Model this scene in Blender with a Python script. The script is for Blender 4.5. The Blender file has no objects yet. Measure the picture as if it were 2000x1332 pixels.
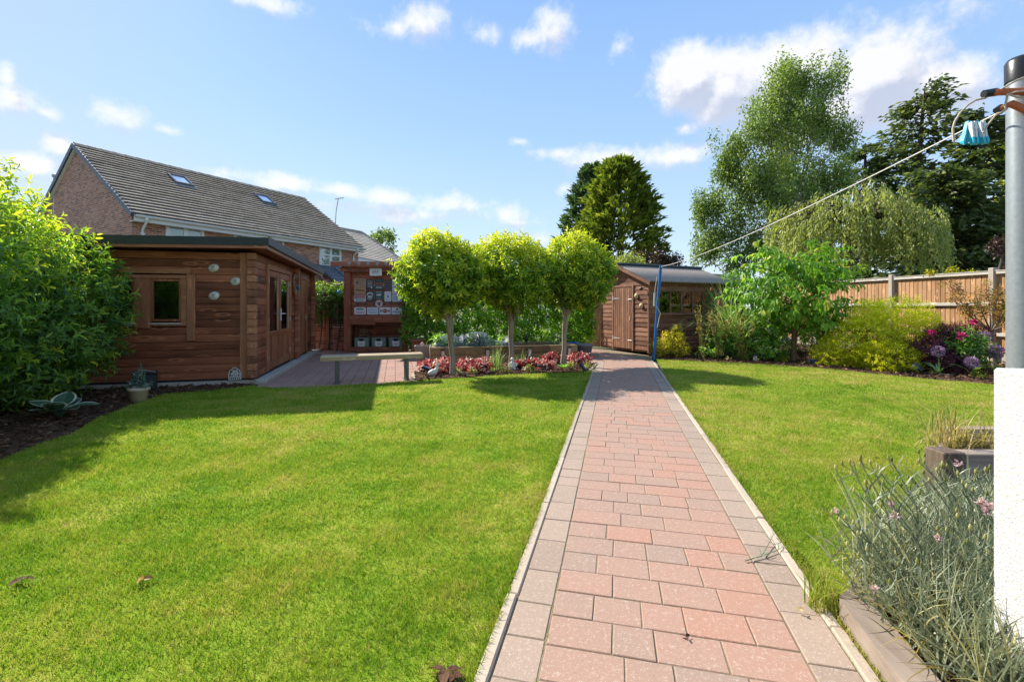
import bpy, math, random
import numpy as np
from mathutils import Vector, Matrix
from math import radians as R, sin, cos, pi

random.seed(11)
rng = np.random.default_rng(11)
C = bpy.context.scene.collection
SC = bpy.context.scene

# ------------------------------------------------------------------ camera, sky, sun, exposure
HC, F = 1.25, 889.0            # eye height; focal length in photograph pixels
cam_d = bpy.data.cameras.new('camera'); cam = bpy.data.objects.new('camera', cam_d); C.objects.link(cam)
cam.location = (0, 0, HC); cam.rotation_euler = (R(90), 0, 0)
cam_d.sensor_width = 36; cam_d.lens = 16.0; cam_d.shift_y = -0.033
cam_d.clip_start = 0.05; cam_d.clip_end = 900
SC.camera = cam

SUN_TO = Vector((-0.595, 0.481, 0.644)).normalized()   # towards the sun
sun_el = math.asin(SUN_TO.z); sun_az = math.atan2(SUN_TO.x, SUN_TO.y)
sun_d = bpy.data.lights.new('sun', 'SUN'); sun_d.energy = 4.1; sun_d.angle = R(0.6); sun_d.color = (1.0, 0.93, 0.82)
sun = bpy.data.objects.new('sun', sun_d); C.objects.link(sun)
sun.rotation_euler = SUN_TO.to_track_quat('Z', 'Y').to_euler(); sun.location = (-20, 16, 24)

SC.view_settings.view_transform = 'Standard'
SC.view_settings.look = 'None'
SC.view_settings.exposure = 1.18
SC.view_settings.gamma = 1.0
SC.view_settings.use_curve_mapping = False
SC.cycles.max_bounces = 12; SC.cycles.transparent_max_bounces = 16
SC.cycles.transmission_bounces = 6; SC.cycles.diffuse_bounces = 8; SC.cycles.glossy_bounces = 3
SC.cycles.use_denoising = True
SC.cycles.sample_clamp_indirect = 8


class NT:
    """small node-tree writer"""
    def __init__(s, tree):
        s.t = tree
    def n(s, typ, ins=None, **kw):
        nd = s.t.nodes.new(typ)
        for k, v in kw.items():
            setattr(nd, k, v)
        for k, v in (ins or {}).items():
            sk = nd.inputs[k]
            if hasattr(v, 'is_linked') or hasattr(v, 'links'):
                s.t.links.new(v, sk)
            else:
                sk.default_value = v
        return nd
    def math(s, op, a, b=0.0, c=None, clamp=False):
        d = {0: a, 1: b}
        if c is not None: d[2] = c
        return s.n('ShaderNodeMath', d, operation=op, use_clamp=clamp).outputs[0]
    def vmath(s, op, a, b=(0, 0, 0)):
        nd = s.n('ShaderNodeVectorMath', {0: a, 1: b}, operation=op)
        return nd.outputs['Value'] if op in ('LENGTH', 'DOT_PRODUCT') else nd.outputs[0]
    def ramp(s, fac, stops, interp='LINEAR'):
        nd = s.n('ShaderNodeValToRGB', {0: fac}); cr = nd.color_ramp; cr.interpolation = interp
        while len(cr.elements) > 1: cr.elements.remove(cr.elements[0])
        for i, (p, c) in enumerate(stops):
            e = cr.elements[0] if i == 0 else cr.elements.new(p)
            e.position = p; e.color = (*c, 1) if len(c) == 3 else c
        return nd.outputs[0]
    def mix(s, f, a, b, mode='MIX'):
        nd = s.n('ShaderNodeMix', data_type='RGBA', blend_type=mode)
        for k, v in ((0, f), (6, a), (7, b)):
            if hasattr(v, 'links'): s.t.links.new(v, nd.inputs[k])
            else: nd.inputs[k].default_value = ((*v, 1) if isinstance(v, tuple) and len(v) == 3 else v)
        return nd.outputs[2]
    def noise(s, vec, scale, detail=3, rough=.55, dim='3D'):
        d = {'Scale': scale, 'Detail': detail, 'Roughness': rough}
        if vec is not None: d['Vector'] = vec
        return s.n('ShaderNodeTexNoise', d, noise_dimensions=dim).outputs[0]
    def smooth(s, x, a, b):
        return s.n('ShaderNodeMapRange', {0: x, 1: a, 2: b, 3: 0.0, 4: 1.0}, interpolation_type='SMOOTHSTEP').outputs[0]


# ---- sky: Nishita sky with fair-weather clouds placed by direction
W = bpy.data.worlds.new('World'); SC.world = W; W.use_nodes = True
W.node_tree.nodes.clear()
w = NT(W.node_tree)
CLOUDS = [  # photo x, y, half width, half height, strength
    (1345,160,92,58,1.6),(1430,168,125,66,1.6),(1560,152,155,78,1.7),(1700,150,175,80,1.7),(1840,160,120,58,1.5),(1620,218,260,60,1.6),(1800,210,140,44,1.1),(1900,190,70,40,.7),
    (1080,62,52,38,.95),(1040,78,45,22,.75),(830,45,62,38,.95),(775,55,45,20,.7),(950,68,45,20,.5),(1215,95,25,22,.35),(720,55,30,18,.35),
    (510,2,105,20,.75),(1840,25,230,50,.42),(1960,80,100,30,.3),
    (30,195,75,36,.85),(15,150,25,26,.75),(85,220,45,18,.6),(235,230,70,30,.75),(190,215,30,20,.5),(325,255,45,12,.5),
    (115,283,55,26,.85),(50,318,110,24,.8),(20,330,60,30,.6),
    (1090,300,60,14,.75),(1200,312,140,26,.85),(1320,305,110,26,.85),(1340,250,30,14,.6),(1012,277,28,9,.5),(1105,370,30,14,.5),(1245,188,22,10,.4),
    (450,340,70,18,.75),(560,358,110,20,.75),(660,372,60,16,.8),(760,385,110,20,.7),(880,400,110,22,.7),(990,420,90,26,.55),(1010,435,60,14,.6),(830,420,160,22,.55),(640,400,180,14,.5),(1060,465,130,20,.5),
]
g = bpy.data.node_groups.new('cloud_field', 'ShaderNodeTree')
g.interface.new_socket('Vector', in_out='INPUT', socket_type='NodeSocketVector')
g.interface.new_socket('Q', in_out='OUTPUT', socket_type='NodeSocketFloat')
gi = g.nodes.new('NodeGroupInput'); go = g.nodes.new('NodeGroupOutput'); gn = NT(g)
wob = gn.noise(gi.outputs[0], 9.0, 5, .62)
wob2 = gn.noise(gi.outputs[0], 34.0, 4, .6)
wv = gn.math('ADD', gn.math('MULTIPLY', gn.math('SUBTRACT', wob, .5), 1.5), gn.math('MULTIPLY', gn.math('SUBTRACT', wob2, .5), .8))
acc = None
for (px, py, hw, hh, s) in CLOUDS:
    x, z = (px-1000)/F, (600-py)/F
    az = math.atan(x); hyp = math.sqrt(1+x*x); el = math.atan(z/hyp)
    wa = hw/F/(1+x*x)*1.15; we = hh/F/hyp*1.25
    v = gn.vmath('SUBTRACT', gi.outputs[0], (az, el, 0))
    v = gn.vmath('MULTIPLY', v, (1/wa, 1/we, 0))
    q = gn.math('MULTIPLY', gn.math('SUBTRACT', 1.0, gn.vmath('LENGTH', v)), s)
    acc = q if acc is None else gn.n('ShaderNodeMath', {0: acc, 1: q, 2: .25}, operation='SMOOTH_MAX').outputs[0]
# sky out of view goes on with cloud, thickened to lift the shaded sides
sep = gn.n('ShaderNodeSeparateXYZ', {0: gi.outputs[0]})
far = gn.math('SUBTRACT', gn.noise(gi.outputs[0], 2.6, 5, .6), .46)
away = gn.smooth(gn.math('ABSOLUTE', sep.outputs[0]), .85, 1.15)
high = gn.smooth(sep.outputs[1], .62, .8)
out_m = gn.math('MAXIMUM', away, high)
acc = gn.math('MAXIMUM', acc, gn.math('ADD', gn.math('MULTIPLY', far, 2.2), gn.math('MULTIPLY', gn.math('SUBTRACT', 1.0, out_m), -3.0)))
q = gn.math('ADD', acc, wv)
g.links.new(q, go.inputs[0])

tc = w.n('ShaderNodeTexCoord')
sepd = w.n('ShaderNodeSeparateXYZ', {0: tc.outputs['Generated']})
azn = w.math('ARCTAN2', sepd.outputs[0], sepd.outputs[1]); eln = w.math('ARCSINE', sepd.outputs[2])
vec = w.n('ShaderNodeCombineXYZ', {0: azn, 1: eln}).outputs[0]
def cloud_q(v):
    nd = w.t.nodes.new('ShaderNodeGroup'); nd.node_tree = g
    w.t.links.new(v, nd.inputs[0]); return nd.outputs[0]
q0 = cloud_q(vec); q1 = cloud_q(w.vmath('ADD', vec, (-.012, .03, 0)))
dens = w.smooth(q0, .02, .88)
lit = w.smooth(w.math('SUBTRACT', q0, q1), -.35, .45)
lit = w.math('ADD', w.math('MULTIPLY', lit, .8), w.math('MULTIPLY', w.smooth(q0, 1.1, .2), .2))
SKY_K = 0.112
sky = w.n('ShaderNodeTexSky', sky_type='NISHITA', sun_disc=False, sun_elevation=sun_el, sun_rotation=sun_az,
          altitude=50, air_density=1.0, dust_density=.4, ozone_density=1.2)
# nearer the horizon a milky summer haze
grad = w.ramp(eln, [(0, (2.85, 3.45, 3.95)), (.14, (2.35, 3.15, 4.1)), (.36, (1.65, 2.6, 4.05)), (.62, (1.15, 2.08, 3.85)), (1, (1.0, 1.95, 3.75))])
nish = w.n('ShaderNodeMix', {0: 1.0, 6: sky.outputs[0], 7: (5.5, 5.5, 5.5, 1)}, data_type='RGBA', blend_type='DARKEN').outputs[2]
skyc = w.mix(.16, grad, nish)
ccol = w.ramp(lit, [(0, (2.4, 2.6, 3.2)), (.5, (3.3, 3.4, 3.75)), (1, (4.5, 4.4, 4.3))])
up = w.smooth(eln, -.02, .03)
col = w.mix(w.math('MULTIPLY', w.math('MULTIPLY', dens, up), .93), skyc, ccol)
bg = w.n('ShaderNodeBackground', {'Color': col, 'Strength': SKY_K})
wo = w.n('ShaderNodeOutputWorld', {'Surface': bg.outputs[0]})
W.cycles.sampling_method = 'MANUAL'; W.cycles.sample_map_resolution = 512

# ------------------------------------------------------------------ helpers
def gp(px, py, z=0.0):
    """the ground point (height z) seen at a photograph pixel"""
    d = F*(HC-z)/(py-600.0)
    return Vector(((px-1000)/F*d, d, z))
def at(px, py, d):
    return Vector(((px-1000)/F*d, d, HC-(py-600)/F*d))
PD = Vector((.2228, .9749, 0)); PN = Vector((.9749, -.2228, 0))     # along / across the path
def K(off, s, z=0.0):
    p = PN*off + PD*s; return Vector((p.x, p.y, z))

ROOTS = {}
def thing(name, label, cat, loc=(0, 0, 0), rz=0.0, group=None):
    o = bpy.data.objects.new(name, None); C.objects.link(o)
    o.location = loc; o.rotation_euler = (0, 0, rz); o.empty_display_size = .1
    tag(o, label, cat, group)
    ROOTS[o.name] = (Vector(loc), rz)
    return o
def tag(o, label=None, cat=None, group=None, kind=None):
    if label: o['label'] = label
    if cat: o['category'] = cat
    if group: o['group'] = group
    if kind: o['kind'] = kind
    return o
def root_of(o):
    while o.parent: o = o.parent
    return ROOTS.get(o.name, (Vector((0, 0, 0)), 0.0))
def link(name, me, mat, parent=None):
    o = bpy.data.objects.new(name, me); C.objects.link(o)
    if mat is not None and not me.materials: me.materials.append(mat)
    if parent is not None: o.parent = parent
    return o
def tolocal(V, parent):
    """world coordinates -> the frame of the thing that parent belongs to"""
    if parent is None: return V
    loc, rz = root_of(parent)
    A = np.asarray(V, dtype=np.float64) - np.array(loc)
    c, s = cos(-rz), sin(-rz)
    B = A.copy(); B[:, 0] = c*A[:, 0]-s*A[:, 1]; B[:, 1] = s*A[:, 0]+c*A[:, 1]
    return B

class Frame:
    def __init__(s, loc, rz): s.l = Vector(loc); s.rz = rz; s.c, s.s = cos(rz), sin(rz)
    def w(s, x, y, z): return Vector((s.l.x+s.c*x-s.s*y, s.l.y+s.s*x+s.c*y, s.l.z+z))

class MB:
    def __init__(s): s.v = []; s.f = []; s.t = []; s.sm = []
    def add(s, vs, fs, tint=.5, smooth=False):
        b = len(s.v); s.v.extend([tuple(p) for p in vs])
        for f in fs:
            s.f.append(tuple(i+b for i in f)); s.t.append(tint); s.sm.append(smooth)
        return s
    def box(s, x0, x1, y0, y1, z0, z1, tint=.5, fr=None):
        vs = [(x, y, z) for z in (z0, z1) for y in (y0, y1) for x in (x0, x1)]
        if fr: vs = [fr.w(*p) for p in vs]
        return s.add(vs, [(0, 2, 3, 1), (4, 5, 7, 6), (0, 1, 5, 4), (2, 6, 7, 3), (0, 4, 6, 2), (1, 3, 7, 5)], tint)
    def cbox(s, x0, x1, y0, y1, z0, z1, c=.006, tint=.5, fr=None, jit=0):
        """box with all edges chamfered"""
        vs = []; ix = {}
        for iz, z in enumerate((z0, z1)):
            for iy, y in enumerate((y0, y1)):
                for ixx, x in enumerate((x0, x1)):
                    sx, sy, sz = (1, -1)[ixx], (1, -1)[iy], (1, -1)[iz]
                    for a in range(3):      # vertex lying on the face of axis a
                        p = [x+sx*c, y+sy*c, z+sz*c]; p[a] -= (sx, sy, sz)[a]*c
                        ix[(ixx, iy, iz, a)] = len(vs); vs.append(tuple(p))
        if jit: vs = [(a+random.uniform(-jit, jit), b+random.uniform(-jit, jit), d+random.uniform(-jit, jit)) for a, b, d in vs]
        fs = []
        I = lambda i, j, k, a: ix[(i, j, k, a)]
        for k in (0, 1):
            q = [I(0, 0, k, 2), I(1, 0, k, 2), I(1, 1, k, 2), I(0, 1, k, 2)]; fs.append(q if k else q[::-1])
            q = [I(0, k, 0, 1), I(1, k, 0, 1), I(1, k, 1, 1), I(0, k, 1, 1)]; fs.append(q[::-1] if k else q)
            q = [I(k, 0, 0, 0), I(k, 1, 0, 0), I(k, 1, 1, 0), I(k, 0, 1, 0)]; fs.append(q if k else q[::-1])
        cx = (x0+x1)/2, (y0+y1)/2, (z0+z1)/2
        def orient(q):
            p = [Vector(vs[i]) for i in q]; n = (p[1]-p[0]).cross(p[2]-p[0]); m = sum(p, Vector())/len(p)-Vector(cx)
            return q if n.dot(m) >= 0 else q[::-1]
        for a, b in ((0, 0), (0, 1), (1, 0), (1, 1)):
            fs.append(orient([I(0, a, b, 1), I(1, a, b, 1), I(1, a, b, 2), I(0, a, b, 2)]))
            fs.append(orient([I(a, 0, b, 0), I(a, 1, b, 0), I(a, 1, b, 2), I(a, 0, b, 2)]))
            fs.append(orient([I(a, b, 0, 0), I(a, b, 1, 0), I(a, b, 1, 1), I(a, b, 0, 1)]))
        for i in (0, 1):
            for j in (0, 1):
                for k in (0, 1):
                    fs.append(orient([I(i, j, k, 0), I(i, j, k, 1), I(i, j, k, 2)]))
        if fr: vs = [fr.w(*p) for p in vs]
        return s.add(vs, fs, tint)
    def tube(s, pts, r, n=8, tint=.5, caps=True):
        pts = [Vector(p) for p in pts]; m = len(pts)
        rr = r if isinstance(r, (list, tuple)) else [r]*m
        vs = []; ref = None
        for i, p in enumerate(pts):
            d = (pts[min(i+1, m-1)]-pts[max(i-1, 0)]).normalized()
            if ref is None: ref = d.orthogonal().normalized()
            ref = (ref-d*ref.dot(d)).normalized(); b = d.cross(ref)
            for k in range(n):
                a = 2*pi*k/n; vs.append(p+(ref*cos(a)+b*sin(a))*rr[i])
        fs = [(i*n+k, i*n+(k+1) % n, (i+1)*n+(k+1) % n, (i+1)*n+k) for i in range(m-1) for k in range(n)]
        s.add(vs, fs, tint, True)
        if caps:
            s.add(vs[:n], [tuple(range(n-1, -1, -1))], tint); s.add(vs[-n:], [tuple(range(n))], tint)
        return s
    def lathe(s, prof, c=(0, 0, 0), n=16, tint=.5, smooth=True, M=None):
        vs = []
        for (r, z) in prof:
            for k in range(n):
                a = 2*pi*k/n; vs.append(Vector((r*cos(a), r*sin(a), z)))
        if M is not None: vs = [M @ v for v in vs]
        vs = [v+Vector(c) for v in vs]; m = len(prof)
        fs = [(i*n+k, i*n+(k+1) % n, (i+1)*n+(k+1) % n, (i+1)*n+k) for i in range(m-1) for k in range(n)]
        return s.add(vs, fs, tint, smooth)
    def prism(s, poly, y0, y1, tint=.5, fr=None):
        """outline in (x, z), extruded along y"""
        n = len(poly); vs = [(x, y0, z) for x, z in poly]+[(x, y1, z) for x, z in poly]
        if fr: vs = [fr.w(*p) for p in vs]
        fs = [tuple(range(n)), tuple(range(2*n-1, n-1, -1))]+[((i+1) % n, i, i+n, (i+1) % n+n) for i in range(n)]
        return s.add(vs, fs, tint)
    def slab(s, poly, z0, z1, tint=.5):
        """outline in (x, y), from z0 up to z1"""
        n = len(poly); vs = [(p[0], p[1], z0) for p in poly]+[(p[0], p[1], z1) for p in poly]
        fs = [tuple(range(n-1, -1, -1)), tuple(range(n, 2*n))]+[(i, (i+1) % n, (i+1) % n+n, i+n) for i in range(n)]
        return s.add(vs, fs, tint)
    def mesh(s, name, mat, parent=None, world=False):
        V = np.array(s.v, dtype=np.float64)
        if world: V = tolocal(V, parent)
        me = bpy.data.meshes.new(name); me.from_pydata(V.tolist(), [], s.f)
        a = me.attributes.new('tint', 'FLOAT', 'FACE'); a.data.foreach_set('value', np.array(s.t, dtype=np.float32))
        if any(s.sm): me.polygons.foreach_set('use_smooth', s.sm)
        me.materials.append(mat)
        return me
    def build(s, name, mat, parent=None, world=False):
        return link(name, s.mesh(name, mat, parent, world), mat, parent)

def sheet(name, poly, z, mat, parent=None):
    me = bpy.data.meshes.new(name); me.from_pydata([(p[0], p[1], z) for p in poly], [], [tuple(range(len(poly)))])
    a = me.attributes.new('tint', 'FLOAT', 'FACE'); a.data.foreach_set('value', [.5])
    me.materials.append(mat)
    if me.polygons[0].normal.z < 0: me.flip_normals()
    return link(name, me, mat, parent)

def text(body, size, loc, rot, mat, parent, name='lettering', sx=1.0, ext=.0012):
    cu = bpy.data.curves.new(name, 'FONT'); cu.body = body; cu.size = size; cu.align_x = 'CENTER'; cu.align_y = 'CENTER'
    cu.extrude = ext; cu.resolution_u = 2; cu.materials.append(mat)
    o = bpy.data.objects.new(name, cu); C.objects.link(o); o.parent = parent
    me = bpy.data.meshes.new_from_object(o.evaluated_get(bpy.context.evaluated_depsgraph_get()))
    bpy.data.objects.remove(o); o = bpy.data.objects.new(name, me); C.objects.link(o); o.parent = parent
    if not me.materials: me.materials.append(mat)
    o.location = loc; o.rotation_euler = rot; o.scale = (sx, 1, 1)
    return o

# ---- foliage: leaves as real folded blades, gathered on shoots
def unit(a): return a/np.maximum(np.linalg.norm(a, axis=-1, keepdims=True), 1e-9)
def rdir(n): return unit(rng.normal(size=(n, 3)))
def wavy(p, freq, seed, k=7):
    r = np.random.default_rng(seed); o = np.zeros(len(p))
    for i in range(k):
        d = unit(r.normal(size=3)); o += np.sin(p @ d*freq*r.uniform(.6, 1.6)+r.uniform(0, 6.28))
    return o/k*1.6
LEAF8 = (np.array([(0, 0, 0), (.3, -.42, .1), (.32, 0, -.03), (.3, .42, .1), (.68, -.36, .02), (.7, 0, -.1), (.68, .36, .02), (1, 0, -.26)]),
         [(0, 1, 2), (0, 2, 3), (1, 4, 5), (1, 5, 2), (2, 5, 6), (2, 6, 3), (4, 7, 5), (5, 7, 6)])
LEAF4 = (np.array([(0, 0, 0), (.45, -.45, .1), (.5, 0, -.04), (.45, .45, .1), (1, 0, -.18)]),
         [(0, 1, 2), (0, 2, 3), (1, 4, 2), (2, 4, 3)])
LEAF2 = (np.array([(0, 0, 0), (.5, -.5, .08), (1, 0, -.1), (.5, .5, .08)]), [(0, 1, 2), (0, 2, 3)])
BLADE = (np.array([(0, -.5, 0), (0, .5, 0), (.35, -.42, .1), (.35, .42, .1), (.7, -.28, .05), (.7, .28, .05), (1, 0, -.12)]),
         [(0, 2, 1), (1, 2, 3), (2, 4, 3), (3, 4, 5), (4, 6, 5)])

def leafmesh(name, tmpl, P, D, N, size, width, tint, mat, parent=None, smooth=False):
    """one mesh of len(P) leaves: base P, along D, facing N (arrays), length size, width share"""
    tv, tf = tmpl; n = len(P)
    D = unit(D); S = unit(np.cross(N, D)); N = np.cross(D, S)
    size = np.broadcast_to(np.asarray(size, float), (n,)); width = np.broadcast_to(np.asarray(width, float), (n,))
    X = tv[:, 0][None, :, None]; Y = tv[:, 1][None, :, None]; Z = tv[:, 2][None, :, None]
    V = P[:, None, :] + size[:, None, None]*(X*D[:, None, :]+Y*width[:, None, None]*S[:, None, :]+Z*N[:, None, :])
    V = tolocal(V.reshape(-1, 3), parent)
    k = len(tv); m = len(tf)
    Fi = (np.array(tf)[None, :, :]+(np.arange(n)*k)[:, None, None]).reshape(-1)
    me = bpy.data.meshes.new(name)
    me.vertices.add(n*k); me.vertices.foreach_set('co', V.astype(np.float32).ravel())
    me.loops.add(n*m*3); me.loops.foreach_set('vertex_index', Fi.astype(np.int32))
    me.polygons.add(n*m); me.polygons.foreach_set('loop_start', np.arange(0, n*m*3, 3, dtype=np.int32))
    me.polygons.foreach_set('loop_total', np.full(n*m, 3, dtype=np.int32))
    me.update(calc_edges=True)
    if smooth: me.polygons.foreach_set('use_smooth', np.ones(n*m, dtype=bool))
    a = me.attributes.new('tint', 'FLOAT', 'FACE')
    a.data.foreach_set('value', np.repeat(np.broadcast_to(tint, (n,)), m).astype(np.float32))
    me.materials.append(mat)
    return link(name, me, mat, parent)

def shoots(P, N, k, slen, ll, up=.5, jit=.5, base=.35, spread=.16, tip=.22, wild=12.0):
    """k leaves set spirally on a shoot at each P; -> arrays for leafmesh"""
    n = len(P)
    ax = unit(N+np.array([0, 0, up])+jit*rng.normal(size=(n, 3)))
    e1 = unit(np.cross(ax, rdir(n))); e2 = np.cross(ax, e1)
    a0 = rng.uniform(0, 6.28, n); b0 = base+spread*rng.normal(size=n)
    oP, oD, oN, oS, oT = [], [], [], [], []
    for j in range(k):
        t = j/max(k-1, 1); a = a0+j*2.4+rng.normal(size=n)*.2
        sd = e1*np.cos(a)[:, None]+e2*np.sin(a)[:, None]
        th = np.radians(78-46*t+wild*rng.normal(size=n))
        d = unit(ax*np.cos(th)[:, None]+sd*np.sin(th)[:, None]+np.array([0, 0, -.12]))
        oP.append(P+ax*(slen*t)); oD.append(d); oN.append(ax-sd*.3)
        oS.append(ll*rng.uniform(.7, 1.15, n)*(1-.25*t)); oT.append(np.clip(b0+tip*(t-.5)+.07*rng.normal(size=n), 0, 1))
    return np.concatenate(oP), np.concatenate(oD), np.concatenate(oN), np.concatenate(oS), np.concatenate(oT)

def ball(c, r, n, shell=.3, lump=.12, freq=2.6, seed=1, zmin=None):
    """points through the outer shell of a lumpy ellipsoid, with outward directions"""
    d = rdir(n); rr = (1-shell*rng.random(n)**1.3)*(1+lump*wavy(d, freq, seed))
    P = np.array(c)+d*np.array(r)*rr[:, None]; N = unit(d/np.array(r))
    if zmin is not None:
        m = P[:, 2] > zmin; P, N = P[m], N[m]
    return P, N
def inside(poly, X, Y):
    ok = np.zeros(len(X), bool); n = len(poly); j = n-1
    for i in range(n):
        xi, yi, xj, yj = poly[i][0], poly[i][1], poly[j][0], poly[j][1]
        if yi != yj:
            ok ^= ((yi > Y) != (yj > Y)) & (X < (xj-xi)*(Y-yi)/(yj-yi)+xi)
        j = i
    return ok
def inpoly(poly, x, y): return bool(inside(poly, np.array([x]), np.array([y]))[0])

# ------------------------------------------------------------------ materials
def newmat(name):
    m = bpy.data.materials.new(name); m.use_nodes = True; m.node_tree.nodes.clear()
    return m, NT(m.node_tree)
def done(nt, sh): nt.n('ShaderNodeOutputMaterial', {'Surface': sh})
def bump(nt, h, s=.3, d=.01): return nt.n('ShaderNodeBump', {'Height': h, 'Strength': s, 'Distance': d}).outputs[0]
def tintn(nt): return nt.n('ShaderNodeAttribute', attribute_name='tint').outputs['Fac']
def objco(nt): return nt.n('ShaderNodeTexCoord').outputs['Object']
def mapped(nt, v, sc): return nt.n('ShaderNodeMapping', {0: v, 3: sc}).outputs[0]
def orand(nt): return nt.n('ShaderNodeObjectInfo').outputs['Random']
def bsdf(nt, **k):
    d = {}
    for a, b in k.items(): d[{'col': 'Base Color', 'rough': 'Roughness', 'nrm': 'Normal', 'spec': 'Specular IOR Level', 'metal': 'Metallic'}[a]] = b
    if 'Base Color' in d and isinstance(d['Base Color'], tuple) and len(d['Base Color']) == 3: d['Base Color'] = (*d['Base Color'], 1)
    return nt.n('ShaderNodeBsdfPrincipled', d).outputs[0]

def plain(name, col, rough=.5, metal=0.0, var=.12, scale=14.0, bmp=.1, spec=.4):
    m, nt = newmat(name); co = objco(nt)
    f = nt.noise(co, scale, 5, .6)
    c = nt.mix(f, tuple(x*(1-var) for x in col), tuple(min(1, x*(1+var)) for x in col))
    done(nt, bsdf(nt, col=c, rough=rough, metal=metal, spec=spec, nrm=bump(nt, nt.noise(co, scale*6, 3), bmp, .003)))
    return m

def wood(name, cols, axis='X', rough=.6, grain=1.0, knots=True, fade=0.0, var=.55):
    """stained or bare timber: grain along an axis, knots, each board its own tone"""
    m, nt = newmat(name); co = objco(nt); rnd = orand(nt)
    off = nt.n('ShaderNodeCombineXYZ', {0: nt.math('MULTIPLY', rnd, 37.0), 1: nt.math('MULTIPLY', rnd, 91.0), 2: nt.math('MULTIPLY', rnd, 17.0)}).outputs[0]
    co2 = nt.vmath('ADD', co, off)
    L, S = 1.4*grain, 26.0*grain
    sc = {'X': (L, S, S), 'Y': (S, L, S), 'Z': (S, S, L)}[axis]
    f = nt.noise(mapped(nt, co2, sc), 1.0, 6, .62)
    f2 = nt.noise(mapped(nt, co2, tuple(v*3.1 for v in sc)), 1.0, 4, .6)
    blot = nt.noise(co2, 2.2, 3, .5)
    v = nt.math('ADD', nt.math('ADD', nt.math('MULTIPLY', f, .5), nt.math('MULTIPLY', f2, .2)), nt.math('MULTIPLY', blot, .35))
    v = nt.math('ADD', v, nt.math('MULTIPLY', nt.math('SUBTRACT', rnd, .5), var*.4))
    v = nt.math('ADD', v, nt.math('MULTIPLY', nt.math('SUBTRACT', tintn(nt), .5), var*.4))
    c = nt.ramp(v, [(.28, cols[0]), (.52, cols[1]), (.78, cols[2])])
    if knots:
        ks = {'X': (2.2, 9, 9), 'Y': (9, 2.2, 9), 'Z': (9, 9, 2.2)}[axis]
        vo = nt.n('ShaderNodeTexVoronoi', {'Vector': mapped(nt, co2, ks), 'Scale': 1.0, 'Randomness': 1.0}).outputs['Distance']
        kn = nt.smooth(vo, .2, .06)
        c = nt.mix(nt.math('MULTIPLY', kn, .55), c, tuple(x*.45 for x in cols[0]))
        ring = nt.math('MULTIPLY', nt.smooth(vo, .32, .22), nt.smooth(vo, .12, .22))
        c = nt.mix(nt.math('MULTIPLY', ring, .5), c, tuple(min(1, x*1.5) for x in cols[2]))
    done(nt, bsdf(nt, col=c, rough=rough, spec=.3, nrm=bump(nt, nt.math('ADD', f, f2), .35, .004)))
    return m

def leaf(name, c0, c1, c2, trans=.42, rough=.42, spec=.35, c3=None, glow=(1.35, 1.5, .6, 1)):
    m, nt = newmat(name)
    t = tintn(nt); nz = nt.noise(objco(nt), 3.0, 2)
    t = nt.math('ADD', t, nt.math('MULTIPLY', nt.math('SUBTRACT', nz, .5), .35))
    st = [(.05, c0), (.42, c1), (.75, c2)]
    if c3: st.append((.97, c3))
    c = nt.ramp(t, st)
    b = bsdf(nt, col=c, rough=rough, spec=spec)
    tr = nt.n('ShaderNodeBsdfTranslucent', {'Color': nt.mix(1.0, c, glow, 'MULTIPLY')}).outputs[0]
    done(nt, nt.n('ShaderNodeMixShader', {0: trans, 1: b, 2: tr}).outputs[0])
    return m

def glass_mat(name, tintc=(.9, .95, .95), amt=.5):
    m, nt = newmat(name)
    fr = nt.n('ShaderNodeFresnel', {'IOR': 1.5}).outputs[0]
    f = nt.math('ADD', nt.math('MULTIPLY', fr, 1.0), .04, clamp=True)
    tr = nt.n('ShaderNodeBsdfTransparent', {'Color': (*tintc, 1)}).outputs[0]
    gl = nt.n('ShaderNodeBsdfGlossy', {'Color': (1, 1, 1, 1), 'Roughness': .02}).outputs[0]
    done(nt, nt.n('ShaderNodeMixShader', {0: f, 1: tr, 2: gl}).outputs[0])
    return m

M = {}
M['stain_x'] = wood('stained_timber_along_x', ((0.082, 0.025, 0.016), (0.227, 0.071, 0.035), (0.391, 0.142, 0.072)), 'X', .5)
M['stain_y'] = wood('stained_timber_along_y', ((0.082, 0.025, 0.016), (0.227, 0.071, 0.035), (0.391, 0.142, 0.072)), 'Y', .5)
M['stain_z'] = wood('stained_timber_along_z', ((0.141, 0.055, 0.027), (0.291, 0.116, 0.063), (0.449, 0.199, 0.106)), 'Z', .5)
M['stain_light_x'] = wood('stained_trim_along_x', ((0.141, 0.055, 0.027), (0.291, 0.116, 0.063), (0.449, 0.199, 0.106)), 'X', .5)
M['stain_light_y'] = wood('stained_trim_along_y', ((0.141, 0.055, 0.027), (0.291, 0.116, 0.063), (0.449, 0.199, 0.106)), 'Y', .5)
M['door_z'] = wood('door_timber', ((0.149, 0.050, 0.022), (0.283, 0.102, 0.048), (0.414, 0.161, 0.076)), 'Z', .45)
M['bar_x'] = wood('bar_timber_along_x', ((0.116, 0.037, 0.022), (0.291, 0.094, 0.054), (0.438, 0.158, 0.091)), 'X', .5)
M['bar_z'] = wood('bar_timber_along_z', ((0.116, 0.037, 0.022), (0.291, 0.094, 0.054), (0.438, 0.158, 0.091)), 'Z', .5)
M['shed_x'] = wood('shed_timber_along_x', ((0.086, 0.036, 0.020), (0.196, 0.088, 0.050), (0.310, 0.155, 0.090)), 'X', .7)
M['shed_y'] = wood('shed_timber_along_y', ((0.086, 0.036, 0.020), (0.196, 0.088, 0.050), (0.310, 0.155, 0.090)), 'Y', .7)
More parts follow.
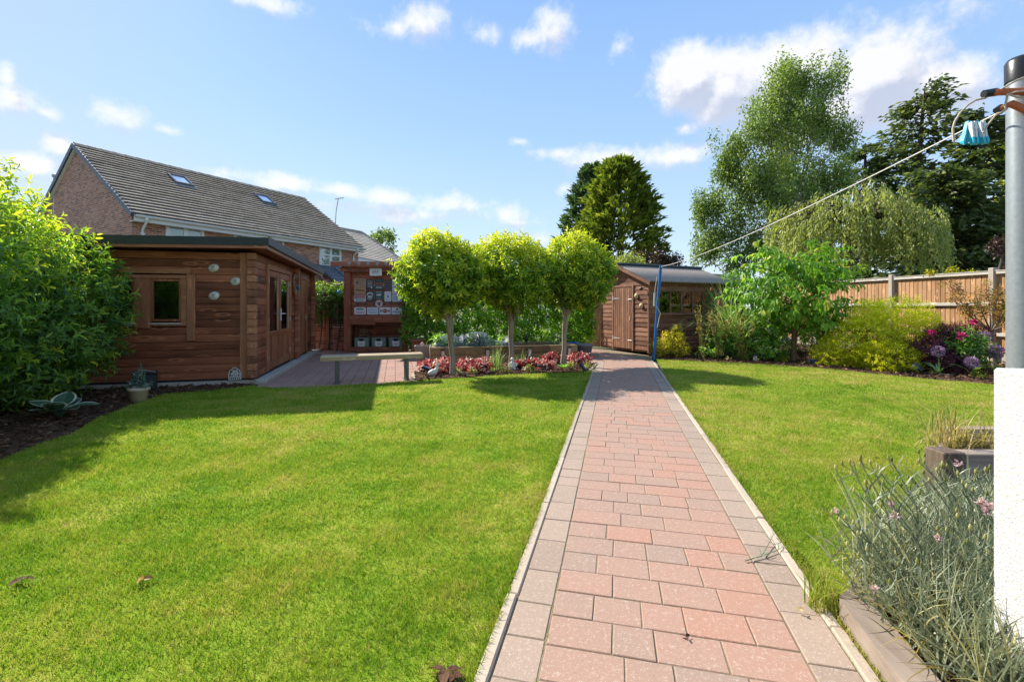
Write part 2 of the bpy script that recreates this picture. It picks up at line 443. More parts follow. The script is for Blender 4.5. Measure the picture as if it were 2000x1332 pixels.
M['shed_z'] = wood('shed_timber_along_z', ((0.098, 0.042, 0.023), (0.207, 0.095, 0.054), (0.322, 0.165, 0.095)), 'Z', .7)
M['fence_z'] = wood('fence_board_timber', ((0.232, 0.117, 0.052), (0.387, 0.211, 0.098), (0.503, 0.303, 0.162)), 'Z', .75)
M['fence_y'] = wood('weathered_rail_timber', ((.26, .23, .19), (.42, .38, .33), (.55, .51, .46)), 'Y', .8)
M['fence_rail'] = wood('weathered_rail', ((.30, .26, .21), (.45, .41, .35), (.56, .52, .46)), 'X', .8)
M['trellis'] = wood('trellis_timber', ((0.169, 0.098, 0.058), (0.286, 0.182, 0.111), (0.390, 0.260, 0.169)), 'Z', .75)
M['bed_x'] = wood('sleeper_timber', ((.13, .085, .04), (.25, .17, .085), (.34, .25, .14)), 'X', .75)
M['sleeper_y'] = wood('grey_sleeper_timber', ((0.118, 0.086, 0.063), (0.229, 0.180, 0.143), (0.333, 0.274, 0.224)), 'Y', .8, knots=False)
M['sleeper_x'] = wood('grey_sleeper_across', ((.16, .12, .09), (.31, .25, .205), (.45, .38, .32)), 'X', .8)
M['sleeper_z'] = wood('old_post_timber', ((.045, .03, .022), (.12, .085, .062), (.24, .19, .15)), 'Z', .8)
M['bench'] = wood('bench_slat_timber', ((.24, .17, .10), (.36, .27, .165), (.46, .36, .24)), 'X', .65)
M['bark'] = wood('bark', ((0.115, 0.086, 0.057), (0.276, 0.224, 0.167), (0.437, 0.374, 0.293)), 'Z', .85, grain=1.6, knots=False)
M['bark_dark'] = wood('dark_bark', ((.03, .022, .016), (.075, .058, .042), (.13, .105, .08)), 'Z', .9, knots=False)
M['bark_cherry'] = wood('cherry_bark', ((.09, .05, .03), (.2, .12, .075), (.3, .2, .135)), 'Z', .6, knots=False)

M['felt'] = plain('green_roof_felt', (.022, .032, .032), .55, var=.3, scale=30, bmp=.3)
M['felt_side'] = plain('grey_roof_felt', (.085, .085, .09), .6, var=.3, scale=40, bmp=.4)
M['black'] = plain('black_plastic', (.018, .019, .021), .35)
M['black_matt'] = plain('black_cavity', (.006, .006, .007), .8)
M['white'] = plain('white_plastic', (.74, .75, .75), .35, var=.04)
M['white_gutter'] = plain('white_gutter_plastic', (.66, .66, .64), .4, var=.08, scale=5)
M['cream'] = plain('cream_pot_plastic', (.55, .46, .36), .45)
M['blue'] = plain('blue_pole_plastic', (.012, .10, .30), .35, var=.15)
M['teal'] = plain('teal_ornament', (.02, .28, .36), .4)
M['galv'] = plain('galvanised_steel', (0.340, 0.374, 0.399), .38, metal=.55, var=.22, scale=60, bmp=.15)
M['steel'] = plain('pale_steel', (.55, .55, .52), .4, metal=.4)
M['bench_steel'] = plain('grey_bench_steel', (.10, .105, .11), .4, metal=.3)
M['orange'] = plain('rusty_orange_peg', (.42, .12, .04), .55, var=.3)
M['rope'] = plain('beige_rope', (.45, .38, .29), .85, scale=200, var=.25)
M['rope_white'] = plain('white_line', (.62, .6, .57), .7, var=.1)
M['terracotta'] = plain('terracotta', (.32, .105, .05), .75)
M['pot_grey'] = plain('grey_pot', (.20, .19, .185), .75, var=.18)
M['slate'] = plain('slate_roof', (.10, .11, .13), .5, var=.25, scale=8)
M['soil'] = plain('dark_soil', (.045, .03, .022), .95, var=.4, scale=40, bmp=.8)
M['ceramic'] = plain('ceramic', (.62, .60, .55), .35, var=.05)
M['ceramic_dark'] = plain('ceramic_pattern', (.13, .13, .15), .5)
M['beige_sign'] = plain('beige_sign_board', (.47, .33, .235), .5, var=.08)
M['tan_sign'] = plain('tan_sign_board', (.50, .30, .16), .5, var=.1)
M['white_sign'] = plain('white_enamel', (.70, .72, .74), .35, var=.04)
M['pale_sign'] = plain('pale_lilac_enamel', (.60, .61, .70), .4, var=.08)
M['dark_sign'] = plain('dark_sign_board', (.055, .065, .07), .5, var=.15)
M['teal_sign'] = plain('dark_teal_sign_board', (.045, .085, .095), .5, var=.15)
M['red_paint'] = plain('red_paint', (.42, .045, .04), .45)
M['navy_paint'] = plain('navy_paint', (.05, .08, .22), .45)
M['blue_paint'] = plain('blue_paint', (.04, .15, .50), .45)
M['black_paint'] = plain('black_paint', (.03, .03, .03), .5)
M['brown_paint'] = plain('brown_paint', (.16, .08, .05), .5)
M['green_paint'] = plain('green_paint', (.05, .14, .10), .5)
M['white_paint'] = plain('white_paint', (.72, .72, .70), .5, var=.05)
M['pink_paint'] = plain('pale_pink_disc', (.58, .46, .43), .5, var=.08)
M['heart_grey'] = plain('grey_metal_heart', (.26, .25, .25), .5)
M['heart_dark'] = plain('dark_metal_heart', (.085, .06, .055), .5)
M['box_green'] = plain('sage_green_box', (0.173, 0.232, 0.188), .6, var=.1)
M['yellow_disc'] = plain('straw_ornament', (.55, .42, .2), .6)
M['wicker'] = plain('wicker', (.28, .19, .12), .8, scale=90, var=.4)
M['blind'] = plain('pale_window_blind', (.50, .53, .54), .6, var=.03)
M['red_stem'] = plain('rusty_red_bloom', (.32, .10, .06), .8)
M['net_tag'] = plain('clear_film', (.4, .45, .5), .4)
M['peg_white'] = plain('white_peg_plastic', (.62, .68, .72), .35)
M['peg_blue'] = plain('turquoise_peg_grip', (.03, .42, .60), .4)
M['glass'] = glass_mat('window_glass')
M['lamp_glass'] = plain('frosted_lamp_glass', (.6, .52, .47), .3)

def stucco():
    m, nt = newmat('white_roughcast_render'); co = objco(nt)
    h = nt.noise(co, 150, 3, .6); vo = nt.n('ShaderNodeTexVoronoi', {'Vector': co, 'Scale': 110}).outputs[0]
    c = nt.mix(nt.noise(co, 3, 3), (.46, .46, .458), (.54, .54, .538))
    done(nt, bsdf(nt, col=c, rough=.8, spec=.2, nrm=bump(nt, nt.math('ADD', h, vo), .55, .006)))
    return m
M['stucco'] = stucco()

def brick_mat():
    m, nt = newmat('red_multi_brick'); co = objco(nt); geo = nt.n('ShaderNodeNewGeometry')
    # lay the courses round both wall directions: u = x + y in the house's own axes
    s = nt.n('ShaderNodeSeparateXYZ', {0: co})
    u = nt.n('ShaderNodeCombineXYZ', {0: nt.math('ADD', s.outputs[0], s.outputs[1]), 1: s.outputs[2]}).outputs[0]
    br = nt.n('ShaderNodeTexBrick', {'Vector': u, 'Scale': 1.0, 'Mortar Size': .012, 'Mortar Smooth': .2, 'Brick Width': .225, 'Row Height': .075,
              'Color1': (0, 0, 0, 1), 'Color2': (1, 1, 1, 1), 'Mortar': (.5, .5, .5, 1), 'Bias': 0.0}, offset=.5)
    patch = nt.noise(u, .9, 4, .6)
    v = nt.math('ADD', nt.math('MULTIPLY', br.outputs[0], .62), nt.math('MULTIPLY', nt.math('SUBTRACT', patch, .3), .55))
    c = nt.ramp(v, [(.05, (.13, .07, .055)), (.3, (.38, .15, .09)), (.55, (.50, .215, .125)), (.8, (.58, .30, .185)), (1, (.64, .43, .30))])
    c = nt.mix(nt.math('MULTIPLY', br.outputs[1], .85), c, (.46, .40, .34))
    h = nt.math('SUBTRACT', nt.noise(u, 60, 3), nt.math('MULTIPLY', br.outputs[1], 1.5))
    done(nt, bsdf(nt, col=c, rough=.85, spec=.2, nrm=bump(nt, h, .5, .012)))
    return m
M['brick'] = brick_mat()
def loose_brick():
    m, nt = newmat('garden_brick'); co = objco(nt)
    v = nt.math('ADD', nt.math('MULTIPLY', nt.noise(co, 14, 4), .5), nt.math('MULTIPLY', tintn(nt), .6))
    c = nt.ramp(v, [(.1, (.10, .05, .04)), (.45, (.25, .10, .06)), (.9, (.38, .19, .12))])
    done(nt, bsdf(nt, col=c, rough=.9, spec=.2, nrm=bump(nt, nt.noise(co, 70, 3), .4, .006)))
    return m
M['garden_brick'] = loose_brick()

def tile_mat():
    m, nt = newmat('weathered_roof_tile'); co = objco(nt)
    s = nt.n('ShaderNodeSeparateXYZ', {0: co})
    seam = nt.math('FRACT', nt.math('MULTIPLY', s.outputs[0], 3.03))
    gap = nt.smooth(nt.math('ABSOLUTE', nt.math('SUBTRACT', seam, .5)), .47, .5)
    idn = nt.n('ShaderNodeTexWhiteNoise', {'W': nt.math('ADD', nt.math('FLOOR', nt.math('MULTIPLY', s.outputs[0], 3.03)), nt.math('MULTIPLY', tintn(nt), 977.0))}, noise_dimensions='1D').outputs[0]
    v = nt.math('ADD', nt.math('MULTIPLY', nt.noise(co, 3.0, 6, .65), .8), nt.math('MULTIPLY', idn, .25))
    c = nt.ramp(v, [(.2, (.27, .22, .165)), (.5, (.435, .365, .285)), (.75, (.54, .46, .37)), (1, (.62, .55, .45))])
    c = nt.mix(nt.math('MULTIPLY', gap, .55), c, (.06, .05, .045))
    done(nt, bsdf(nt, col=c, rough=.85, spec=.25, nrm=bump(nt, nt.noise(co, 45, 4), .4, .01)))
    return m
M['tile'] = tile_mat()

def paver_mat(name, stops):
    m, nt = newmat(name); co = objco(nt); t = tintn(nt)
    stain = nt.noise(co, .9, 6, .68); fine = nt.noise(co, 55, 4, .7)
    v = nt.math('ADD', nt.math('ADD', nt.math('MULTIPLY', t, .48), .1), nt.math('MULTIPLY', nt.math('ADD', stain, nt.math('MULTIPLY', nt.math('SUBTRACT', nt.noise(co, 5.5, 5, .65), .5), 1.1)), .40))
    c = nt.ramp(v, stops)
    c = nt.mix(nt.math('MULTIPLY', nt.smooth(fine, .52, .72), .4), c, (.60, .50, .43))
    vo = nt.n('ShaderNodeTexVoronoi', {'Vector': co, 'Scale': 150.0, 'Randomness': 1.0})
    keep = nt.math('GREATER_THAN', nt.n('ShaderNodeSeparateColor', {0: vo.outputs['Color']}).outputs[0], .72)
    sp = nt.math('MULTIPLY', nt.smooth(vo.outputs['Distance'], .32, .2), keep)
    c = nt.mix(nt.math('MULTIPLY', sp, .5), c, (.66, .60, .54))
    dk = nt.math('GREATER_THAN', nt.n('ShaderNodeSeparateColor', {0: vo.outputs['Color']}).outputs[1], .88)
    c = nt.mix(nt.math('MULTIPLY', nt.math('MULTIPLY', nt.smooth(vo.outputs['Distance'], .35, .25), dk), .5), c, (.13, .10, .09))
    done(nt, bsdf(nt, col=c, rough=.85, spec=.25, nrm=bump(nt, nt.math('ADD', fine, sp), .35, .004)))
    return m
M['paver_red'] = paver_mat('red_block_paving', [(.12, (0.262, 0.206, 0.171)), (.38, (0.303, 0.206, 0.158)), (.62, (0.340, 0.210, 0.158)), (.9, (0.363, 0.192, 0.136))])
M['paver_grey'] = paver_mat('grey_block_paving', [(.12, (0.251, 0.185, 0.145)), (.5, (0.302, 0.228, 0.176)), (.9, (0.354, 0.264, 0.203))])
M['patio_red'] = paver_mat('patio_block_paving', [(.12, (0.218, 0.147, 0.128)), (.38, (0.285, 0.171, 0.138)), (.62, (0.332, 0.195, 0.152)), (.9, (0.380, 0.209, 0.157))])
M['patio_grey'] = paver_mat('patio_grey_paving', [(.12, (0.142, 0.142, 0.142)), (.5, (0.190, 0.185, 0.180)), (.9, (0.247, 0.233, 0.218))])
M['kerb'] = paver_mat('pale_concrete_edging', [(.12, (0.328, 0.265, 0.203)), (.5, (0.406, 0.335, 0.257)), (.9, (0.468, 0.390, 0.312))])
def joint_mat():
    m, nt = newmat('sandy_mossy_joint'); co = objco(nt)
    c = nt.ramp(nt.noise(co, 6, 5, .7), [(.3, (.15, .115, .08)), (.52, (.24, .19, .13)), (.7, (.13, .14, .06))])
    done(nt, bsdf(nt, col=c, rough=.95, spec=.1, nrm=bump(nt, nt.noise(co, 150, 3), .5, .004)))
    return m
M['joint'] = joint_mat()
M['concrete'] = plain('concrete', (.40, .37, .32), .9, var=.2, scale=10, bmp=.5)
M['concrete_post'] = plain('concrete_post', (.40, .34, .27), .9, var=.2, scale=22, bmp=.6)

def grass_mat(name, blade=True, dry=0.0):
    m, nt = newmat(name)
    pos = nt.n('ShaderNodeNewGeometry').outputs['Position']
    big = nt.noise(pos, .55, 4, .6); mid = nt.noise(pos, 2.6, 4, .6); fine = nt.noise(pos, 17, 3, .6)
    t = nt.math('ADD', nt.math('ADD', nt.math('MULTIPLY', big, .36), nt.math('MULTIPLY', mid, .42)), nt.math('MULTIPLY', fine, .22))
    t = nt.math('ADD', nt.math('MULTIPLY', nt.math('SUBTRACT', t, .5), 1.75), .515+dry)
    if blade: t = nt.math('ADD', t, nt.math('MULTIPLY', nt.math('SUBTRACT', tintn(nt), .5), .42))
    c = nt.ramp(t, [(.2, (.075, .17, .011)), (.40, (.155, .265, .018)), (.54, (.25, .335, .03)), (.67, (.36, .35, .07)), (.82, (.47, .39, .16))])
    b = bsdf(nt, col=c, rough=.6, spec=.2)
    if not blade:
        done(nt, bsdf(nt, col=nt.mix(.2, c, (.07, .07, .015)), rough=.9, spec=.05, nrm=bump(nt, nt.noise(pos, 120, 3), .6, .01))); return m
    tr = nt.n('ShaderNodeBsdfTranslucent', {'Color': nt.mix(1.0, c, (1.25, 1.35, .7, 1), 'MULTIPLY')}).outputs[0]
    done(nt, nt.n('ShaderNodeMixShader', {0: .4, 1: b, 2: tr}).outputs[0])
    return m
M['turf'] = grass_mat('turf_sheet', False)
M['grass'] = grass_mat('grass_blades', True, .012)
M['grass_dry'] = grass_mat('drier_grass_blades', True, .075)
def mulch_mat():
    m, nt = newmat('bark_mulch'); co = objco(nt)
    v = nt.math('ADD', nt.math('MULTIPLY', nt.noise(co, 9, 5, .7), .7), nt.math('MULTIPLY', tintn(nt), .5))
    c = nt.ramp(v, [(.35, (.03, .017, .011)), (.6, (.085, .045, .028)), (.85, (.19, .105, .06)), (1, (.34, .21, .12))])
    done(nt, bsdf(nt, col=c, rough=.9, spec=.15, nrm=bump(nt, nt.noise(co, 60, 4), .8, .02)))
    return m
M['mulch'] = mulch_mat()
M['gravel_earth'] = plain('distant_ground', (.075, .085, .035), .95, var=.4, scale=.4)

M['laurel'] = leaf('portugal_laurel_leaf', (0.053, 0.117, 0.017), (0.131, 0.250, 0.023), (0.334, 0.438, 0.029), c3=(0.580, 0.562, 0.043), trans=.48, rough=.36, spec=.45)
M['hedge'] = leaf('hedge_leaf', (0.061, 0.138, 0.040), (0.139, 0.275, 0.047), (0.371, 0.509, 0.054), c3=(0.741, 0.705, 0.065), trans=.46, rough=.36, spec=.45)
M['cherry_laurel'] = leaf('cherry_laurel_leaf', (0.053, 0.133, 0.014), (0.140, 0.296, 0.023), (0.264, 0.453, 0.031), c3=(0.386, 0.516, 0.051), trans=.46, rough=.32, spec=.5)
M['cherry'] = leaf('cherry_leaf', (0.065, 0.155, 0.019), (0.146, 0.295, 0.027), (0.262, 0.435, 0.047), c3=(0.524, 0.420, 0.094), trans=.5, rough=.42)
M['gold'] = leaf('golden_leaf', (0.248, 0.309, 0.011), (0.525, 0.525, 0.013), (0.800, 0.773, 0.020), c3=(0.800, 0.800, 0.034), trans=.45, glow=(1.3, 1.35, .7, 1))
M['gold_small'] = leaf('variegated_yellow_leaf', (0.168, 0.190, 0.017), (0.426, 0.370, 0.022), (0.650, 0.526, 0.045), c3=(0.560, 0.246, 0.078), trans=.48)
M['purple'] = leaf('purple_leaf', (0.048, 0.012, 0.022), (0.114, 0.026, 0.041), (0.216, 0.060, 0.066), trans=.38, c3=(0.360, 0.168, 0.132), glow=(1.2, .9, 1, 1))
M['photinia'] = leaf('bronze_photinia_leaf', (0.100, 0.142, 0.034), (0.247, 0.182, 0.058), (0.497, 0.215, 0.100), c3=(0.662, 0.331, 0.182), trans=.4)
M['conifer'] = leaf('conifer_spray', (0.065, 0.108, 0.022), (0.173, 0.223, 0.031), (0.331, 0.353, 0.050), trans=.3, rough=.6, spec=.2, c3=(0.461, 0.432, 0.065))
M['conifer_dark'] = leaf('dark_conifer_spray', (0.043, 0.079, 0.043), (0.094, 0.158, 0.074), (0.173, 0.245, 0.108), trans=.25, rough=.6, spec=.2)
M['birch'] = leaf('birch_leaf', (0.090, 0.144, 0.038), (0.191, 0.267, 0.066), (0.327, 0.401, 0.112), trans=.35, c3=(0.454, 0.496, 0.186))
M['weeping'] = leaf('weeping_leaf', (0.140, 0.187, 0.047), (0.281, 0.312, 0.086), (0.452, 0.452, 0.156), trans=.4, c3=(0.593, 0.515, 0.250))
M['larch'] = leaf('dark_tree_leaf', (0.051, 0.076, 0.035), (0.111, 0.151, 0.051), (0.200, 0.240, 0.070), trans=.28, c3=(0.340, 0.361, 0.089))
M['prunus'] = leaf('distant_purple_leaf', (.03, .018, .018), (.075, .04, .036), (.14, .085, .075), trans=.25)
M['lowleaf'] = leaf('low_border_leaf', (0.062, 0.139, 0.028), (0.155, 0.309, 0.046), (0.324, 0.495, 0.093), trans=.45)
M['strap'] = leaf('strap_leaf', (0.097, 0.193, 0.048), (0.226, 0.338, 0.113), (0.419, 0.516, 0.242), trans=.4)
M['spike'] = leaf('brown_flower_spike', (0.168, 0.120, 0.036), (0.288, 0.216, 0.060), (0.408, 0.324, 0.108), trans=.25)
M['heuchera'] = leaf('red_heuchera_leaf', (0.120, 0.018, 0.024), (0.324, 0.042, 0.048), (0.540, 0.120, 0.120), trans=.35, c3=(0.696, 0.504, 0.408), glow=(1.2, .9, .9, 1))
M['dianthus'] = leaf('blue_grey_blade', (.125, .16, .10), (.215, .26, .175), (.32, .36, .25), trans=.25, c3=(.46, .42, .2), glow=(1.2, 1.2, .8, 1))
M['straw'] = leaf('straw_grass', (.18, .14, .05), (.36, .27, .10), (.5, .4, .18), trans=.4)
M['cabbage'] = leaf('brassica_leaf', (.06, .12, .04), (.13, .21, .08), (.22, .3, .13), trans=.3)
M['pink'] = leaf('pink_petal', (.55, .30, .32), (.66, .44, .45), (.72, .58, .56), trans=.35, glow=(1, 1, 1, 1))
M['magenta'] = leaf('magenta_petal', (.34, .008, .09), (.55, .02, .16), (.66, .07, .25), trans=.4, glow=(1, 1, 1, 1))
M['allium'] = leaf('allium_floret', (.17, .085, .19), (.28, .17, .30), (.40, .27, .40), trans=.3, glow=(1, 1, 1, 1))
M['bud'] = leaf('yellow_green_bud', (.18, .2, .05), (.32, .32, .1), (.5, .45, .2), trans=.3)
M['yellow_flower'] = leaf('sedum_leaf', (.12, .17, .015), (.25, .29, .02), (.42, .40, .03), trans=.3)
M['succulent'] = leaf('grey_succulent', (.06, .10, .075), (.13, .19, .14), (.22, .28, .21), trans=.15)
M['bedding'] = leaf('bedding_leaf', (.16, .12, .05), (.20, .26, .06), (.40, .38, .10), c3=(.55, .42, .30), trans=.4)
def hosta_mat():
    m, nt = newmat('hosta_leaf'); t = tintn(nt)
    c = nt.ramp(t, [(.3, (.07, .15, .08)), (.62, (.10, .19, .10)), (.72, (.72, .72, .55))], 'CONSTANT')
    done(nt, nt.n('ShaderNodeMixShader', {0: .3, 1: bsdf(nt, col=c, rough=.45), 2: nt.n('ShaderNodeBsdfTranslucent', {'Color': c}).outputs[0]}).outputs[0])
    return m
M['hosta'] = hosta_mat()
def net_mat():
    m, nt = newmat('garden_netting'); co = objco(nt)
    f = nt.math('ADD', .22, nt.math('MULTIPLY', nt.noise(co, 16, 4, .7), .45))
    tr = nt.n('ShaderNodeBsdfTransparent').outputs[0]
    done(nt, nt.n('ShaderNodeMixShader', {0: f, 1: tr, 2: bsdf(nt, col=(.15, .19, .24), rough=.5)}).outputs[0])
    return m
M['net'] = net_mat()
M['green_felt'] = plain('dark_green_felt', (.03, .05, .035), .8, var=.3, scale=20)
_m, _nt = newmat('skylight_glass'); done(_nt, bsdf(_nt, col=(.86, .9, .94), rough=.06, metal=.9)); M['skyglass'] = _m

# ================================================================== THE GROUND
def P2(lst): return [gp(*p) for p in lst]
g_ = sheet('ground', [(-160, -40), (160, -40), (160, 260), (-160, 260)], -.06, M['gravel_earth']); tag(g_, kind='structure')

LEFT_EDGE = [(495, 753), (400, 764), (320, 769), (282, 781), (225, 803), (190, 816), (140, 846), (75, 868), (0, 898), (-120, 945)]
lawn_l = [K(-.465, -.6), K(-.465, 3), K(-.465, 6), gp(1152, 725)] + P2([(1120, 727), (1060, 729), (1000, 731), (950, 734), (905, 738), (815, 743), (740, 748), (660, 752), (590, 755), (530, 757)] + LEFT_EDGE) + [Vector((-4.2, 1.6, 0)), Vector((-4.2, -.6, 0))]
BED_EDGE = [(1281, 701), (1340, 704), (1400, 707), (1500, 712), (1600, 719), (1700, 729), (1800, 739), (1850, 743), (1935, 750), (2100, 768), (2300, 795)]
lawn_r = [K(.865, -.6), K(.865, 3), K(.865, 7)] + P2(BED_EDGE) + [Vector((8.6, 2.95, 0)), Vector((2.86, 2.95, 0)), Vector((1.36, 1.90, 0)), Vector((1.30, 1.86, 0)), Vector((1.16, -.6, 0))]
for nm, poly in (('lawn', lawn_l), ('lawn', lawn_r)):
    tag(sheet(nm, poly, -.004, M['turf']), kind='structure')

SOIL_PATCH = [gp(*p) for p in ((900, 1350), (910, 1322), (893, 1306), (876, 1312), (868, 1300), (852, 1314), (858, 1328), (838, 1334), (846, 1360), (880, 1380))]
tag(sheet('soil_patch', SOIL_PATCH, -.001, M['mulch']), kind='structure')
# grass: real blades, denser and finer towards the viewer
def grass(poly, name, label, off, mat):
    xs = [p[0] for p in poly]; ys = [p[1] for p in poly]
    out = []
    for (y0, y1, dens, ww) in ((-.6, 1.3, 1200, 1.3), (1.3, 2.6, 21000, .8), (2.6, 4.2, 12500, 1.05), (4.2, 6.5, 6500, 1.45), (6.5, 12, 3200, 2.1)):
        lo, hi = max(min(ys), y0), min(max(ys), y1)
        if hi <= lo: continue
        xa, xb = max(min(xs), -1.35*hi-1.2), min(max(xs), 1.35*hi+1.2)
        n = int((hi-lo)*(xb-xa)*dens)
        X = rng.uniform(xa, xb, n); Y = rng.uniform(lo, hi, n)
        m = inside(poly, X, Y) & ~(inside(SOIL_PATCH, X, Y) & (rng.random(n) < .72)); X, Y = X[m], Y[m]
        out.append((X, Y, np.full(len(X), ww)))
    X = np.concatenate([o[0] for o in out]); Y = np.concatenate([o[1] for o in out]); WW = np.concatenate([o[2] for o in out])
    # ragged longer blades along the edging strip
    se = 1.1+8.0*rng.random(9000)**1.9; oo = off+(rng.exponential(.012, 9000)-.004)*(-1 if off < 0 else 1)
    X = np.concatenate([X, PN.x*oo+PD.x*se]); Y = np.concatenate([Y, PN.y*oo+PD.y*se]); ne = len(se); WW = np.concatenate([WW, .9+.12*se])
    jo = np.array([-.2565, -.4135, .6565, .8135])[rng.integers(0, 4, 900)]; js = 1.3+7*rng.random(900)**1.5; jm = wavy(np.stack([js, jo*9, jo*0], 1), 3.0, 19) > .25     # weeds in the paving joints
    jo, js = (jo[jm], js[jm]) if off < 0 else (jo[:0], js[:0])
    X = np.concatenate([PN.x*jo+PD.x*js, X]); Y = np.concatenate([PN.y*jo+PD.y*js, Y]); nj = len(jo); WW = np.concatenate([np.full(nj, .8), WW])
    n = len(X); P = np.stack([X, Y, np.full(n, -.006)], 1)
    tuft = wavy(P, 9.0, 3)*.5+wavy(P, 31.0, 4)*.5
    D = unit(np.stack([rng.normal(size=n)*.62+.25*wavy(P, 5, 8), rng.normal(size=n)*.62+.25*wavy(P, 5, 9), np.full(n, 1.0)], 1))
    N = unit(np.stack([rng.normal(size=n), rng.normal(size=n), rng.normal(size=n)*.4], 1))
    hgt = np.clip(.026+.014*tuft+.008*rng.normal(size=n), .010, .07)
    hgt[-ne:] = np.clip(rng.normal(.026, .011, ne)+.012*wavy(P[-ne:], 14, 6), .012, .085)
    hgt[:nj] = rng.uniform(.008, .02, nj)
    T = np.clip(.5+.2*rng.normal(size=n)+.12*tuft, 0, 1)
    T[rng.random(n) < .07] = 1.25; T[wavy(P, 3.3, 77) > 1.05] -= .35
    o = leafmesh(name, (np.array([(0, -.5, 0), (0, .5, 0), (.55, 0, .06), (.55, .72, .06), (1, .3, -.12)]), [(0, 1, 2), (1, 3, 2), (2, 3, 4)]), P, D, N, hgt, .0036*WW/hgt, T, mat)
    tag(o, label, 'grass', kind='stuff')
grass(lawn_l, 'grass', 'short mown grass of the lawn left of the brick path', -.463, M['grass'])
grass(lawn_r, 'grass', 'short mown grass of the lawn right of the brick path', .863, M['grass_dry'])

# mulch beds
bed_r = P2(BED_EDGE) + [Vector((11.6, 6.2, 0)), Vector((11.2, 9, 0)), Vector((10.2, 14.3, 0)), Vector((9.6, 16.4, 0)), Vector((6.4, 13.8, 0)), gp(1267, 692)]
bed_l = [gp(*p) for p in LEFT_EDGE] + [Vector((-4.2, 1.6, 0)), Vector((-7.5, 1.6, 0)), Vector((-8.6, 7.2, 0)), Vector((-4.28, 7.44, 0))]
bed_c = P2([(808, 727), (806, 742), (815, 742), (905, 737), (1000, 730), (1152, 724), (1164, 711), (1080, 707), (960, 710), (860, 717)])
def chips(poly, n, zlift, name, label, big=1.0, ylim=99):
    xs = [p[0] for p in poly]; ys = [p[1] for p in poly]
    X = rng.uniform(min(xs), max(xs), n*3); Y = rng.uniform(min(ys), min(max(ys), ylim), n*3)
    m = inside(poly, X, Y); X, Y = X[m][:n], Y[m][:n]; k = len(X)
    P = np.stack([X, Y, rng.uniform(.0, .022, k)], 1)
    D = unit(np.stack([rng.normal(size=k), rng.normal(size=k), rng.normal(size=k)*.3], 1)); N = unit(np.stack([rng.normal(size=k)*.4, rng.normal(size=k)*.4, np.ones(k)], 1))
    o = leafmesh(name, (np.array([(0, -.5, .0), (1, -.4, .0), (1, .4, .02), (0, .5, 0), (0, -.5, .16), (1, -.4, .14), (1, .4, .16), (0, .5, .14)]),
                 [(4, 5, 6), (4, 6, 7), (0, 1, 5), (0, 5, 4), (1, 2, 6), (1, 6, 5), (2, 3, 7), (2, 7, 6), (3, 0, 4), (3, 4, 7)]),
                 P, D, N, big*rng.uniform(.02, .075, k), rng.uniform(.25, .6, k), np.clip(rng.normal(.5, .3, k), 0, 1.2), M['mulch'])
    tag(o, label, 'mulch', kind='stuff')
for nm, poly, n, lab, bg_ in (('mulch_bed', bed_r, 7000, 'dark bark chips under the plants along the fence', 1.2), ('mulch_bed', bed_l, 6000, 'dark bark chips under the big green hedge', 1.0), ('mulch_bed', bed_c, 1500, 'bark chips around the three clipped trees', 1.0)):
    tag(sheet(nm, poly, .001 if poly is not bed_c else .004, M['mulch']), kind='structure')
    chips(poly, n, 0, 'bark_chips', lab, bg_, 15)

# ---- the block-paved path: pavers one by one
path = sheet('path', [K(-.46, -.6), K(.86, -.6), K(.86, 10.75), K(-.46, 10.75)], -.0042, M['joint']); tag(path, kind='structure')
fp = Frame((0, 0, 0), math.atan2(PN.y, PN.x))          # x across, y along the path
J = .0022
def paver_mb(mb, x0, x1, y0, y1, t, c=.0028):
    dz = random.uniform(-.002, .0015); j = J+random.uniform(-.0008, .0012)
    x0, x1, y0, y1 = x0+j, x1-j, y0+j, y1-j
    a, b, d, e = [random.uniform(-.0012, .0012) for _ in range(4)]
    vs = [(x0+a, y0+b, -.03), (x1+b, y0+d, -.03), (x1+d, y1+e, -.03), (x0+e, y1+a, -.03)]
    vs += [(p[0], p[1], dz-c) for p in vs[:4]]
    cx, cy = (x0+x1)/2, (y0+y1)/2
    vs += [(p[0]+(c if p[0] < cx else -c), p[1]+(c if p[1] < cy else -c), dz) for p in vs[:4]]
    vs = [fp_cur.w(*p) for p in vs]
    mb.add(vs, [(0, 1, 5, 4), (1, 2, 6, 5), (2, 3, 7, 6), (3, 0, 4, 7), (4, 5, 9, 8), (5, 6, 10, 9), (6, 7, 11, 10), (7, 4, 8, 11), (8, 9, 10, 11)], t)
fp_cur = fp
red, grey = [], []
s = .35; prev = []
while s < 10.7:
    h = .166
    x = -.255; xe = .655; cuts = []
    while True:
        wd = random.choice([.242, .242, .165, .165, .205, .285])
        if xe-(x+wd) < .10: wd = xe-x
        if any(abs(x+wd-p) < .03 for p in prev) and wd > .2 and xe-(x+wd) > .1: wd -= .05
        tn = random.choice([.15, .35, .45, .55, .6, .7, .8, .95])+random.uniform(-.1, .1)
        red.append((x, x+wd, s, s+h, tn)); x += wd; cuts.append(x)
        if x >= xe-.001: break
    prev = cuts; s += h
for x0, x1 in ((-.412, -.258), (.658, .812)):
    s = .3+random.uniform(0, .1)
    while s < 10.6:
        ln = random.choice([.166, .166, .205, .242, .242, .285])
        grey.append((x0, x1, s, s+ln, random.uniform(.1, .95))); s += ln
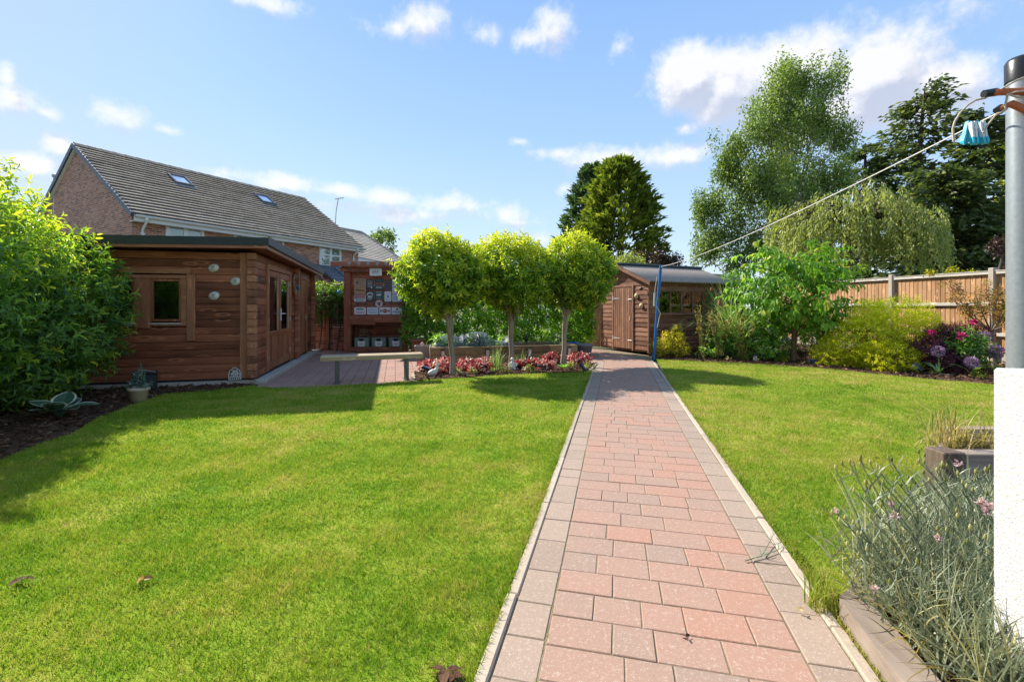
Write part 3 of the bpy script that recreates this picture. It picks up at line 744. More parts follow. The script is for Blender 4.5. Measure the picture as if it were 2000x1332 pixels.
def lay(items, mat, base, name, limit, parent):
    items = sorted(items, key=lambda q: q[2]); rest = MB()
    seen = [q for q in items if q[3] > 1.25]; early = [q for q in items if q[3] <= 1.25]
    for i, q in enumerate(seen):
        if i < limit:
            mb = MB(); paver_mb(mb, *q); mb.build(name, mat, parent)
        else: paver_mb(rest, *q)
    for q in early: paver_mb(rest, *q)
    if rest.v: tag(rest.build('far_'+base, mat, parent), kind='stuff')
lay(red, M['paver_red'], 'pavers', 'paver', 290, path)
lay(grey, M['paver_grey'], 'edge_pavers', 'edge_paver', 110, path)
# pale edging strips, laid in lengths
for x0, x1, smax in ((-.462, -.415, 9.25), (.815, .862, 10.7)):
    s = .2
    while s < smax:
        ln = min(random.uniform(.85, .95), smax-s)
        mb = MB(); wob_ = random.uniform(-.004, .004)
        mb.cbox(x0+wob_, x1+wob_, s+.002, s+ln-.002, -.06, .007+random.uniform(-.003, .006), .006, random.random(), fp)
        mb.build('edging_strip', M['kerb'], path); s += ln

# ---- the patio between garden room, bar and shed
A_SH = math.atan2(.2487, .9686)                      # the garden room's turn
SHC = gp(497, 747, 0)                                # its near corner
fs_ = Frame(SHC, A_SH)
pat_poly = P2([(508, 757), (590, 756), (660, 753), (815, 744), (807, 742), (807, 726), (860, 716), (960, 709), (1080, 706), (1164, 711), (1150, 726)]) + [K(-.46, 9.2), K(-.46, 10.75), K(.86, 10.75), gp(1267, 693), gp(1172, 679.5), gp(1125, 676), gp(800, 684), gp(690, 682), gp(600, 683)]
patio = sheet('patio', pat_poly, -.018, M['joint']); tag(patio, kind='structure')
fp_cur = fs_
cand = []
for i in range(-2, 44):
    x0 = i*.178+.13; y = -1.2+random.uniform(-.2, 0)
    while y < 7.5:
        ln = random.choice([.24, .24, .28, .2]); c_ = fs_.w(x0+.09, y+ln/2, 0)
        if inpoly(pat_poly, c_.x, c_.y):
            pv = 1
            cand.append((x0, x0+.178, y, y+ln, random.choice([.3, .45, .5, .6, .75])+random.uniform(-.1, .1), c_.y, c_.x))
        y += ln
cand.sort(key=lambda q: q[5])
rest = MB(); n_ = 0
for q in cand:
    if n_ < 200 and q[6] < -.9:
        mb = MB(); paver_mb(mb, *q[:5], c=.004); mb.build('paver', M['patio_red'], patio); n_ += 1
    else: paver_mb(rest, *q[:5], c=.004)
tag(rest.build('far_pavers', M['patio_red'], patio), kind='stuff')
# edging round the small bed under the trees
for a, b in (((807, 742), (808, 727)), ((1152, 724), (1164, 711))):
    A, B = gp(*a), gp(*b); d = (B-A).normalized(); nrm = Vector((d.y, -d.x, 0))
    mb = MB(); mb.slab([A-nrm*.02, A+nrm*.03, B+nrm*.03, B-nrm*.02], -.05, .02); mb.build('edging_strip', M['kerb'], patio)

# ================================================================== THE NEIGHBOUR'S BRICK HOUSE
HL = Vector((-14.46, 17.3, 0)); HA = math.atan2(.876, .482)
house = thing('brick_house', 'red brick house with long tiled roof and two skylights behind the garden room', 'house', HL, HA)
HLEN, HW, EZ, RZ = 11.07, 10.0, 5.0, 8.27
mb = MB(); mb.box(0, HLEN, 0, .3, 0, EZ-.05)
mb.add([(0, .3, 0), (0, HW, 0), (0, HW, EZ), (0, HW/2, RZ-.12), (0, .3, EZ+.12)], [(4, 3, 2, 1, 0)])
mb.add([(HLEN, .3, 0), (HLEN, HW, 0), (HLEN, HW, EZ), (HLEN, HW/2, RZ-.12), (HLEN, .3, EZ+.12)], [(0, 1, 2, 3, 4)])
wall = mb.build('wall', M['brick'], house)
# roof: every course a lapped strip
sl = math.atan2(RZ-EZ, HW/2); ov = .38
roofm = MB(); roofm.add([(-.1, -ov, EZ-ov*math.tan(sl)-.03), (HLEN+.1, -ov, EZ-ov*math.tan(sl)-.03), (HLEN+.1, HW/2, RZ-.03), (-.1, HW/2, RZ-.03),
                         (HLEN+.1, HW+ov, EZ-ov*math.tan(sl)-.03), (-.1, HW+ov, EZ-ov*math.tan(sl)-.03)], [(0, 1, 2, 3), (3, 2, 4, 5)])
roof = roofm.build('roof', M['tile'], house)
NC = 22; L = math.hypot(HW/2+ov, (HW/2+ov)*math.tan(sl)); step = L/NC
def course(mb, k, x0, x1, lip=.09, front=True):
    a = k*step; b = a+step+.04
    def pt(x, t, h):
        y = -ov+t*cos(sl)-h*sin(sl)*0; z = EZ-ov*math.tan(sl)+t*sin(sl)
        return (x, y-h*sin(sl), z+h*cos(sl))
    sag = random.uniform(-.006, .006)
    vs = [pt(x0, a+.07, .0), pt(x1, a+.07, .0), pt(x0, a, lip+sag), pt(x1, a, lip+sag), pt(x0, b, .006), pt(x1, b, .006)]
    mb.add(vs, [(0, 1, 3, 2), (2, 3, 5, 4)], k/NC)
for k in range(NC):
    mb = MB(); course(mb, k, -.12, HLEN+.12); mb.build('tile_course', M['tile'], roof)
mb = MB()
x = -.12
while x < HLEN+.1:
    mb2 = [(x, HW/2-.16, RZ-.03), (x, HW/2-.1, RZ+.06), (x, HW/2, RZ+.1), (x, HW/2+.1, RZ+.06), (x, HW/2+.16, RZ-.03)]
    x2 = min(x+.445, HLEN+.12)
    mb.add(mb2+[(x2, p[1], p[2]-.012) for p in mb2], [(i, i+1, i+6, i+5) for i in range(4)]+[(0, 5, 9, 4)], random.random()); x += .45
mb.build('ridge', M['tile'], roof)
# dry-verge units up the near gable, both slopes
for k in range(24):
    for side in (0, 1):
        t0 = k*L/24; t1 = t0+L/24-.015
        def pt(x, t, h):
            y = -ov+t*cos(sl)-h*sin(sl); z = EZ-ov*math.tan(sl)+t*sin(sl)+h*cos(sl)
            return (x, y if side == 0 else HW-y, z)
        mb = MB()
        vs = [pt(-.17, t0, -.13), pt(-.17, t1, -.13), pt(-.17, t1, .05), pt(-.17, t0, .07), pt(-.04, t0, -.13), pt(-.04, t1, -.13), pt(-.04, t1, .05), pt(-.04, t0, .07)]
        mb.add(vs, [(0, 1, 2, 3), (3, 2, 6, 7), (0, 3, 7, 4), (0, 4, 5, 1), (1, 5, 6, 2)])
        mb.build('verge_tile', M['slate'], roof)
mb = MB()
for side in (0, 1):
    def pt(x, t, h):
        y = -ov+.1+t*cos(sl)-h*sin(sl); z = EZ-(ov-.1)*math.tan(sl)+t*sin(sl)+h*cos(sl)
        return (x, y if side == 0 else HW-y, z)
    mb.add([pt(-.1, 0, -.17), pt(-.1, L-.12, -.17), pt(-.1, L-.12, -.12), pt(-.1, 0, -.12), pt(.01, 0, -.17), pt(.01, L-.12, -.17), pt(.01, L-.12, -.12), pt(.01, 0, -.12)],
           [(0, 1, 2, 3), (0, 4, 5, 1), (3, 2, 6, 7)])
mb.build('barge_trim', M['white'], roof)
# eaves
ez = EZ-ov*math.tan(sl)
mb = MB(); mb.box(-.06, HLEN+.1, -ov+.02, -ov+.045, ez-.26, ez-.03); mb.box(-.06, HLEN+.1, -ov+.05, 0, ez-.26, ez-.235); mb.build('fascia', M['white_gutter'], house)
mb = MB()
prof = [(-ov-.1, ez-.02), (-ov-.1, ez-.07), (-ov-.065, ez-.115), (-ov-.02, ez-.115), (-ov+.015, ez-.07), (-ov+.015, ez-.02), (-ov-.0, ez-.02), (-ov-.04, ez-.09), (-ov-.085, ez-.02)]
n = len(prof); vs = [(-.05, y, z) for y, z in prof]+[(HLEN+.2, y, z) for y, z in prof]
mb.add(vs, [(i, (i+1) % n, (i+1) % n+n, i+n) for i in range(n)]); gut = mb.build('gutter', M['white_gutter'], house)
for xx in (.32, HLEN-.42):
    mb = MB(); mb.tube([(xx, -ov-.03, ez-.1), (xx, -ov-.03, ez-.24), (xx, -.09, ez-.5), (xx, -.07, ez-.7), (xx, -.07, .1)], .045, 8)
    mb.lathe([(.06, ez-.22), (.065, ez-.2), (.065, ez-.1), (.06, ez-.08)], (xx, -ov-.03, 0), 8)
    for zz in (4.05, 2.6): mb.box(xx-.075, xx+.075, -.12, -.01, zz, zz+.05)
    mb.build('downpipe', M['white_gutter'], house)
def house_window(x0, x1, z0, z1, lights, tops=False):
    wmb = MB(); t = .075
    wmb.box(x0-.06, x1+.06, -.075, -.004, z0-.07, z0-.005)
    for a, b, c_, d in ((x0, x0+t, z0, z1), (x1-t, x1, z0, z1), (x0+t, x1-t, z0, z0+t), (x0+t, x1-t, z1-t, z1)): wmb.box(a, b, -.05, -.003, c_, d)
    wnd = wmb.build('window', M['white'], house)
    sm = MB(); gl = []
    for i in range(lights):
        a = x0+t+(x1-x0-2*t)*i/lights; b = x0+t+(x1-x0-2*t)*(i+1)/lights
        if i: sm.box(a-.035, a+.035, -.056, -.004, z0+t, z1-t)
        parts = [(z0+t, z1-t)] if not tops else [(z0+t, z0+(z1-z0)*.52), (z0+(z1-z0)*.52, z1-t)]
        for k, (c_, d) in enumerate(parts):
            s_ = .042; a2 = a+(.035 if i else 0); b2 = b-(.035 if i < lights-1 else 0)
            for q in ((a2, a2+s_, c_, d), (b2-s_, b2, c_, d), (a2+s_, b2-s_, c_, c_+s_), (a2+s_, b2-s_, d-s_, d)): sm.box(q[0], q[1], -.064, -.006, q[2], q[3])
            gl.append((a2+s_, b2-s_, c_+s_, d-s_))
    if sm.v: sm.build('sash', M['white'], wnd)
    for q in gl:
        m2 = MB(); m2.box(q[0], q[1], -.022, -.018, q[2], q[3]); m2.build('pane', M['glass'], wnd)
    m3 = MB(); m3.box(x0+t, x1-t, -.0135, -.0095, z0+t, z1-t)
    m3.build('blind', M['blind'], wnd)
house_window(1.12, 2.55, 3.45, 4.72, 2, True)
house_window(3.8, 4.62, 3.55, 4.72, 1)
house_window(5.45, 6.27, 3.55, 4.70, 1)
house_window(8.35, 9.8, 3.46, 4.72, 2, True)
mb = MB(); mb.lathe([(.05, .0), (.11, 0), (.11, .05), (.075, .06), (.07, .02), (.0, .02)], (6.62, 0, 4.72), 14, M=Matrix.Rotation(R(90), 3, 'X')); mb.build('vent', M['white'], house)
# skylights on the front slope
def roof_hit(px, py):
    o = Vector((0, 0, HC)); d = Vector(((px-1000)/F, 1, (600-py)/F))
    fh = Frame(HL, HA)
    n_l = Vector((0, -sin(sl), cos(sl))); nw = fh.w(*n_l)-fh.l; p0 = fh.w(0, 0, EZ)
    t = (p0-o).dot(nw)/d.dot(nw); p = o+d*t-fh.l
    return fh.c*p.x+fh.s*p.y, -fh.s*p.x+fh.c*p.y
for (tl, br) in (((322, 340), (381, 369)), ((491, 380), (541, 403))):
    xa, ya = roof_hit(*tl); xb, yb = roof_hit(*br)
    x0, x1 = min(xa, xb), max(xa, xb); y0, y1 = min(ya, yb), max(ya, yb)
    xm, ym = (x0+x1)/2, (y0+y1)/2; w_, h_ = .8, 1.02
    def pt(x, t, h): return (x, ym+t*cos(sl)-h*sin(sl), EZ+ym*math.tan(sl)+t*sin(sl)+h*cos(sl))
    def slabm(mb, x0, x1, t0, t1, h0, h1):
        mb.add([pt(x, t, h) for h in (h0, h1) for t in (t0, t1) for x in (x0, x1)], [(0, 2, 3, 1), (4, 5, 7, 6), (0, 1, 5, 4), (2, 6, 7, 3), (0, 4, 6, 2), (1, 3, 7, 5)])
    mb = MB(); f_ = .075
    for q in ((xm-w_/2, xm-w_/2+f_, -h_/2, h_/2), (xm+w_/2-f_, xm+w_/2, -h_/2, h_/2), (xm-w_/2+f_, xm+w_/2-f_, -h_/2, -h_/2+f_), (xm-w_/2+f_, xm+w_/2-f_, h_/2-f_, h_/2)): slabm(mb, *q, .0, .14)
    slw = mb.build('skylight', M['slate'], house)
    mb = MB(); slabm(mb, xm-w_/2+f_, xm+w_/2-f_, -h_/2+f_, h_/2-f_, .085, .095); mb.build('pane', M['skyglass'], slw)
    mb = MB(); slabm(mb, xm-w_/2-.1, xm+w_/2+.12, -h_/2-.16, -h_/2-.005, .03, .06); mb.build('flashing', M['galv'], roof)
# aerial
ae = thing('aerial', 'thin television aerial on the far end of the brick house roof', 'aerial', Frame(HL, HA).w(HLEN+.1, 2.1, 6.2))
mb = MB(); mb.tube([(0, 0, 0), (.06, 0, 1.0), (.2, 0, 1.75)], .02, 6); mb.build('mast', M['black'], ae)
mb = MB(); mb.tube([(-.02, .0, 1.7), (.55, -.1, 1.78)], .018, 5)
for i in range(5): mb.tube([(.06+i*.11, .12, 1.72+.015*i), (.06+i*.11, -.2, 1.72+.015*i)], .012, 5)
mb.build('antenna_rods', M['black'], ae)
fl = thing('flue_pipe', 'grey metal flue rising behind the hedge, left of the brick gable', 'flue', at(108, 380, 21))
mb = MB(); mb.tube([(0, 0, -1.6), (0, 0, .75)], .075, 10); mb.build('pipe', M['galv'], fl)
mb = MB(); mb.lathe([(.0, .93), (.12, .9), (.13, .8), (.09, .78)], (0, 0, 0), 10); mb.build('cap', M['galv'], fl)

# lean-to conservatory roof under the right-hand window
lt = thing('lean_to', 'grey lean-to roof with a roof light against the brick house', 'lean-to', Frame(HL, HA).w(8.3, -1.5, 0), HA)
mb = MB(); mb.box(0, 3.0, 0, 1.45, 0, 2.35); mb.build('wall', M['brick'], lt)
def lp(x, y, h=0): return (x, y, 2.42+(y+.2)*.62+h)
mb = MB(); mb.add([lp(-.2, -.25), lp(3.2, -.25), lp(3.2, 1.48), lp(-.2, 1.48), lp(-.2, -.25, .09), lp(3.2, -.25, .09), lp(3.2, 1.48, .09), lp(-.2, 1.48, .09)],
                  [(0, 3, 2, 1), (4, 5, 6, 7), (0, 1, 5, 4), (1, 2, 6, 5), (3, 0, 4, 7), (2, 3, 7, 6)]); lr = mb.build('roof', M['slate'], lt)
for k in range(5):
    mb = MB(); a = -.25+k*.34
    mb.add([lp(-.22, a, .10), lp(3.22, a, .10), lp(-.22, a, .14), lp(3.22, a, .14), lp(-.22, a+.36, .102), lp(3.22, a+.36, .102)], [(0, 1, 3, 2), (2, 3, 5, 4)]); mb.build('slate_course', M['slate'], lr)
mb = MB(); mb.add([lp(.75, .3, .15), lp(1.7, .3, .15), lp(1.7, 1.1, .15), lp(.75, 1.1, .15), lp(.75, .3, .2), lp(1.7, .3, .2), lp(1.7, 1.1, .2), lp(.75, 1.1, .2)],
                  [(4, 5, 6, 7), (0, 1, 5, 4), (1, 2, 6, 5), (2, 3, 7, 6), (3, 0, 4, 7)])
m_, nt_ = newmat('roof_light_glass'); done(nt_, bsdf(nt_, col=(.12, .16, .2), rough=.05, spec=1.0)); mb.build('roof_light', m_, lr)
mb = MB(); mb.box(-.2, 3.2, -.34, -.255, 2.3, 2.4); mb.build('gutter', M['white_gutter'], lt)

# second, lower house beyond
h2 = thing('brick_house', 'lower tiled roof with white eaves beyond the long brick house', 'house', at(690, 600, 30))
e0, e1, r0, r1 = at(640, 492, 27.5), at(806, 523, 36), at(622, 440, 34), at(706, 455, 38.5)
mb = MB()
for k in range(17):
    a, b = k/17, (k+1.15)/17
    p0, p1 = e0.lerp(r0, a), e1.lerp(r1, a); q0, q1 = e0.lerp(r0, b), e1.lerp(r1, b); up = Vector((0, 0, .06))
    mbk = MB(); mbk.add([p0, p1, p0+up, p1+up, q0+up*.1, q1+up*.1], [(0, 1, 3, 2), (2, 3, 5, 4)], k/17)
    if k == 0: rf2 = mbk.build('roof', M['tile'], h2, True)
    else: mbk.build('tile_course', M['tile'], rf2, True)
mb = MB(); back = (e1-e0).cross(Vector((0, 0, 1))).normalized()*-1
b0, b1 = e0+back*12, e1+back*10
mb.add([e1, r1, b1], [(0, 1, 2)]); mb.add([r0, r1, b1, b0], [(0, 1, 2, 3)]); mb.build('hip_slope', M['tile'], rf2, True)
mb = MB(); mb.tube([e1+Vector((0, 0, .05)), r1+Vector((0, 0, .06)), r0+Vector((0, 0, .06))], .11, 6); mb.build('ridge', M['tile'], rf2, True)
z_ = Vector((0, 0, 1))
mb = MB(); mb.add([e0-z_*.3, e1-z_*.3, e1-z_*.02, e0-z_*.02], [(0, 1, 2, 3)]); mb.add([e0-z_*.3, e1-z_*.3, e1-z_*.3+back*.4, e0-z_*.3+back*.4], [(3, 2, 1, 0)]); mb.build('fascia', M['white'], h2, True)
w0, w1 = e0+back*.4, e1+back*.4
mb = MB(); mb.add([Vector((w0.x, w0.y, 0)), Vector((w1.x, w1.y, 0)), w1-z_*.25, w0-z_*.25], [(0, 1, 2, 3)]); mb.build('wall', M['brick'], h2, True)
# a far roof and chimney seen just over the clipped trees
h3 = thing('distant_house', 'far brown roof with a chimney just over the clipped trees', 'house', at(950, 600, 60))
a_, b_, c_, d_ = at(905, 500, 58), at(990, 500, 62), at(985, 476, 66), at(918, 480, 64)
mb = MB(); mb.add([a_, b_, c_, d_], [(0, 1, 2, 3)]); mb.add([d_, c_, c_+Vector((0, 6, -2)), d_+Vector((0, 6, -2))], [(0, 1, 2, 3)]); mb.build('roof', M['terracotta'], h3, True)
mb = MB(); mb.add([Vector((a_.x, a_.y+.4, 0)), Vector((b_.x, b_.y+.4, 0)), b_+Vector((0, .4, 0)), a_+Vector((0, .4, 0))], [(0, 1, 2, 3)]); mb.build('wall', M['brick'], h3, True)
p = at(1020, 476, 64); mb = MB(); mb.box(p.x-.5, p.x+.5, p.y-.4, p.y+.4, 0, p.z)
for dx in (-.25, .25): mb.lathe([(.17, p.z), (.15, p.z+.45), (.19, p.z+.5), (.1, p.z+.5)], (p.x+dx, p.y, 0), 10)
mb.build('chimney', M['brick'], h3, True)

# ================================================================== THE GARDEN ROOM
sh = thing('garden_room', 'dark stained timber garden room with green felt roof and double doors', 'garden room', SHC, A_SH)
WX, WY, Z0, Z1 = -4.6, 5.2, .085, 2.14
NB = 17; BH = (Z1-Z0)/NB
def log_board_x(x0, x1, z, y=0.0):
    c = .0045; pr = [(y-.026, z+c), (y-.03, z+BH/2), (y-.026, z+BH-c), (y-.008, z+BH-.002), (y+.03, z+BH-.002), (y+.03, z+.002), (y-.008, z+.002)]
    mb = MB(); n = len(pr)
    vs = [(x0, a, b) for a, b in pr]+[(x1, a, b) for a, b in pr]
    mb.add(vs, [(i, i+n, (i+1) % n+n, (i+1) % n) for i in range(n)]+[tuple(range(n)), tuple(range(2*n-1, n-1, -1))], random.random()); return mb
def log_board_y(y0, y1, z, x=0.0):
    c = .0045; pr = [(x+.026, z+c), (x+.03, z+BH/2), (x+.026, z+BH-c), (x+.008, z+BH-.002), (x-.03, z+BH-.002), (x-.03, z+.002), (x+.008, z+.002)]
    mb = MB(); n = len(pr)
    vs = [(a, y0, b) for a, b in pr]+[(a, y1, b) for a, b in pr]
    mb.add(vs, [(i, (i+1) % n, (i+1) % n+n, i+n) for i in range(n)]+[tuple(range(n-1, -1, -1)), tuple(range(n, 2*n))], random.random()); return mb
WIN = (-2.36, -.97, .95, 1.76)
for k in range(NB):
    z = Z0+k*BH
    if z+BH > WIN[2]+.02 and z < WIN[3]-.02:
        log_board_x(WIN[1], .0, z).build('board', M['stain_x'], sh); log_board_x(WX, WIN[0], z).build('board', M['stain_x'], sh)
    else: log_board_x(WX, .0, z).build('board', M['stain_x'], sh)
    # side wall, broken at the doors
    D1 = (.6, 2.52); D2 = (3.62, 4.42); segs = [(.0, WY)]
    for dd, top in ((D1, 1.98), (D2, 1.98)):
        if z < top-.05:
            ns = []
            for a, b in segs:
                if a < dd[0] and b > dd[1]: ns += [(a, dd[0]), (dd[1], b)]
                else: ns.append((a, b))
            segs = ns
    for a, b in segs: log_board_y(a+.03, b, z).build('board', M['stain_y'], sh)
    for (y0, y1) in ((-.15, -.03),):       # the crossed log ends at the corner
        mb = MB(); mb.cbox(-.075, .055, y0, y1, z+.003, z+BH-.003, .008, random.random()); mb.build('log_end', M['stain_light_y'], sh)
    for yy in (2.95, 5.05):
        mb = MB(); mb.cbox(.031, .13, yy, yy+.12, z+.003, z+BH-.003, .008, random.random()); mb.build('log_end', M['stain_light_x'], sh)
mb = MB(); mb.box(-.2, -.08, -.055, -.031, Z0, Z1); mb.build('corner_cover', M['stain_z'], sh)
# unseen walls, lining and floor close the room
mb = MB(); mb.box(WX, 0, WY-.04, WY, Z0, Z1); mb.box(WX, WX+.04, .04, WY-.04, Z0, Z1); mb.box(WX, 0, .04, WY-.05, Z0, Z0+.03); mb.build('back_wall', M['stain_x'], sh)
# roof
def rz(x, y): return 2.285-.012*(y)+.0045*x*4
mb = MB(); xs, ys = (-4.95, .29), (-.36, 5.45)
cs = [(xs[0], ys[0]), (xs[1], ys[0]), (xs[1], ys[1]), (xs[0], ys[1])]
def band(mb, h0, h1, inset=0.0, hole=None):
    cc = [(x+(inset if x < 0 else -inset), y+(inset if y < 0 else -inset)) for x, y in cs]
    vs = [(x, y, rz(x, y)+h0) for x, y in cc]+[(x, y, rz(x, y)+h1) for x, y in cc]
    mb.add(vs, [(3, 2, 1, 0), (4, 5, 6, 7), (0, 1, 5, 4), (1, 2, 6, 5), (2, 3, 7, 6), (3, 0, 4, 7)])
band(mb, -.058, .068); rf = mb.build('roof', M['felt'], sh)
mb = MB(); vs = []
for x0, x1, y0, y1 in ((xs[1]+.002, xs[1]+.02, ys[0]-.005, ys[1]+.02),):
    mb.add([(x0, y0, rz(x0, y0)-.05), (x1, y0, rz(x1, y0)-.05), (x1, y1, rz(x1, y1)-.05), (x0, y1, rz(x0, y1)-.05), (x0, y0, rz(x0, y0)+.085), (x1, y0, rz(x1, y0)+.085), (x1, y1, rz(x1, y1)+.085), (x0, y1, rz(x0, y1)+.085)],
           [(0, 3, 2, 1), (4, 5, 6, 7), (0, 1, 5, 4), (1, 2, 6, 5), (2, 3, 7, 6), (3, 0, 4, 7)])
mb.build('felt_edge', M['felt_side'], rf)
mb = MB(); y_ = ys[0]+.012
mb.add([(xs[0], y_, rz(xs[0], y_)-.105), (xs[1]-.01, y_, rz(xs[1], y_)-.105), (xs[1]-.01, y_+.02, rz(xs[1], y_)-.105), (xs[0], y_+.02, rz(xs[0], y_)-.105), (xs[0], y_, rz(xs[0], y_)-.06), (xs[1]-.01, y_, rz(xs[1], y_)-.06), (xs[1]-.01, y_+.02, rz(xs[1], y_)-.06), (xs[0], y_+.02, rz(xs[0], y_)-.06)],
       [(0, 3, 2, 1), (4, 5, 6, 7), (0, 1, 5, 4), (1, 2, 6, 5), (2, 3, 7, 6), (3, 0, 4, 7)]); mb.build('fascia_board', M['stain_light_x'], rf)
mb = MB(); x_ = xs[1]-.012
mb.add([(x_-.02, ys[0]+.035, rz(x_, ys[0])-.115), (x_, ys[0]+.035, rz(x_, ys[0])-.115), (x_, ys[1], rz(x_, ys[1])-.115), (x_-.02, ys[1], rz(x_, ys[1])-.115), (x_-.02, ys[0]+.035, rz(x_, ys[0])-.06), (x_, ys[0]+.035, rz(x_, ys[0])-.06), (x_, ys[1], rz(x_, ys[1])-.06), (x_-.02, ys[1], rz(x_, ys[1])-.06)],
       [(0, 3, 2, 1), (4, 5, 6, 7), (0, 1, 5, 4), (1, 2, 6, 5), (2, 3, 7, 6), (3, 0, 4, 7)]); mb.build('fascia_board', M['stain_light_y'], rf)
mb = MB(); band(mb, -.085, -.06, .05); mb.build('soffit', M['stain_x'], rf)
# plinth of pale slabs
mb = MB(); mb.slab([(-4.6, -.10), (.03, -.10), (.03, .05), (-4.6, .05)], -.04, .055); mb.build('plinth', M['concrete'], sh)
y = -.1
while y < 5.6:
    mb = MB(); ln = random.uniform(.55, .62); mb.cbox(.034, .20, y, min(y+ln, 5.75)-.006, -.03, .062+random.uniform(-.004, .004), .008, random.random()); mb.build('plinth_slab', M['concrete'], sh); y += ln
mb = MB(); mb.box(WX, .005, -.028, .03, .058, Z0-.002); mb.box(-.03, .0335, .05, WY, .058, Z0-.002); mb.build('damp_course', M['black'], sh)
# front window
x0, x1, z0, z1 = WIN
mb = MB(); f_ = .07
mb.box(x0, x1, -.05, .02, z1-.055, z1); mb.box(x0, x1, -.05, .02, z0, z0+.055)
mb.box(x0, x0+f_, -.05, .02, z0+.055, z1-.055); mb.box(x1-f_, x1, -.05, .02, z0+.055, z1-.055)
wn = mb.build('window', M['stain_light_x'], sh)
mb = MB(); mb.cbox(-1.68, -1.47, -.064, .02, z0-.03, z1-.06, .006); mb.build('mullion', M['stain_z'], wn)
for a, b in ((x0+f_, -1.68), (-1.47, x1-f_)):
    mb = MB(); s_ = .035; c0, c1 = z0+.075, z1-.065
    for q in ((a, a+s_, c0, c1), (b-s_, b, c0, c1), (a+s_, b-s_, c0, c0+s_), (a+s_, b-s_, c1-s_, c1)): mb.box(q[0], q[1], -.04, .01, q[2], q[3])
    mb.build('sash', M['door_z'], wn)
    mb = MB(); mb.box(a+s_, b-s_, -.014, -.009, c0+s_, c1-s_); mb.build('pane', M['glass'], wn)
    mb = MB(); mb.box(a, b, -.075, -.03, z0+.03, z0+.052); mb.build('drip_bar', M['steel'], wn)
mb = MB(); mb.cbox(x1+.005, x1+.125, -.06, -.031, z0-.24, z1+.02, .006); mb.build('window_trim', M['stain_z'], sh)
mb = MB(); mb.cbox(x0-.03, x1+.06, -.062, -.031, z1+.022, z1+.10, .006); mb.build('window_trim', M['stain_light_x'], sh)
# doors on the side wall
def leafdoor(y0, y1, hinge, handle):
    mb = MB(); st = .105; x0, x1 = -.005, .04; z0, z1 = .11, 1.93
    for q in ((y0, y0+st, z0, z1), (y1-st, y1, z0, z1), (y0+st, y1-st, z0, z0+.12), (y0+st, y1-st, z1-.12, z1), (y0+st, y1-st, .72, .80)): mb.cbox(x0, x1, q[0], q[1], q[2], q[3], .005)
    d = mb.build('door', M['door_z'], sh)
    n = 6
    for k in range(n):
        a = y0+st+(y1-y0-2*st)*k/n; b = y0+st+(y1-y0-2*st)*(k+1)/n
        mb = MB(); mb.cbox(.004, .022, a+.001, b-.001, z0+.12, .72, .004, random.random()); mb.build('panel_board', M['door_z'], d)
    mb = MB(); mb.box(.012, .017, y0+st, y1-st, .80, z1-.12); mb.build('pane', M['glass'], d)
    mb = MB()
    for q in ((y0+st, y0+st+.018, .80, z1-.12), (y1-st-.018, y1-st, .80, z1-.12)): mb.box(.018, .034, *q)
    mb.build('glazing_bead', M['beige_sign'], d)
    if handle is not None:
        mb = MB(); mb.box(.041, .052, handle-.02, handle+.02, .98, 1.22); mb.tube([(.05, handle, 1.12), (.095, handle, 1.12), (.095, handle+.12, 1.12)], .011, 6); mb.build('handle', M['white'], d)
    for zz in (.28, .95, 1.7):
        mb = MB(); mb.box(.041, .05, hinge-.03, hinge+.03, zz, zz+.1); mb.build('hinge', M['steel'], d)
leafdoor(.685, 1.558, .69, None); leafdoor(1.562, 2.435, 2.43, 1.61)
mb = MB()
for q in ((.6, .68, .09, 2.03), (2.44, 2.52, .09, 2.03)): mb.cbox(-.03, .055, *q, .006)
mb.cbox(-.03, .055, .68, 2.44, 1.94, 2.03, .006); mb.build('door_frame', M['stain_z'], sh)
n = 7; dr = None
for k in range(n):
    a = 3.68+.68*k/n; mb = MB(); mb.cbox(-.01, .03, a+.001, a+.68/n-.001, .11, 1.93, .005, random.random())
    b_ = mb.build('door' if k == 0 else 'door_board', M['door_z'], sh if k == 0 else dr)
    if k == 0: dr = b_
mb = MB(); mb.tube([(.03, 4.29, 1.0), (.075, 4.29, 1.0), (.075, 4.2, 1.0)], .012, 6); mb.box(.031, .04, 4.27, 4.31, .92, 1.08); mb.build('handle', M['steel'], dr)
mb = MB()
for q in ((3.61, 3.68, .09, 2.03), (4.36, 4.43, .09, 2.03)): mb.cbox(-.03, .05, *q, .006)
mb.cbox(-.03, .05, 3.68, 4.36, 1.94, 2.03, .006); mb.build('door_frame', M['stain_z'], sh)
# inside, seen through the glass: a few shapes in the dark room
it = thing('cabinet', 'dark wooden cabinet inside the garden room behind the window', 'cabinet', fs_.w(-1.4, 2.2, Z0+.03), A_SH)
mb = MB(); mb.cbox(-.5, .5, -.2, .2, .0, .9, .01); mb.build('body', M['door_z'], it)
for i in (-1, 1):
    mb = MB(); mb.cbox(min(0, i*.48)+.01, max(0, i*.48)-.01, -.225, -.202, .06, .84, .006); mb.build('door', M['bar_z'], it)

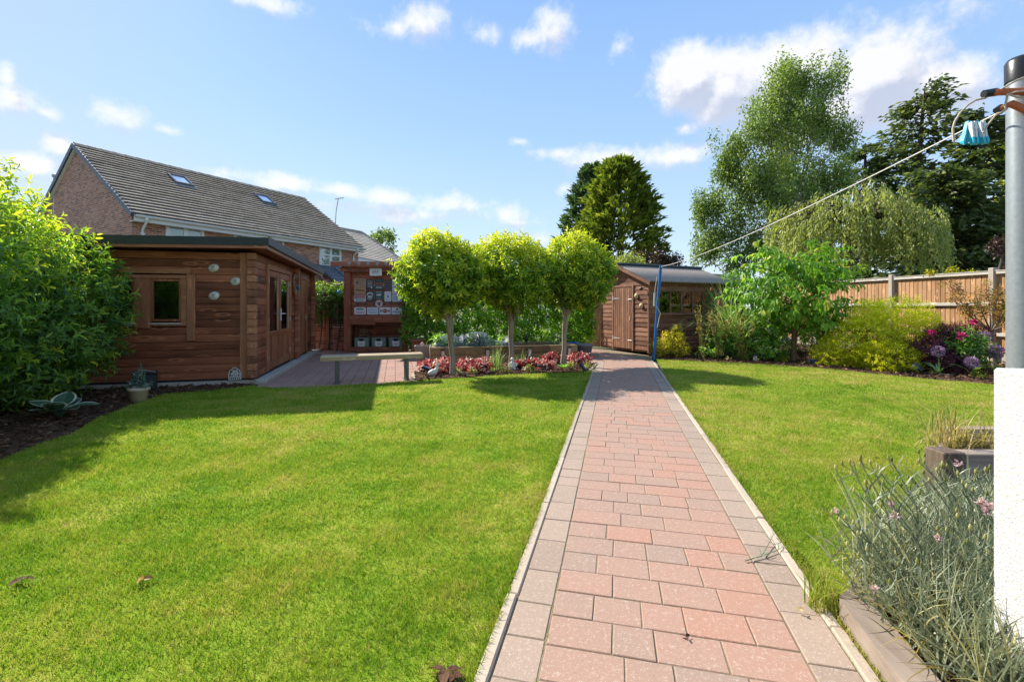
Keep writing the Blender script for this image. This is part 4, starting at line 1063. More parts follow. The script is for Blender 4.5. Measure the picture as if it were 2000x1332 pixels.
# ================================================================== THE BAR
BA = R(2.2); BL = Vector((-4.66, 12.6, 0)); fb = Frame(BL, BA)
bar = thing('garden_bar', 'brown timber garden bar with heart trimmed canopy and sign covered back', 'bar', BL, BA)
PX = 889/12.6
def bx(px): return (px-675.5)/PX
def bz(py): return 1.25-(py-600)/PX
def cb(x0, x1, y0, y1, z0, z1, nm, m, par=None, c=.006):
    mb = MB(); mb.cbox(x0, x1, y0, y1, z0, z1, c, random.random()); return mb.build(nm, m, par or bar)
W_ = bx(799.5)
cb(0, .17, 0, .17, 0, bz(529), 'post', M['bar_z']); cb(W_-.16, W_, 0, .17, 0, bz(529), 'post', M['bar_z'])
cb(0, .10, .75, .85, 0, 2.1, 'post', M['bar_z']); cb(W_-.10, W_, .75, .85, 0, 2.1, 'post', M['bar_z'])
for k in range(12):     # back panel boards of the sign wall
    a = bz(624)+(bz(530)-bz(624))*k/12; b = bz(624)+(bz(530)-bz(624))*(k+1)/12
    cb(.171, W_-.161, .15, .172, a+.001, b-.001, 'board', M['bar_x'], c=.004)
for k in range(8):      # low back wall of the lower shelf
    a = .1+.85*k/8; cb(.101, W_-.101, .72, .745, a+.001, a+.85/8-.001, 'board', M['bar_x'], c=.004)
cb(-.01, W_+.01, .17, .74, .88, .92, 'counter', M['bar_x'])
cb(.171, W_-.161, .01, .145, bz(630), bz(617), 'rail', M['bar_x'])
cb(.171, .86, .02, .14, bz(634), bz(630.3), 'rail', M['bar_x'])
cb(.171, W_-.161, .02, .145, .02, bz(679), 'rail', M['bar_x'])
cb(.171, W_-.161, .15, .7, .10, .135, 'shelf', M['bar_x'])
for xx in (.1, W_-.13):
    for k in range(6):
        a = .1+2.0*k/6; cb(xx, xx+.02, .172, .749, a+.001, a+2.0/6-.001, 'side_board', M['stain_y'], c=.004)
cb(bx(657), W_+.2, -.3, -.27, bz(522.3), bz(512.5), 'canopy_fascia', M['bar_x'])
cb(bx(660), W_+.17, -.27, 1.0, bz(516), bz(513), 'canopy_roof', M['bar_x'])
cb(bx(671), W_+.06, -.1, -.06, bz(531), bz(522.8), 'canopy_beam', M['bar_x'])
for xx in (0.03, W_-.08): cb(xx, xx+.05, -.27, .9, bz(523), bz(516.3), 'canopy_bearer', M['stain_y'])
cb(.171, W_-.161, .135, .149, bz(600.5), bz(590.5), 'rail', M['bar_x'])
HEART = [(0, -.5), (.28, -.2), (.46, .08), (.46, .3), (.34, .45), (.17, .46), (0, .3), (-.17, .46), (-.34, .45), (-.46, .3), (-.46, .08), (-.28, -.2)]
def heart(x, z, s, y, m, lab, grp):
    o = thing('metal_heart', lab, 'heart ornament', fb.w(x, y, z), BA, grp)
    mb = MB(); mb.prism([(a*s, b*s) for a, b in HEART], -.008, -.001); mb.build('plate', m, o)
    return o
pos_ = ['at the left end', 'second from the left', 'above the bar sign on its left', 'above the bar sign on its right', 'second from the right', 'beside the tree crown']
for i, cx in enumerate((288, 405, 522, 640, 752, 868)):
    heart(bx(650+cx/6.66), bz(516.9), .108, -.302, M['heart_grey'], 'grey metal heart on the bar canopy, '+pos_[i], 'grey hearts along the bar canopy')
pos2 = ['above the green topped sign, nearest the left post', 'second from the left post', 'touching the left of the round plaque', 'touching the right of the round plaque', 'above the white sign with a red disc', 'nearest the right post']
for i, cx in enumerate((338, 440, 543, 676, 765, 865)):
    heart(bx(650+cx/6.66), bz(594.2), .085, .134, M['heart_dark'], 'dark heart on the lower bar rail, '+pos2[i], 'dark hearts along the lower bar rail')

RX = (R(90), 0, 0)
def sign(cx0, cx1, cy0, cy1, m, label, y=.148, rim=None, cat='sign', name='wall_sign'):
    x0, x1 = bx(650+cx0/6.66), bx(650+cx1/6.66); z0, z1 = bz(490+cy1/6.66), bz(490+cy0/6.66)
    w_, h_ = x1-x0, z1-z0
    o = thing(name, label, cat, fb.w((x0+x1)/2, y, (z0+z1)/2), BA)
    r = .02; pl = []
    for qx, qz, a0 in ((w_/2-r, h_/2-r, 0), (-w_/2+r, h_/2-r, 90), (-w_/2+r, -h_/2+r, 180), (w_/2-r, -h_/2+r, 270)):
        for k in range(4): a = R(a0+30*k); pl.append((qx+r*cos(a), qz+r*sin(a)))
    mb = MB(); mb.prism(pl[::-1], -.010, -.001); mb.build('plate', m, o)
    if rim:
        mb = MB(); t = .006
        for q in ((-w_/2+r, w_/2-r, h_/2-.012-t, h_/2-.012), (-w_/2+r, w_/2-r, -h_/2+.012, -h_/2+.012+t)): mb.box(q[0], q[1], -.0125, -.0101, q[2], q[3])
        for q in ((-w_/2+.012, -w_/2+.012+t, -h_/2+r, h_/2-r), (w_/2-.012-t, w_/2-.012, -h_/2+r, h_/2-r)): mb.box(q[0], q[1], -.0125, -.0101, q[2], q[3])
        mb.build('border', rim, o)
    return o, w_, h_
def words(o, s, x, z, size, m, sx=1.0): return text(s, size, (x, -.0112, z), RX, m, o, sx=sx)
def strokes(o, rows, m):
    """print too small to read: short runs of stroke"""
    mb = MB()
    for (x0, x1, z, h) in rows:
        x = x0
        while x < x1:
            l = random.uniform(.010, .026); mb.box(x, min(x+l, x1), -.0122, -.0101, z-h/2, z+h/2*random.uniform(.5, 1)); x += l+.007
    mb.build('small_print', m, o)
def disc(o, x, z, r, m, nm='disc', n=16, dy=-.0125, sz=1.0):
    mb = MB(); mb.prism([(x+r*cos(2*pi*k/n), z+r*sz*sin(2*pi*k/n)) for k in range(n)][::-1], dy, -.0101); mb.build(nm, m, o)
o, w_, h_ = sign(520, 675, 230, 328, M['white_sign'], 'white bar name sign hanging under the canopy', y=-.12)
words(o, 'BAR', 0, -.002, .085, M['black_paint'], 1.1); strokes(o, [(-.11, .11, -.062, .008), (-.06, .06, .068, .006)], M['heart_grey'])
o, w_, h_ = sign(282, 435, 358, 455, M['beige_sign'], 'beige sign with brown writing, top left of the bar wall')
strokes(o, [(-.13, .13, .068, .022), (-.02, .13, .03, .014), (-.02, .13, .0, .014), (-.04, .12, -.035, .014), (-.12, .1, -.072, .01)], M['brown_paint'])
mb = MB(); mb.prism([(-.12, -.03), (-.09, .035), (-.06, .05), (-.045, .0), (-.04, -.05)], -.0125, -.0101); mb.build('emblem', M['brown_paint'], o)
o, w_, h_ = sign(285, 435, 460, 558, M['tan_sign'], 'tan sign with a dark cigar shaped picture', rim=None)
mb = MB(); mb.prism([(-.13, .012), (-.10, .026), (.02, .012), (.10, .004), (.135, -.014), (.1, -.03), (0, -.026), (-.11, -.008)], -.0125, -.0101); mb.build('picture', M['brown_paint'], o); strokes(o, [(-.08, .08, .066, .009)], M['brown_paint'])
o, w_, h_ = sign(283, 435, 565, 660, M['white_sign'], 'red and white warning sign, bottom of the left column')
mb = MB(); mb.box(-w_/2+.008, w_/2-.008, -.0125, -.0101, .012, h_/2-.008); mb.build('red_band', M['red_paint'], o)
text('WARNING', .062, (0, -.0138, .047), RX, M['white_paint'], o, sx=1.0); mb = MB(); mb.box(-w_/2+.01, w_/2-.01, -.0125, -.0101, -.004, .004); mb.build('rule_line', M['black_paint'], o)
strokes(o, [(-.135, .135, -.03, .022), (-.115, .12, -.068, .024)], M['black_paint'])
o, w_, h_ = sign(440, 535, 370, 505, M['dark_sign'], 'dark upright sign with pale lines of writing and a small house')
strokes(o, [(-.07, .08, .10, .012), (-.06, .08, .06, .014), (-.06, .08, .02, .014), (-.06, .08, -.02, .014), (-.06, .02, -.06, .01)], M['white_paint'])
mb = MB(); mb.prism([(.03, -.095), (.03, -.06), (.05, -.04), (.07, -.06), (.07, -.095)], -.0125, -.0101); mb.build('emblem', M['white_paint'], o)
o, w_, h_ = sign(443, 540, 520, 660, M['dark_sign'], 'black upright sign with white curved lettering, below the house sign')
mb = MB()
for k in range(9):
    a = (k-4)*.26; mb.box(.09*sin(a)-.009, .09*sin(a)+.009, -.0125, -.0101, -.0+.075*cos(a), .04+.075*cos(a))
mb.build('lettering', M['white_paint'], o)
mb = MB(); mb.prism([(-.075, -.01), (-.05, .03), (-.02, .0), (0, .035), (.02, 0), (.05, .03), (.075, -.01), (0, -.03)], -.0125, -.0101); mb.build('emblem', M['white_paint'], o); strokes(o, [(-.07, .07, -.055, .03), (-.045, .05, -.10, .012)], M['white_paint'])
o, w_, h_ = sign(550, 670, 355, 410, M['teal_sign'], 'small dark green sign just under the bar name sign'); strokes(o, [(-.1, .1, .012, .01), (-.08, .08, -.018, .01)], M['heart_grey'])
o, w_, h_ = sign(545, 668, 440, 505, M['dark_sign'], 'dark hanging sign between two white pegs'); strokes(o, [(-.08, .09, -.002, .03), (-.1, .1, .045, .006)], M['white_paint'])
for k, (cx, lab) in enumerate(((546, 'left'), (668, 'right'))):
    t_ = thing('peg', 'small white peg at the %s top corner of the dark hanging sign' % lab, 'peg', fb.w(bx(650+cx/6.66), .148, bz(490+445/6.66)), BA, 'white sign pegs')
    mb = MB(); mb.lathe([(0, .02), (.012, .016), (.014, 0)], (0, 0, 0), 8, M=Matrix.Rotation(R(90), 3, 'X')); mb.build('head', M['white_paint'], t_)
o, w_, h_ = sign(545, 668, 520, 630, M['teal_sign'], 'dark teal sign with pale emblem above the round plaque', rim=M['heart_grey'])
strokes(o, [(-.07, .07, .085, .016), (-.075, .08, -.02, .012), (-.06, .06, -.07, .01)], M['white_paint']); mb = MB(); mb.prism([(-.075, .0), (-.06, .03), (.03, .035), (.075, .045), (.055, .005), (.02, -.005)], -.0125, -.0101); mb.build('emblem', M['white_paint'], o)
o, w_, h_ = sign(680, 770, 375, 508, M['dark_sign'], 'slate grey upright sign right of the hanging sign', rim=M['heart_grey'])
strokes(o, [(-.06, .065, .09, .022), (-.05, .055, .04, .012), (-.04, .05, -.0, .02), (-.06, .06, -.06, .012), (-.05, .05, -.095, .014)], M['heart_grey'])
o, w_, h_ = sign(680, 768, 525, 658, M['white_sign'], 'white upright sign with a small green tree')
mb = MB(); mb.prism([(-.035, -.03), (-.008, .0), (-.02, .0), (0, .065), (.02, .0), (.008, .0), (.035, -.03)][::-1], -.0125, -.0101); mb.build('emblem', M['green_paint'], o); strokes(o, [(-.06, .06, .105, .01), (-.06, .06, -.06, .008), (-.065, .02, -.1, .012)], M['navy_paint'])
o, w_, h_ = sign(780, 918, 365, 560, M['pale_sign'], 'pale lilac sign at the top right, half behind the tree crown'); strokes(o, [(-.12, .0, .13, .03), (-.12, .12, .08, .02), (-.12, .1, .0, .02)], M['navy_paint'])
o, w_, h_ = sign(780, 918, 568, 662, M['pale_sign'], 'pale sign with blue print low behind the tree crown'); strokes(o, [(-.12, .12, .03, .024), (-.12, .12, -.02, .014), (-.1, .1, -.06, .012)], M['blue_paint'])
# round plaque
o = thing('round_plaque', 'round pale plaque with a dark stag head on the lower bar rail', 'plaque', fb.w(bx(650+610/6.66), .13, bz(490+685/6.66)), BA)
mb = MB(); mb.prism([(.104*cos(2*pi*k/24), .104*sin(2*pi*k/24)) for k in range(24)][::-1], -.014, -.001); mb.build('plate', M['pink_paint'], o)
mb = MB(); mb.prism([(-.012, -.06), (-.02, -.01), (-.055, .025), (-.06, .06), (-.035, .035), (-.012, .02), (.012, .02), (.03, .04), (.055, .07), (.05, .03), (.03, .005), (.028, -.04), (.012, -.065)][::-1], -.0165, -.0141); mb.build('emblem', M['black_paint'], o)
# bottom row
o, w_, h_ = sign(285, 437, 735, 830, M['white_sign'], 'white sign with green crest over red capitals, bottom row left', rim=None)
words(o, 'PERONI', 0, -.045, .078, M['red_paint'], .88)
mb = MB(); mb.prism([(-.115, .04), (-.09, .062), (-.04, .075), (0, .088), (.04, .075), (.09, .062), (.115, .04), (.06, .03), (0, .024), (-.06, .03)][::-1], -.0125, -.0101); mb.build('crest', M['green_paint'], o)
mb = MB(); mb.prism([(-.04, .04), (-.02, .065), (0, .052), (.02, .065), (.04, .04)][::-1], -.0145, -.0126); mb.build('crest_shield', M['white_paint'], o)
o, w_, h_ = sign(452, 600, 735, 830, M['white_sign'], 'white sign with two lines of blue capitals')
words(o, 'ABSOLUT', 0, .026, .07, M['blue_paint'], .88); words(o, 'VODKA', 0, -.042, .07, M['blue_paint'], .95); strokes(o, [(-.07, .08, .082, .006)], M['red_paint'])
o, w_, h_ = sign(613, 760, 735, 830, M['white_sign'], 'white sign with a red disc on a dark bar')
mb = MB(); mb.box(-.135, .135, -.0118, -.0101, -.022, .026); mb.build('dark_bar', M['black_paint'], o); disc(o, 0, .002, .058, M['red_paint'], 'red_disc', 20, -.0135); text('MARTINI', .052, (0, -.0150, .002), RX, M['white_paint'], o, sx=1.08)
o, w_, h_ = sign(772, 915, 735, 830, M['white_sign'], 'white sign with a dark leaf over blue script, bottom row right')
mb = MB(); mb.prism([(-.03, .02), (-.02, .06), (.01, .075), (.035, .06), (.03, .03), (.0, .015)][::-1], -.0125, -.0101); mb.build('emblem', M['navy_paint'], o); strokes(o, [(-.12, .12, -.02, .03), (-.04, .1, -.066, .008)], M['navy_paint'])
# three sage green boxes with mug shaped labels on the lower shelf
mug = [(-.085, -.11), (.085, -.11), (.11, -.03), (.1, .045), (.085, .065), (0, .05), (-.085, .065), (-.1, .045), (-.11, -.03)]
bl_ = ['nearest the left post', 'in the middle of the three', 'nearest the right post']
for i, (c0, c1) in enumerate(((278, 465), (505, 690), (733, 912))):
    x0, x1 = bx(650+c0/6.66), bx(650+c1/6.66); xc = (x0+x1)/2; hw = (x1-x0)/2
    o = thing('storage_box', 'sage green box with white mug label, '+bl_[i], 'storage box', fb.w(xc, .35, .136), BA, 'green boxes on the bar shelf')
    mb = MB(); mb.cbox(-hw, hw, -.16, .16, 0, .255, .008); mb.build('body', M['box_green'], o)
    mb = MB(); mb.prism([(a*.95, b*.95+.115) for a, b in mug], -.1655, -.1605); mb.build('label', M['white_paint'], o)
    mb = MB(); mb.prism([(.078*cos(2*pi*k/18), .19+.036*sin(2*pi*k/18)) for k in range(18)][::-1], -.168, -.1606); mb.build('hand_hole', M['black_matt'], o)
    mb = MB()
    for q in ((-.05, .05, .085), (-.035, .05, .06)): mb.box(q[0], q[1], -.1668, -.1656, q[2], q[2]+.012)
    mb.build('small_print', M['orange'], o)
# looped cable from the garden room roof to the bar
cab = MB(); p0 = fs_.w(.27, 5.6, 2.2); p1 = fb.w(.02, .0, bz(552))
p0 = at(622, 535, 12.7); pts = [p0.lerp(p1, t)+Vector((0, 0, -.16*4*t*(1-t))) for t in np.linspace(0, 1, 12)]
cab.tube(pts, .018, 6); tag(cab.build('slack_cable', M['rope']), 'pale slack cable hanging from garden room roof to the bar', 'cable')

# ================================================================== TRELLIS, LOW BRICK WALL AND CLIMBER between them
gw = thing('garden_wall', 'low red brick wall with trellis beside the bar', 'garden wall', (-6.0, 13.25, 0))
for r_ in range(9):
    x = -.3+(.11 if r_ % 2 else 0)
    while x < 1.75:
        mb = MB(); mb.cbox(x+.004, x+.211, 0+random.uniform(-.003, .003), .1, r_*.075+.004, r_*.075+.069, .005, random.random()); mb.build('brick', M['garden_brick'], gw); x += .222
mb = MB(); mb.box(-.32, 1.8, .012, .098, 0, .67); mb.build('mortar_core', M['concrete'], gw)
for i in range(11):
    mb = MB(); x = -.3+i*.2; mb.cbox(x, x+.03, .02, .035, .69, 2.0, .003, random.random()); mb.build('trellis_slat', M['trellis'], gw)
for i in range(7):
    mb = MB(); z = .72+i*.2; mb.cbox(-.3, 1.75, .036, .05, z, z+.03, .003, random.random()); mb.build('trellis_slat', M['trellis'], gw)
for x in (.62, 1.45):
    mb = MB(); mb.cbox(x, x+.09, -.1, -.012, 0, 2.05, .006, random.random()); mb.build('post', M['shed_z'], gw)
mb = MB(); mb.box(-.32, 1.8, .09, .11, .68, 2.0); mb.build('backing_board', M['sleeper_z'], gw)
cl = thing('climbing_plant', 'dark leafy climber with pale tips over the trellis beside the bar', 'climber', (-5.5, 13.1, 0))
mb = MB()
for i in range(5): mb.tube([(-.3+i*.25, 0, 0), (-.25+i*.27, .02, .7), (-.35+i*.3, .0, 1.7)], .014, 5)
mb.build('stem', M['bark_dark'], cl)
n = 620; P = np.stack([rng.uniform(-6.05, -4.62, n), rng.uniform(12.82, 13.2, n), .75+1.15*rng.random(n)**.65], 1); Nn = unit(np.stack([rng.normal(size=n)*.4, -np.ones(n), rng.normal(size=n)*.4+.2], 1))
a = shoots(P, Nn, 6, .1, .075); T = np.clip(a[4]*.5+np.clip((a[0][:, 2]-1.55)*1.3, 0, .6), 0, 1)
leafmesh('foliage', LEAF4, *a[:4], .42, T, M['hedge'], cl)
bird = thing('hanging_bird', 'small teal bird ornament hung on the climber', 'ornament', at(661, 572, 12.6))
mb = MB(); mb.lathe([(0, -.06), (.04, -.03), (.05, .02), (.025, .06), (0, .075)], (0, 0, 0), 10); mb.build('body', M['teal'], bird)
mb = MB(); mb.prism([(-.1, .06), (-.02, .05), (.0, .0), (-.05, .0)], -.01, .01); mb.prism([(.1, .05), (.02, .05), (.0, .0), (.05, -.02)], -.01, .01); mb.build('wing', M['teal'], bird)

# far right of the hedge: trellis panel, brick base and close-board gate by the shed
gt = thing('garden_wall', 'low brick wall and square trellis in shade left of the shed', 'garden wall', (1.6, 14.6, 0), R(-4))
for r_ in range(5):
    x = 0+(.11 if r_ % 2 else 0)
    while x < 1.0:
        mb = MB(); mb.cbox(x+.004, x+.211, 0, .1, .1+r_*.075+.004, .1+r_*.075+.069, .005, random.random()); mb.build('brick', M['garden_brick'], gt); x += .222
mb = MB(); mb.box(-.02, 1.2, .012, .098, 0, .475); mb.build('mortar_core', M['concrete'], gt)
for i in range(9):
    mb = MB(); x = 0+i*.14; mb.cbox(x, x+.035, .02, .035, .5, 1.65, .003, random.random()); mb.build('trellis_slat', M['trellis'], gt)
for i in range(9):
    mb = MB(); z = .52+i*.13; mb.cbox(0, 1.15, .036, .05, z, z+.035, .003, random.random()); mb.build('trellis_slat', M['trellis'], gt)
mb = MB(); mb.box(0, 1.15, .12, .14, .45, 1.65); mb.build('backing_board', M['sleeper_z'], gt)
p_ = at(1147, 640, 14.2)
gf = thing('close_board_fence', 'short brown close-board fence joining the shed', 'fence', (p_.x, 14.2, 0), R(-38))
mb = MB(); mb.cbox(-.06, .04, -.05, .05, 0, 1.75, .006); mb.build('post', M['shed_z'], gf)
for i in range(7):
    mb = MB(); x = .045+i*.1; mb.cbox(x, x+.098, -.01-.006*(i % 2), .015, .05, 1.7, .004, random.random()); mb.build('board', M['fence_z'], gf)
for z in (.4, 1.4):
    mb = MB(); mb.cbox(.04, .75, .016, .06, z, z+.07, .005); mb.build('rail', M['shed_x'], gf)

# ================================================================== THE SHED
SA = math.atan2(.44, .90)                # its long side runs away to the right
SC0 = gp(1267, 692); fd = Frame(SC0, SA)
shed = thing('garden_shed', 'brown timber shed with plank door and grey corrugated roof', 'shed', SC0, SA)
SL, SW, SEZ, SRZ = 3.0, 2.12, 1.97, 2.40
# local x: along the long side, local y: along the gable (away to the left)
def gable_z(y): return SEZ+(SRZ-SEZ)*(1-abs(y-SW/2)/(SW/2))
NBd = 19; bh = .125
DY = (.60, 1.42); DZ = 1.80
def lap_y(y0, y1, z, zt0, zt1):
    """gable board from y0 to y1; its top edge follows zt0..zt1"""
    mb = MB(); mb.add([(-.012, y0, z), (-.012, y1, z), (-.024, y0, z+.03), (-.024, y1, z+.03), (-.017, y0, zt0), (-.017, y1, zt1), (.0, y0, zt0), (.0, y1, zt1), (.0, y0, z), (.0, y1, z)],
        [(0, 1, 3, 2), (2, 3, 5, 4), (4, 5, 7, 6), (0, 8, 9, 1), (0, 2, 4, 6, 8), (1, 9, 7, 5, 3)], random.random()); return mb
for k in range(NBd):
    z = .07+k*bh; zt = z+bh-.003
    segs = [(0, DY[0]), (DY[1], SW)] if zt < DZ+.06 else [(0, SW)]
    for y0, y1 in segs:
        if zt <= SEZ: lap_y(y0, y1, z, zt, zt).build('board', M['shed_y'], shed)
        elif z < SRZ-.05:
            # clip to the gable
            hh = (zt-SEZ)/(SRZ-SEZ)*SW/2; h0 = max(0, (z-SEZ)/(SRZ-SEZ)*SW/2)
            if hh >= SW/2: hh = SW/2-.02
            mb = MB(); mb.add([(-.012, h0, z), (-.012, SW-h0, z), (-.030, hh, zt), (-.030, SW-hh, zt), (0, h0, z), (0, SW-h0, z), (0, hh, zt), (0, SW-hh, zt)],
                [(0, 1, 3, 2), (2, 3, 7, 6), (0, 2, 6, 4), (1, 5, 7, 3), (0, 4, 5, 1)], random.random()); mb.build('board', M['shed_y'], shed)
WX0, WX1, WZ0, WZ1 = .30, 2.02, 1.06, 1.72
for k in range(15):
    z = .07+k*bh; zt = z+bh-.003
    def lap_x(x0, x1):
        mb = MB(); mb.add([(x0, -.012, z), (x1, -.012, z), (x0, -.024, z+.03), (x1, -.024, z+.03), (x0, -.017, zt), (x1, -.017, zt), (x0, 0, zt), (x1, 0, zt), (x0, 0, z), (x1, 0, z)],
            [(0, 1, 3, 2), (2, 3, 5, 4), (4, 5, 7, 6), (0, 8, 9, 1), (0, 2, 4, 6, 8), (1, 9, 7, 5, 3)], random.random()); mb.build('board', M['shed_x'], shed)
    if zt > WZ0+.03 and z < WZ1-.03: lap_x(0, WX0); lap_x(WX1, SL)
    else: lap_x(0, SL)
mb = MB(); mb.cbox(-.045, .0, -.045, .0, .03, SEZ, .005); mb.build('corner_batten', M['shed_z'], shed)
mb = MB(); mb.cbox(-.04, .0, SW, SW+.04, .03, SEZ, .005); mb.build('corner_batten', M['shed_z'], shed)
mb = MB(); mb.box(.03, SL, SW-.03, SW, .07, SEZ); mb.box(SL-.03, SL, .0, SW-.04, .07, SEZ); mb.box(.02, SL-.04, .01, SW-.04, .03, .07); mb.build('back_wall', M['shed_x'], shed)
# door of upright boards
dr = None; nb = 9
for k in range(nb):
    a = DY[0]+.02+(DY[1]-DY[0]-.04)*k/nb; b = DY[0]+.02+(DY[1]-DY[0]-.04)*(k+1)/nb
    mb = MB(); mb.cbox(-.042, -.015, a+.0015, b-.0015, .09, DZ, .004, random.random())
    o = mb.build('door' if k == 0 else 'door_board', M['shed_z'], shed if k == 0 else dr)
    if k == 0: dr = o
mb = MB()
for q in ((DY[0]-.05, DY[0]+.015, .05, DZ+.07), (DY[1]-.015, DY[1]+.05, .05, DZ+.07)): mb.cbox(-.05, -.031, *q, .004)
mb.cbox(-.052, -.031, DY[0]-.06, DY[1]+.06, DZ+.015, DZ+.075, .004); mb.build('door_frame', M['shed_z'], shed)
for z in (.36, 1.5):     # T hinges on the far side, bolts on the near side
    mb = MB(); y0 = DY[1]-.02
    mb.add([(-.047, y0, z-.02), (-.047, y0, z+.02), (-.047, y0-.28, z-.008), (-.047, y0-.28, z+.008), (-.043, y0, z-.02), (-.043, y0, z+.02), (-.043, y0-.28, z-.008), (-.043, y0-.28, z+.008)], [(0, 2, 3, 1), (0, 1, 5, 4), (1, 3, 7, 5), (0, 4, 6, 2)])
    mb.box(-.056, -.0525, y0, y0+.035, z-.06, z+.06); mb.build('hinge', M['steel'], dr)
    mb = MB(); mb.box(-.052, -.0425, DY[0]+.03, DY[0]+.17, z-.05, z-.02); mb.tube([(-.056, DY[0]+.0, z-.035), (-.056, DY[0]+.16, z-.035)], .008, 6); mb.build('bolt', M['steel'], dr)
mb = MB(); mb.box(-.05, -.0425, DY[0]+.08, DY[0]+.11, .88, 1.0); mb.build('latch', M['steel'], dr)
# window of three lights
mb = MB()
for q in ((WX0, WX1, WZ0, WZ0+.05), (WX0, WX1, WZ1-.05, WZ1)): mb.cbox(q[0], q[1], -.045, .02, q[2], q[3], .005)
nl = 4
for i in range(nl+1):
    x = WX0+(WX1-WX0-.05)*i/nl; mb.cbox(x, x+.05, -.043, .018, WZ0+.05, WZ1-.05, .005)
wn = mb.build('window', M['shed_x'], shed)
for i in range(nl):
    a = WX0+(WX1-WX0-.05)*i/nl+.05; b = WX0+(WX1-WX0-.05)*(i+1)/nl
    mb = MB(); mb.box(a, b, -.012, -.008, WZ0+.05, WZ1-.05); mb.build('pane', M['glass'], wn)
mb = MB(); mb.cbox(WX0-.05, WX1+.08, -.09, -.046, WZ0-.03, WZ0+.012, .006); mb.build('sill', M['shed_x'], wn)
mb = MB(); mb.cbox(-.03, SL, -.06, -.0305, SEZ-.11, SEZ-.0, .006); mb.build('eaves_board', M['shed_x'], shed)
# corrugated roof sheets
def corr(y_e, y_r, nm):
    mb = MB(); nx = 34; per = 4; vs = []
    xs_ = np.linspace(-.14, SL+.12, nx*per+1)
    for j, (y, z) in enumerate(((y_e, None), (y_r, None))):
        for x in xs_:
            zz = SEZ+.045+(SRZ-SEZ)*(1-abs(y-SW/2)/(SW/2))+.022*sin(2*pi*x/.0959)
            vs.append((x, y, zz))
    n = len(xs_); k = len(vs)
    vs2 = [(x, y, z-.012) for x, y, z in vs]
    fs = [(i, i+1, n+i+1, n+i) for i in range(n-1)]+[(k+i, k+n+i, k+n+i+1, k+i+1) for i in range(n-1)]+[(i, k+i, k+i+1, i+1) for i in range(n-1)]
    mb.add(vs+vs2, fs, .5, True); return mb.build(nm, M['corr'], shed)
M['corr'] = plain('grey_corrugated_sheet', (.34, .285, .24), .85, spec=.12, var=.25, scale=9, bmp=.3)
rfs = corr(-.2, SW/2+.01, 'roof_sheet'); corr(SW+.2, SW/2-.01, 'roof_sheet')
mb = MB(); mb.tube([(-.15, SW/2, SRZ+.075), (SL+.13, SW/2, SRZ+.075)], .05, 8); mb.build('ridge_cap', M['black'], shed)
for s_ in (0, 1):
    mb = MB(); pts = []
    y0, y1 = (-.2, SW/2) if s_ == 0 else (SW+.2, SW/2)
    z0, z1 = SEZ-.2/(SW/2)*(SRZ-SEZ), SRZ
    mb.add([(-.16, y0, z0-.07), (-.16, y1, z1-.07), (-.16, y1, z1+.02), (-.16, y0, z0+.02), (-.135, y0, z0-.07), (-.135, y1, z1-.07), (-.135, y1, z1+.02), (-.135, y0, z0+.02)],
           [(0, 1, 2, 3), (7, 6, 5, 4), (3, 2, 6, 7), (0, 4, 5, 1), (0, 3, 7, 4)]); mb.build('barge_board', M['shed_y'], shed)
mb = MB(); mb.tube([(-.04, .12, SEZ-.22), (-.12, .12, SEZ-.2)], .012, 6); mb.lathe([(0, 0), (.05, .01), (.04, .07), (0, .09)], (-.15, .12, SEZ-.27), 10); mb.build('outside_lamp', M['black'], shed)
# inside on the sill
for (x, lab, kind) in ((.55, 'white radio box on the shed window sill', 'box'), (1.72, 'white bucket inside the right-hand shed window', 'bucket')):
    o = thing('white_'+kind, lab, kind, fd.w(x, .2, WZ0-.06), SA)
    mb = MB()
    if kind == 'box':
        mb.cbox(-.17, .17, -.1, .1, 0, .22, .012); mb.build('case', M['white'], o); mb = MB(); mb.box(-.11, .06, -.104, -.1005, .11, .17); mb.build('display', M['black'], o)
    else:
        mb.lathe([(0, 0), (.1, 0), (.125, .23), (.135, .235), (.135, .25), (.115, .25), (.1, .02)], (0, 0, 0), 16); mb.build('tub', M['white'], o)
        mb = MB(); mb.tube([(-.13, 0, .24), (-.08, .02, .3), (.08, .02, .3), (.13, 0, .24)], .006, 5); mb.build('handle', M['steel'], o)
mb = MB(); mb.box(.1, SL-.2, .1, .45, WZ0-.10, WZ0-.061); mb.build('inner_shelf', M['shed_x'], shed)
for i, (px, py, lab) in enumerate(((1245, 578, 'upper'), (1254.5, 597, 'lower'))):
    # on the gable face (local x = 0): find local y
    r_ = (px-1000)/F; yl = (SC0.x-r_*SC0.y)/(r_*cos(SA)+sin(SA)); d_ = SC0.y+cos(SA)*yl; z_2 = HC-(py-600)/F*d_
    o = thing('snail_ornament', '%s straw coloured snail shaped ornament right of the shed door' % lab, 'ornament', fd.w(-.032, yl, z_2), SA, 'ornaments on the shed front')
    mb = MB(); mb.lathe([(0, .05), (.04, .042), (.065, .018), (.068, 0)], (0, 0, 0), 14, M=Matrix.Rotation(R(-90), 3, 'Y')); mb.build('shell', M['yellow_disc'], o)
    mb = MB(); mb.tube([(-.015, .03, -.05), (-.02, -.03, -.06), (-.03, -.09, -.05), (-.03, -.1, -.02)], [.014, .018, .014, .008], 6); mb.build('body', M['brown_paint'], o)
o = thing('hanging_bauble', 'small pink bauble on the shed wall right of its window', 'ornament', fd.w(2.62, -.06, 1.66), SA)
mb = MB(); mb.lathe([(0, -.05), (.035, -.035), (.045, 0), (.03, .035), (0, .045)], (0, 0, 0), 10); mb.tube([(0, .01, .04), (0, .02, .12)], .004, 4); mb.build('ball', M['pink_paint'], o)

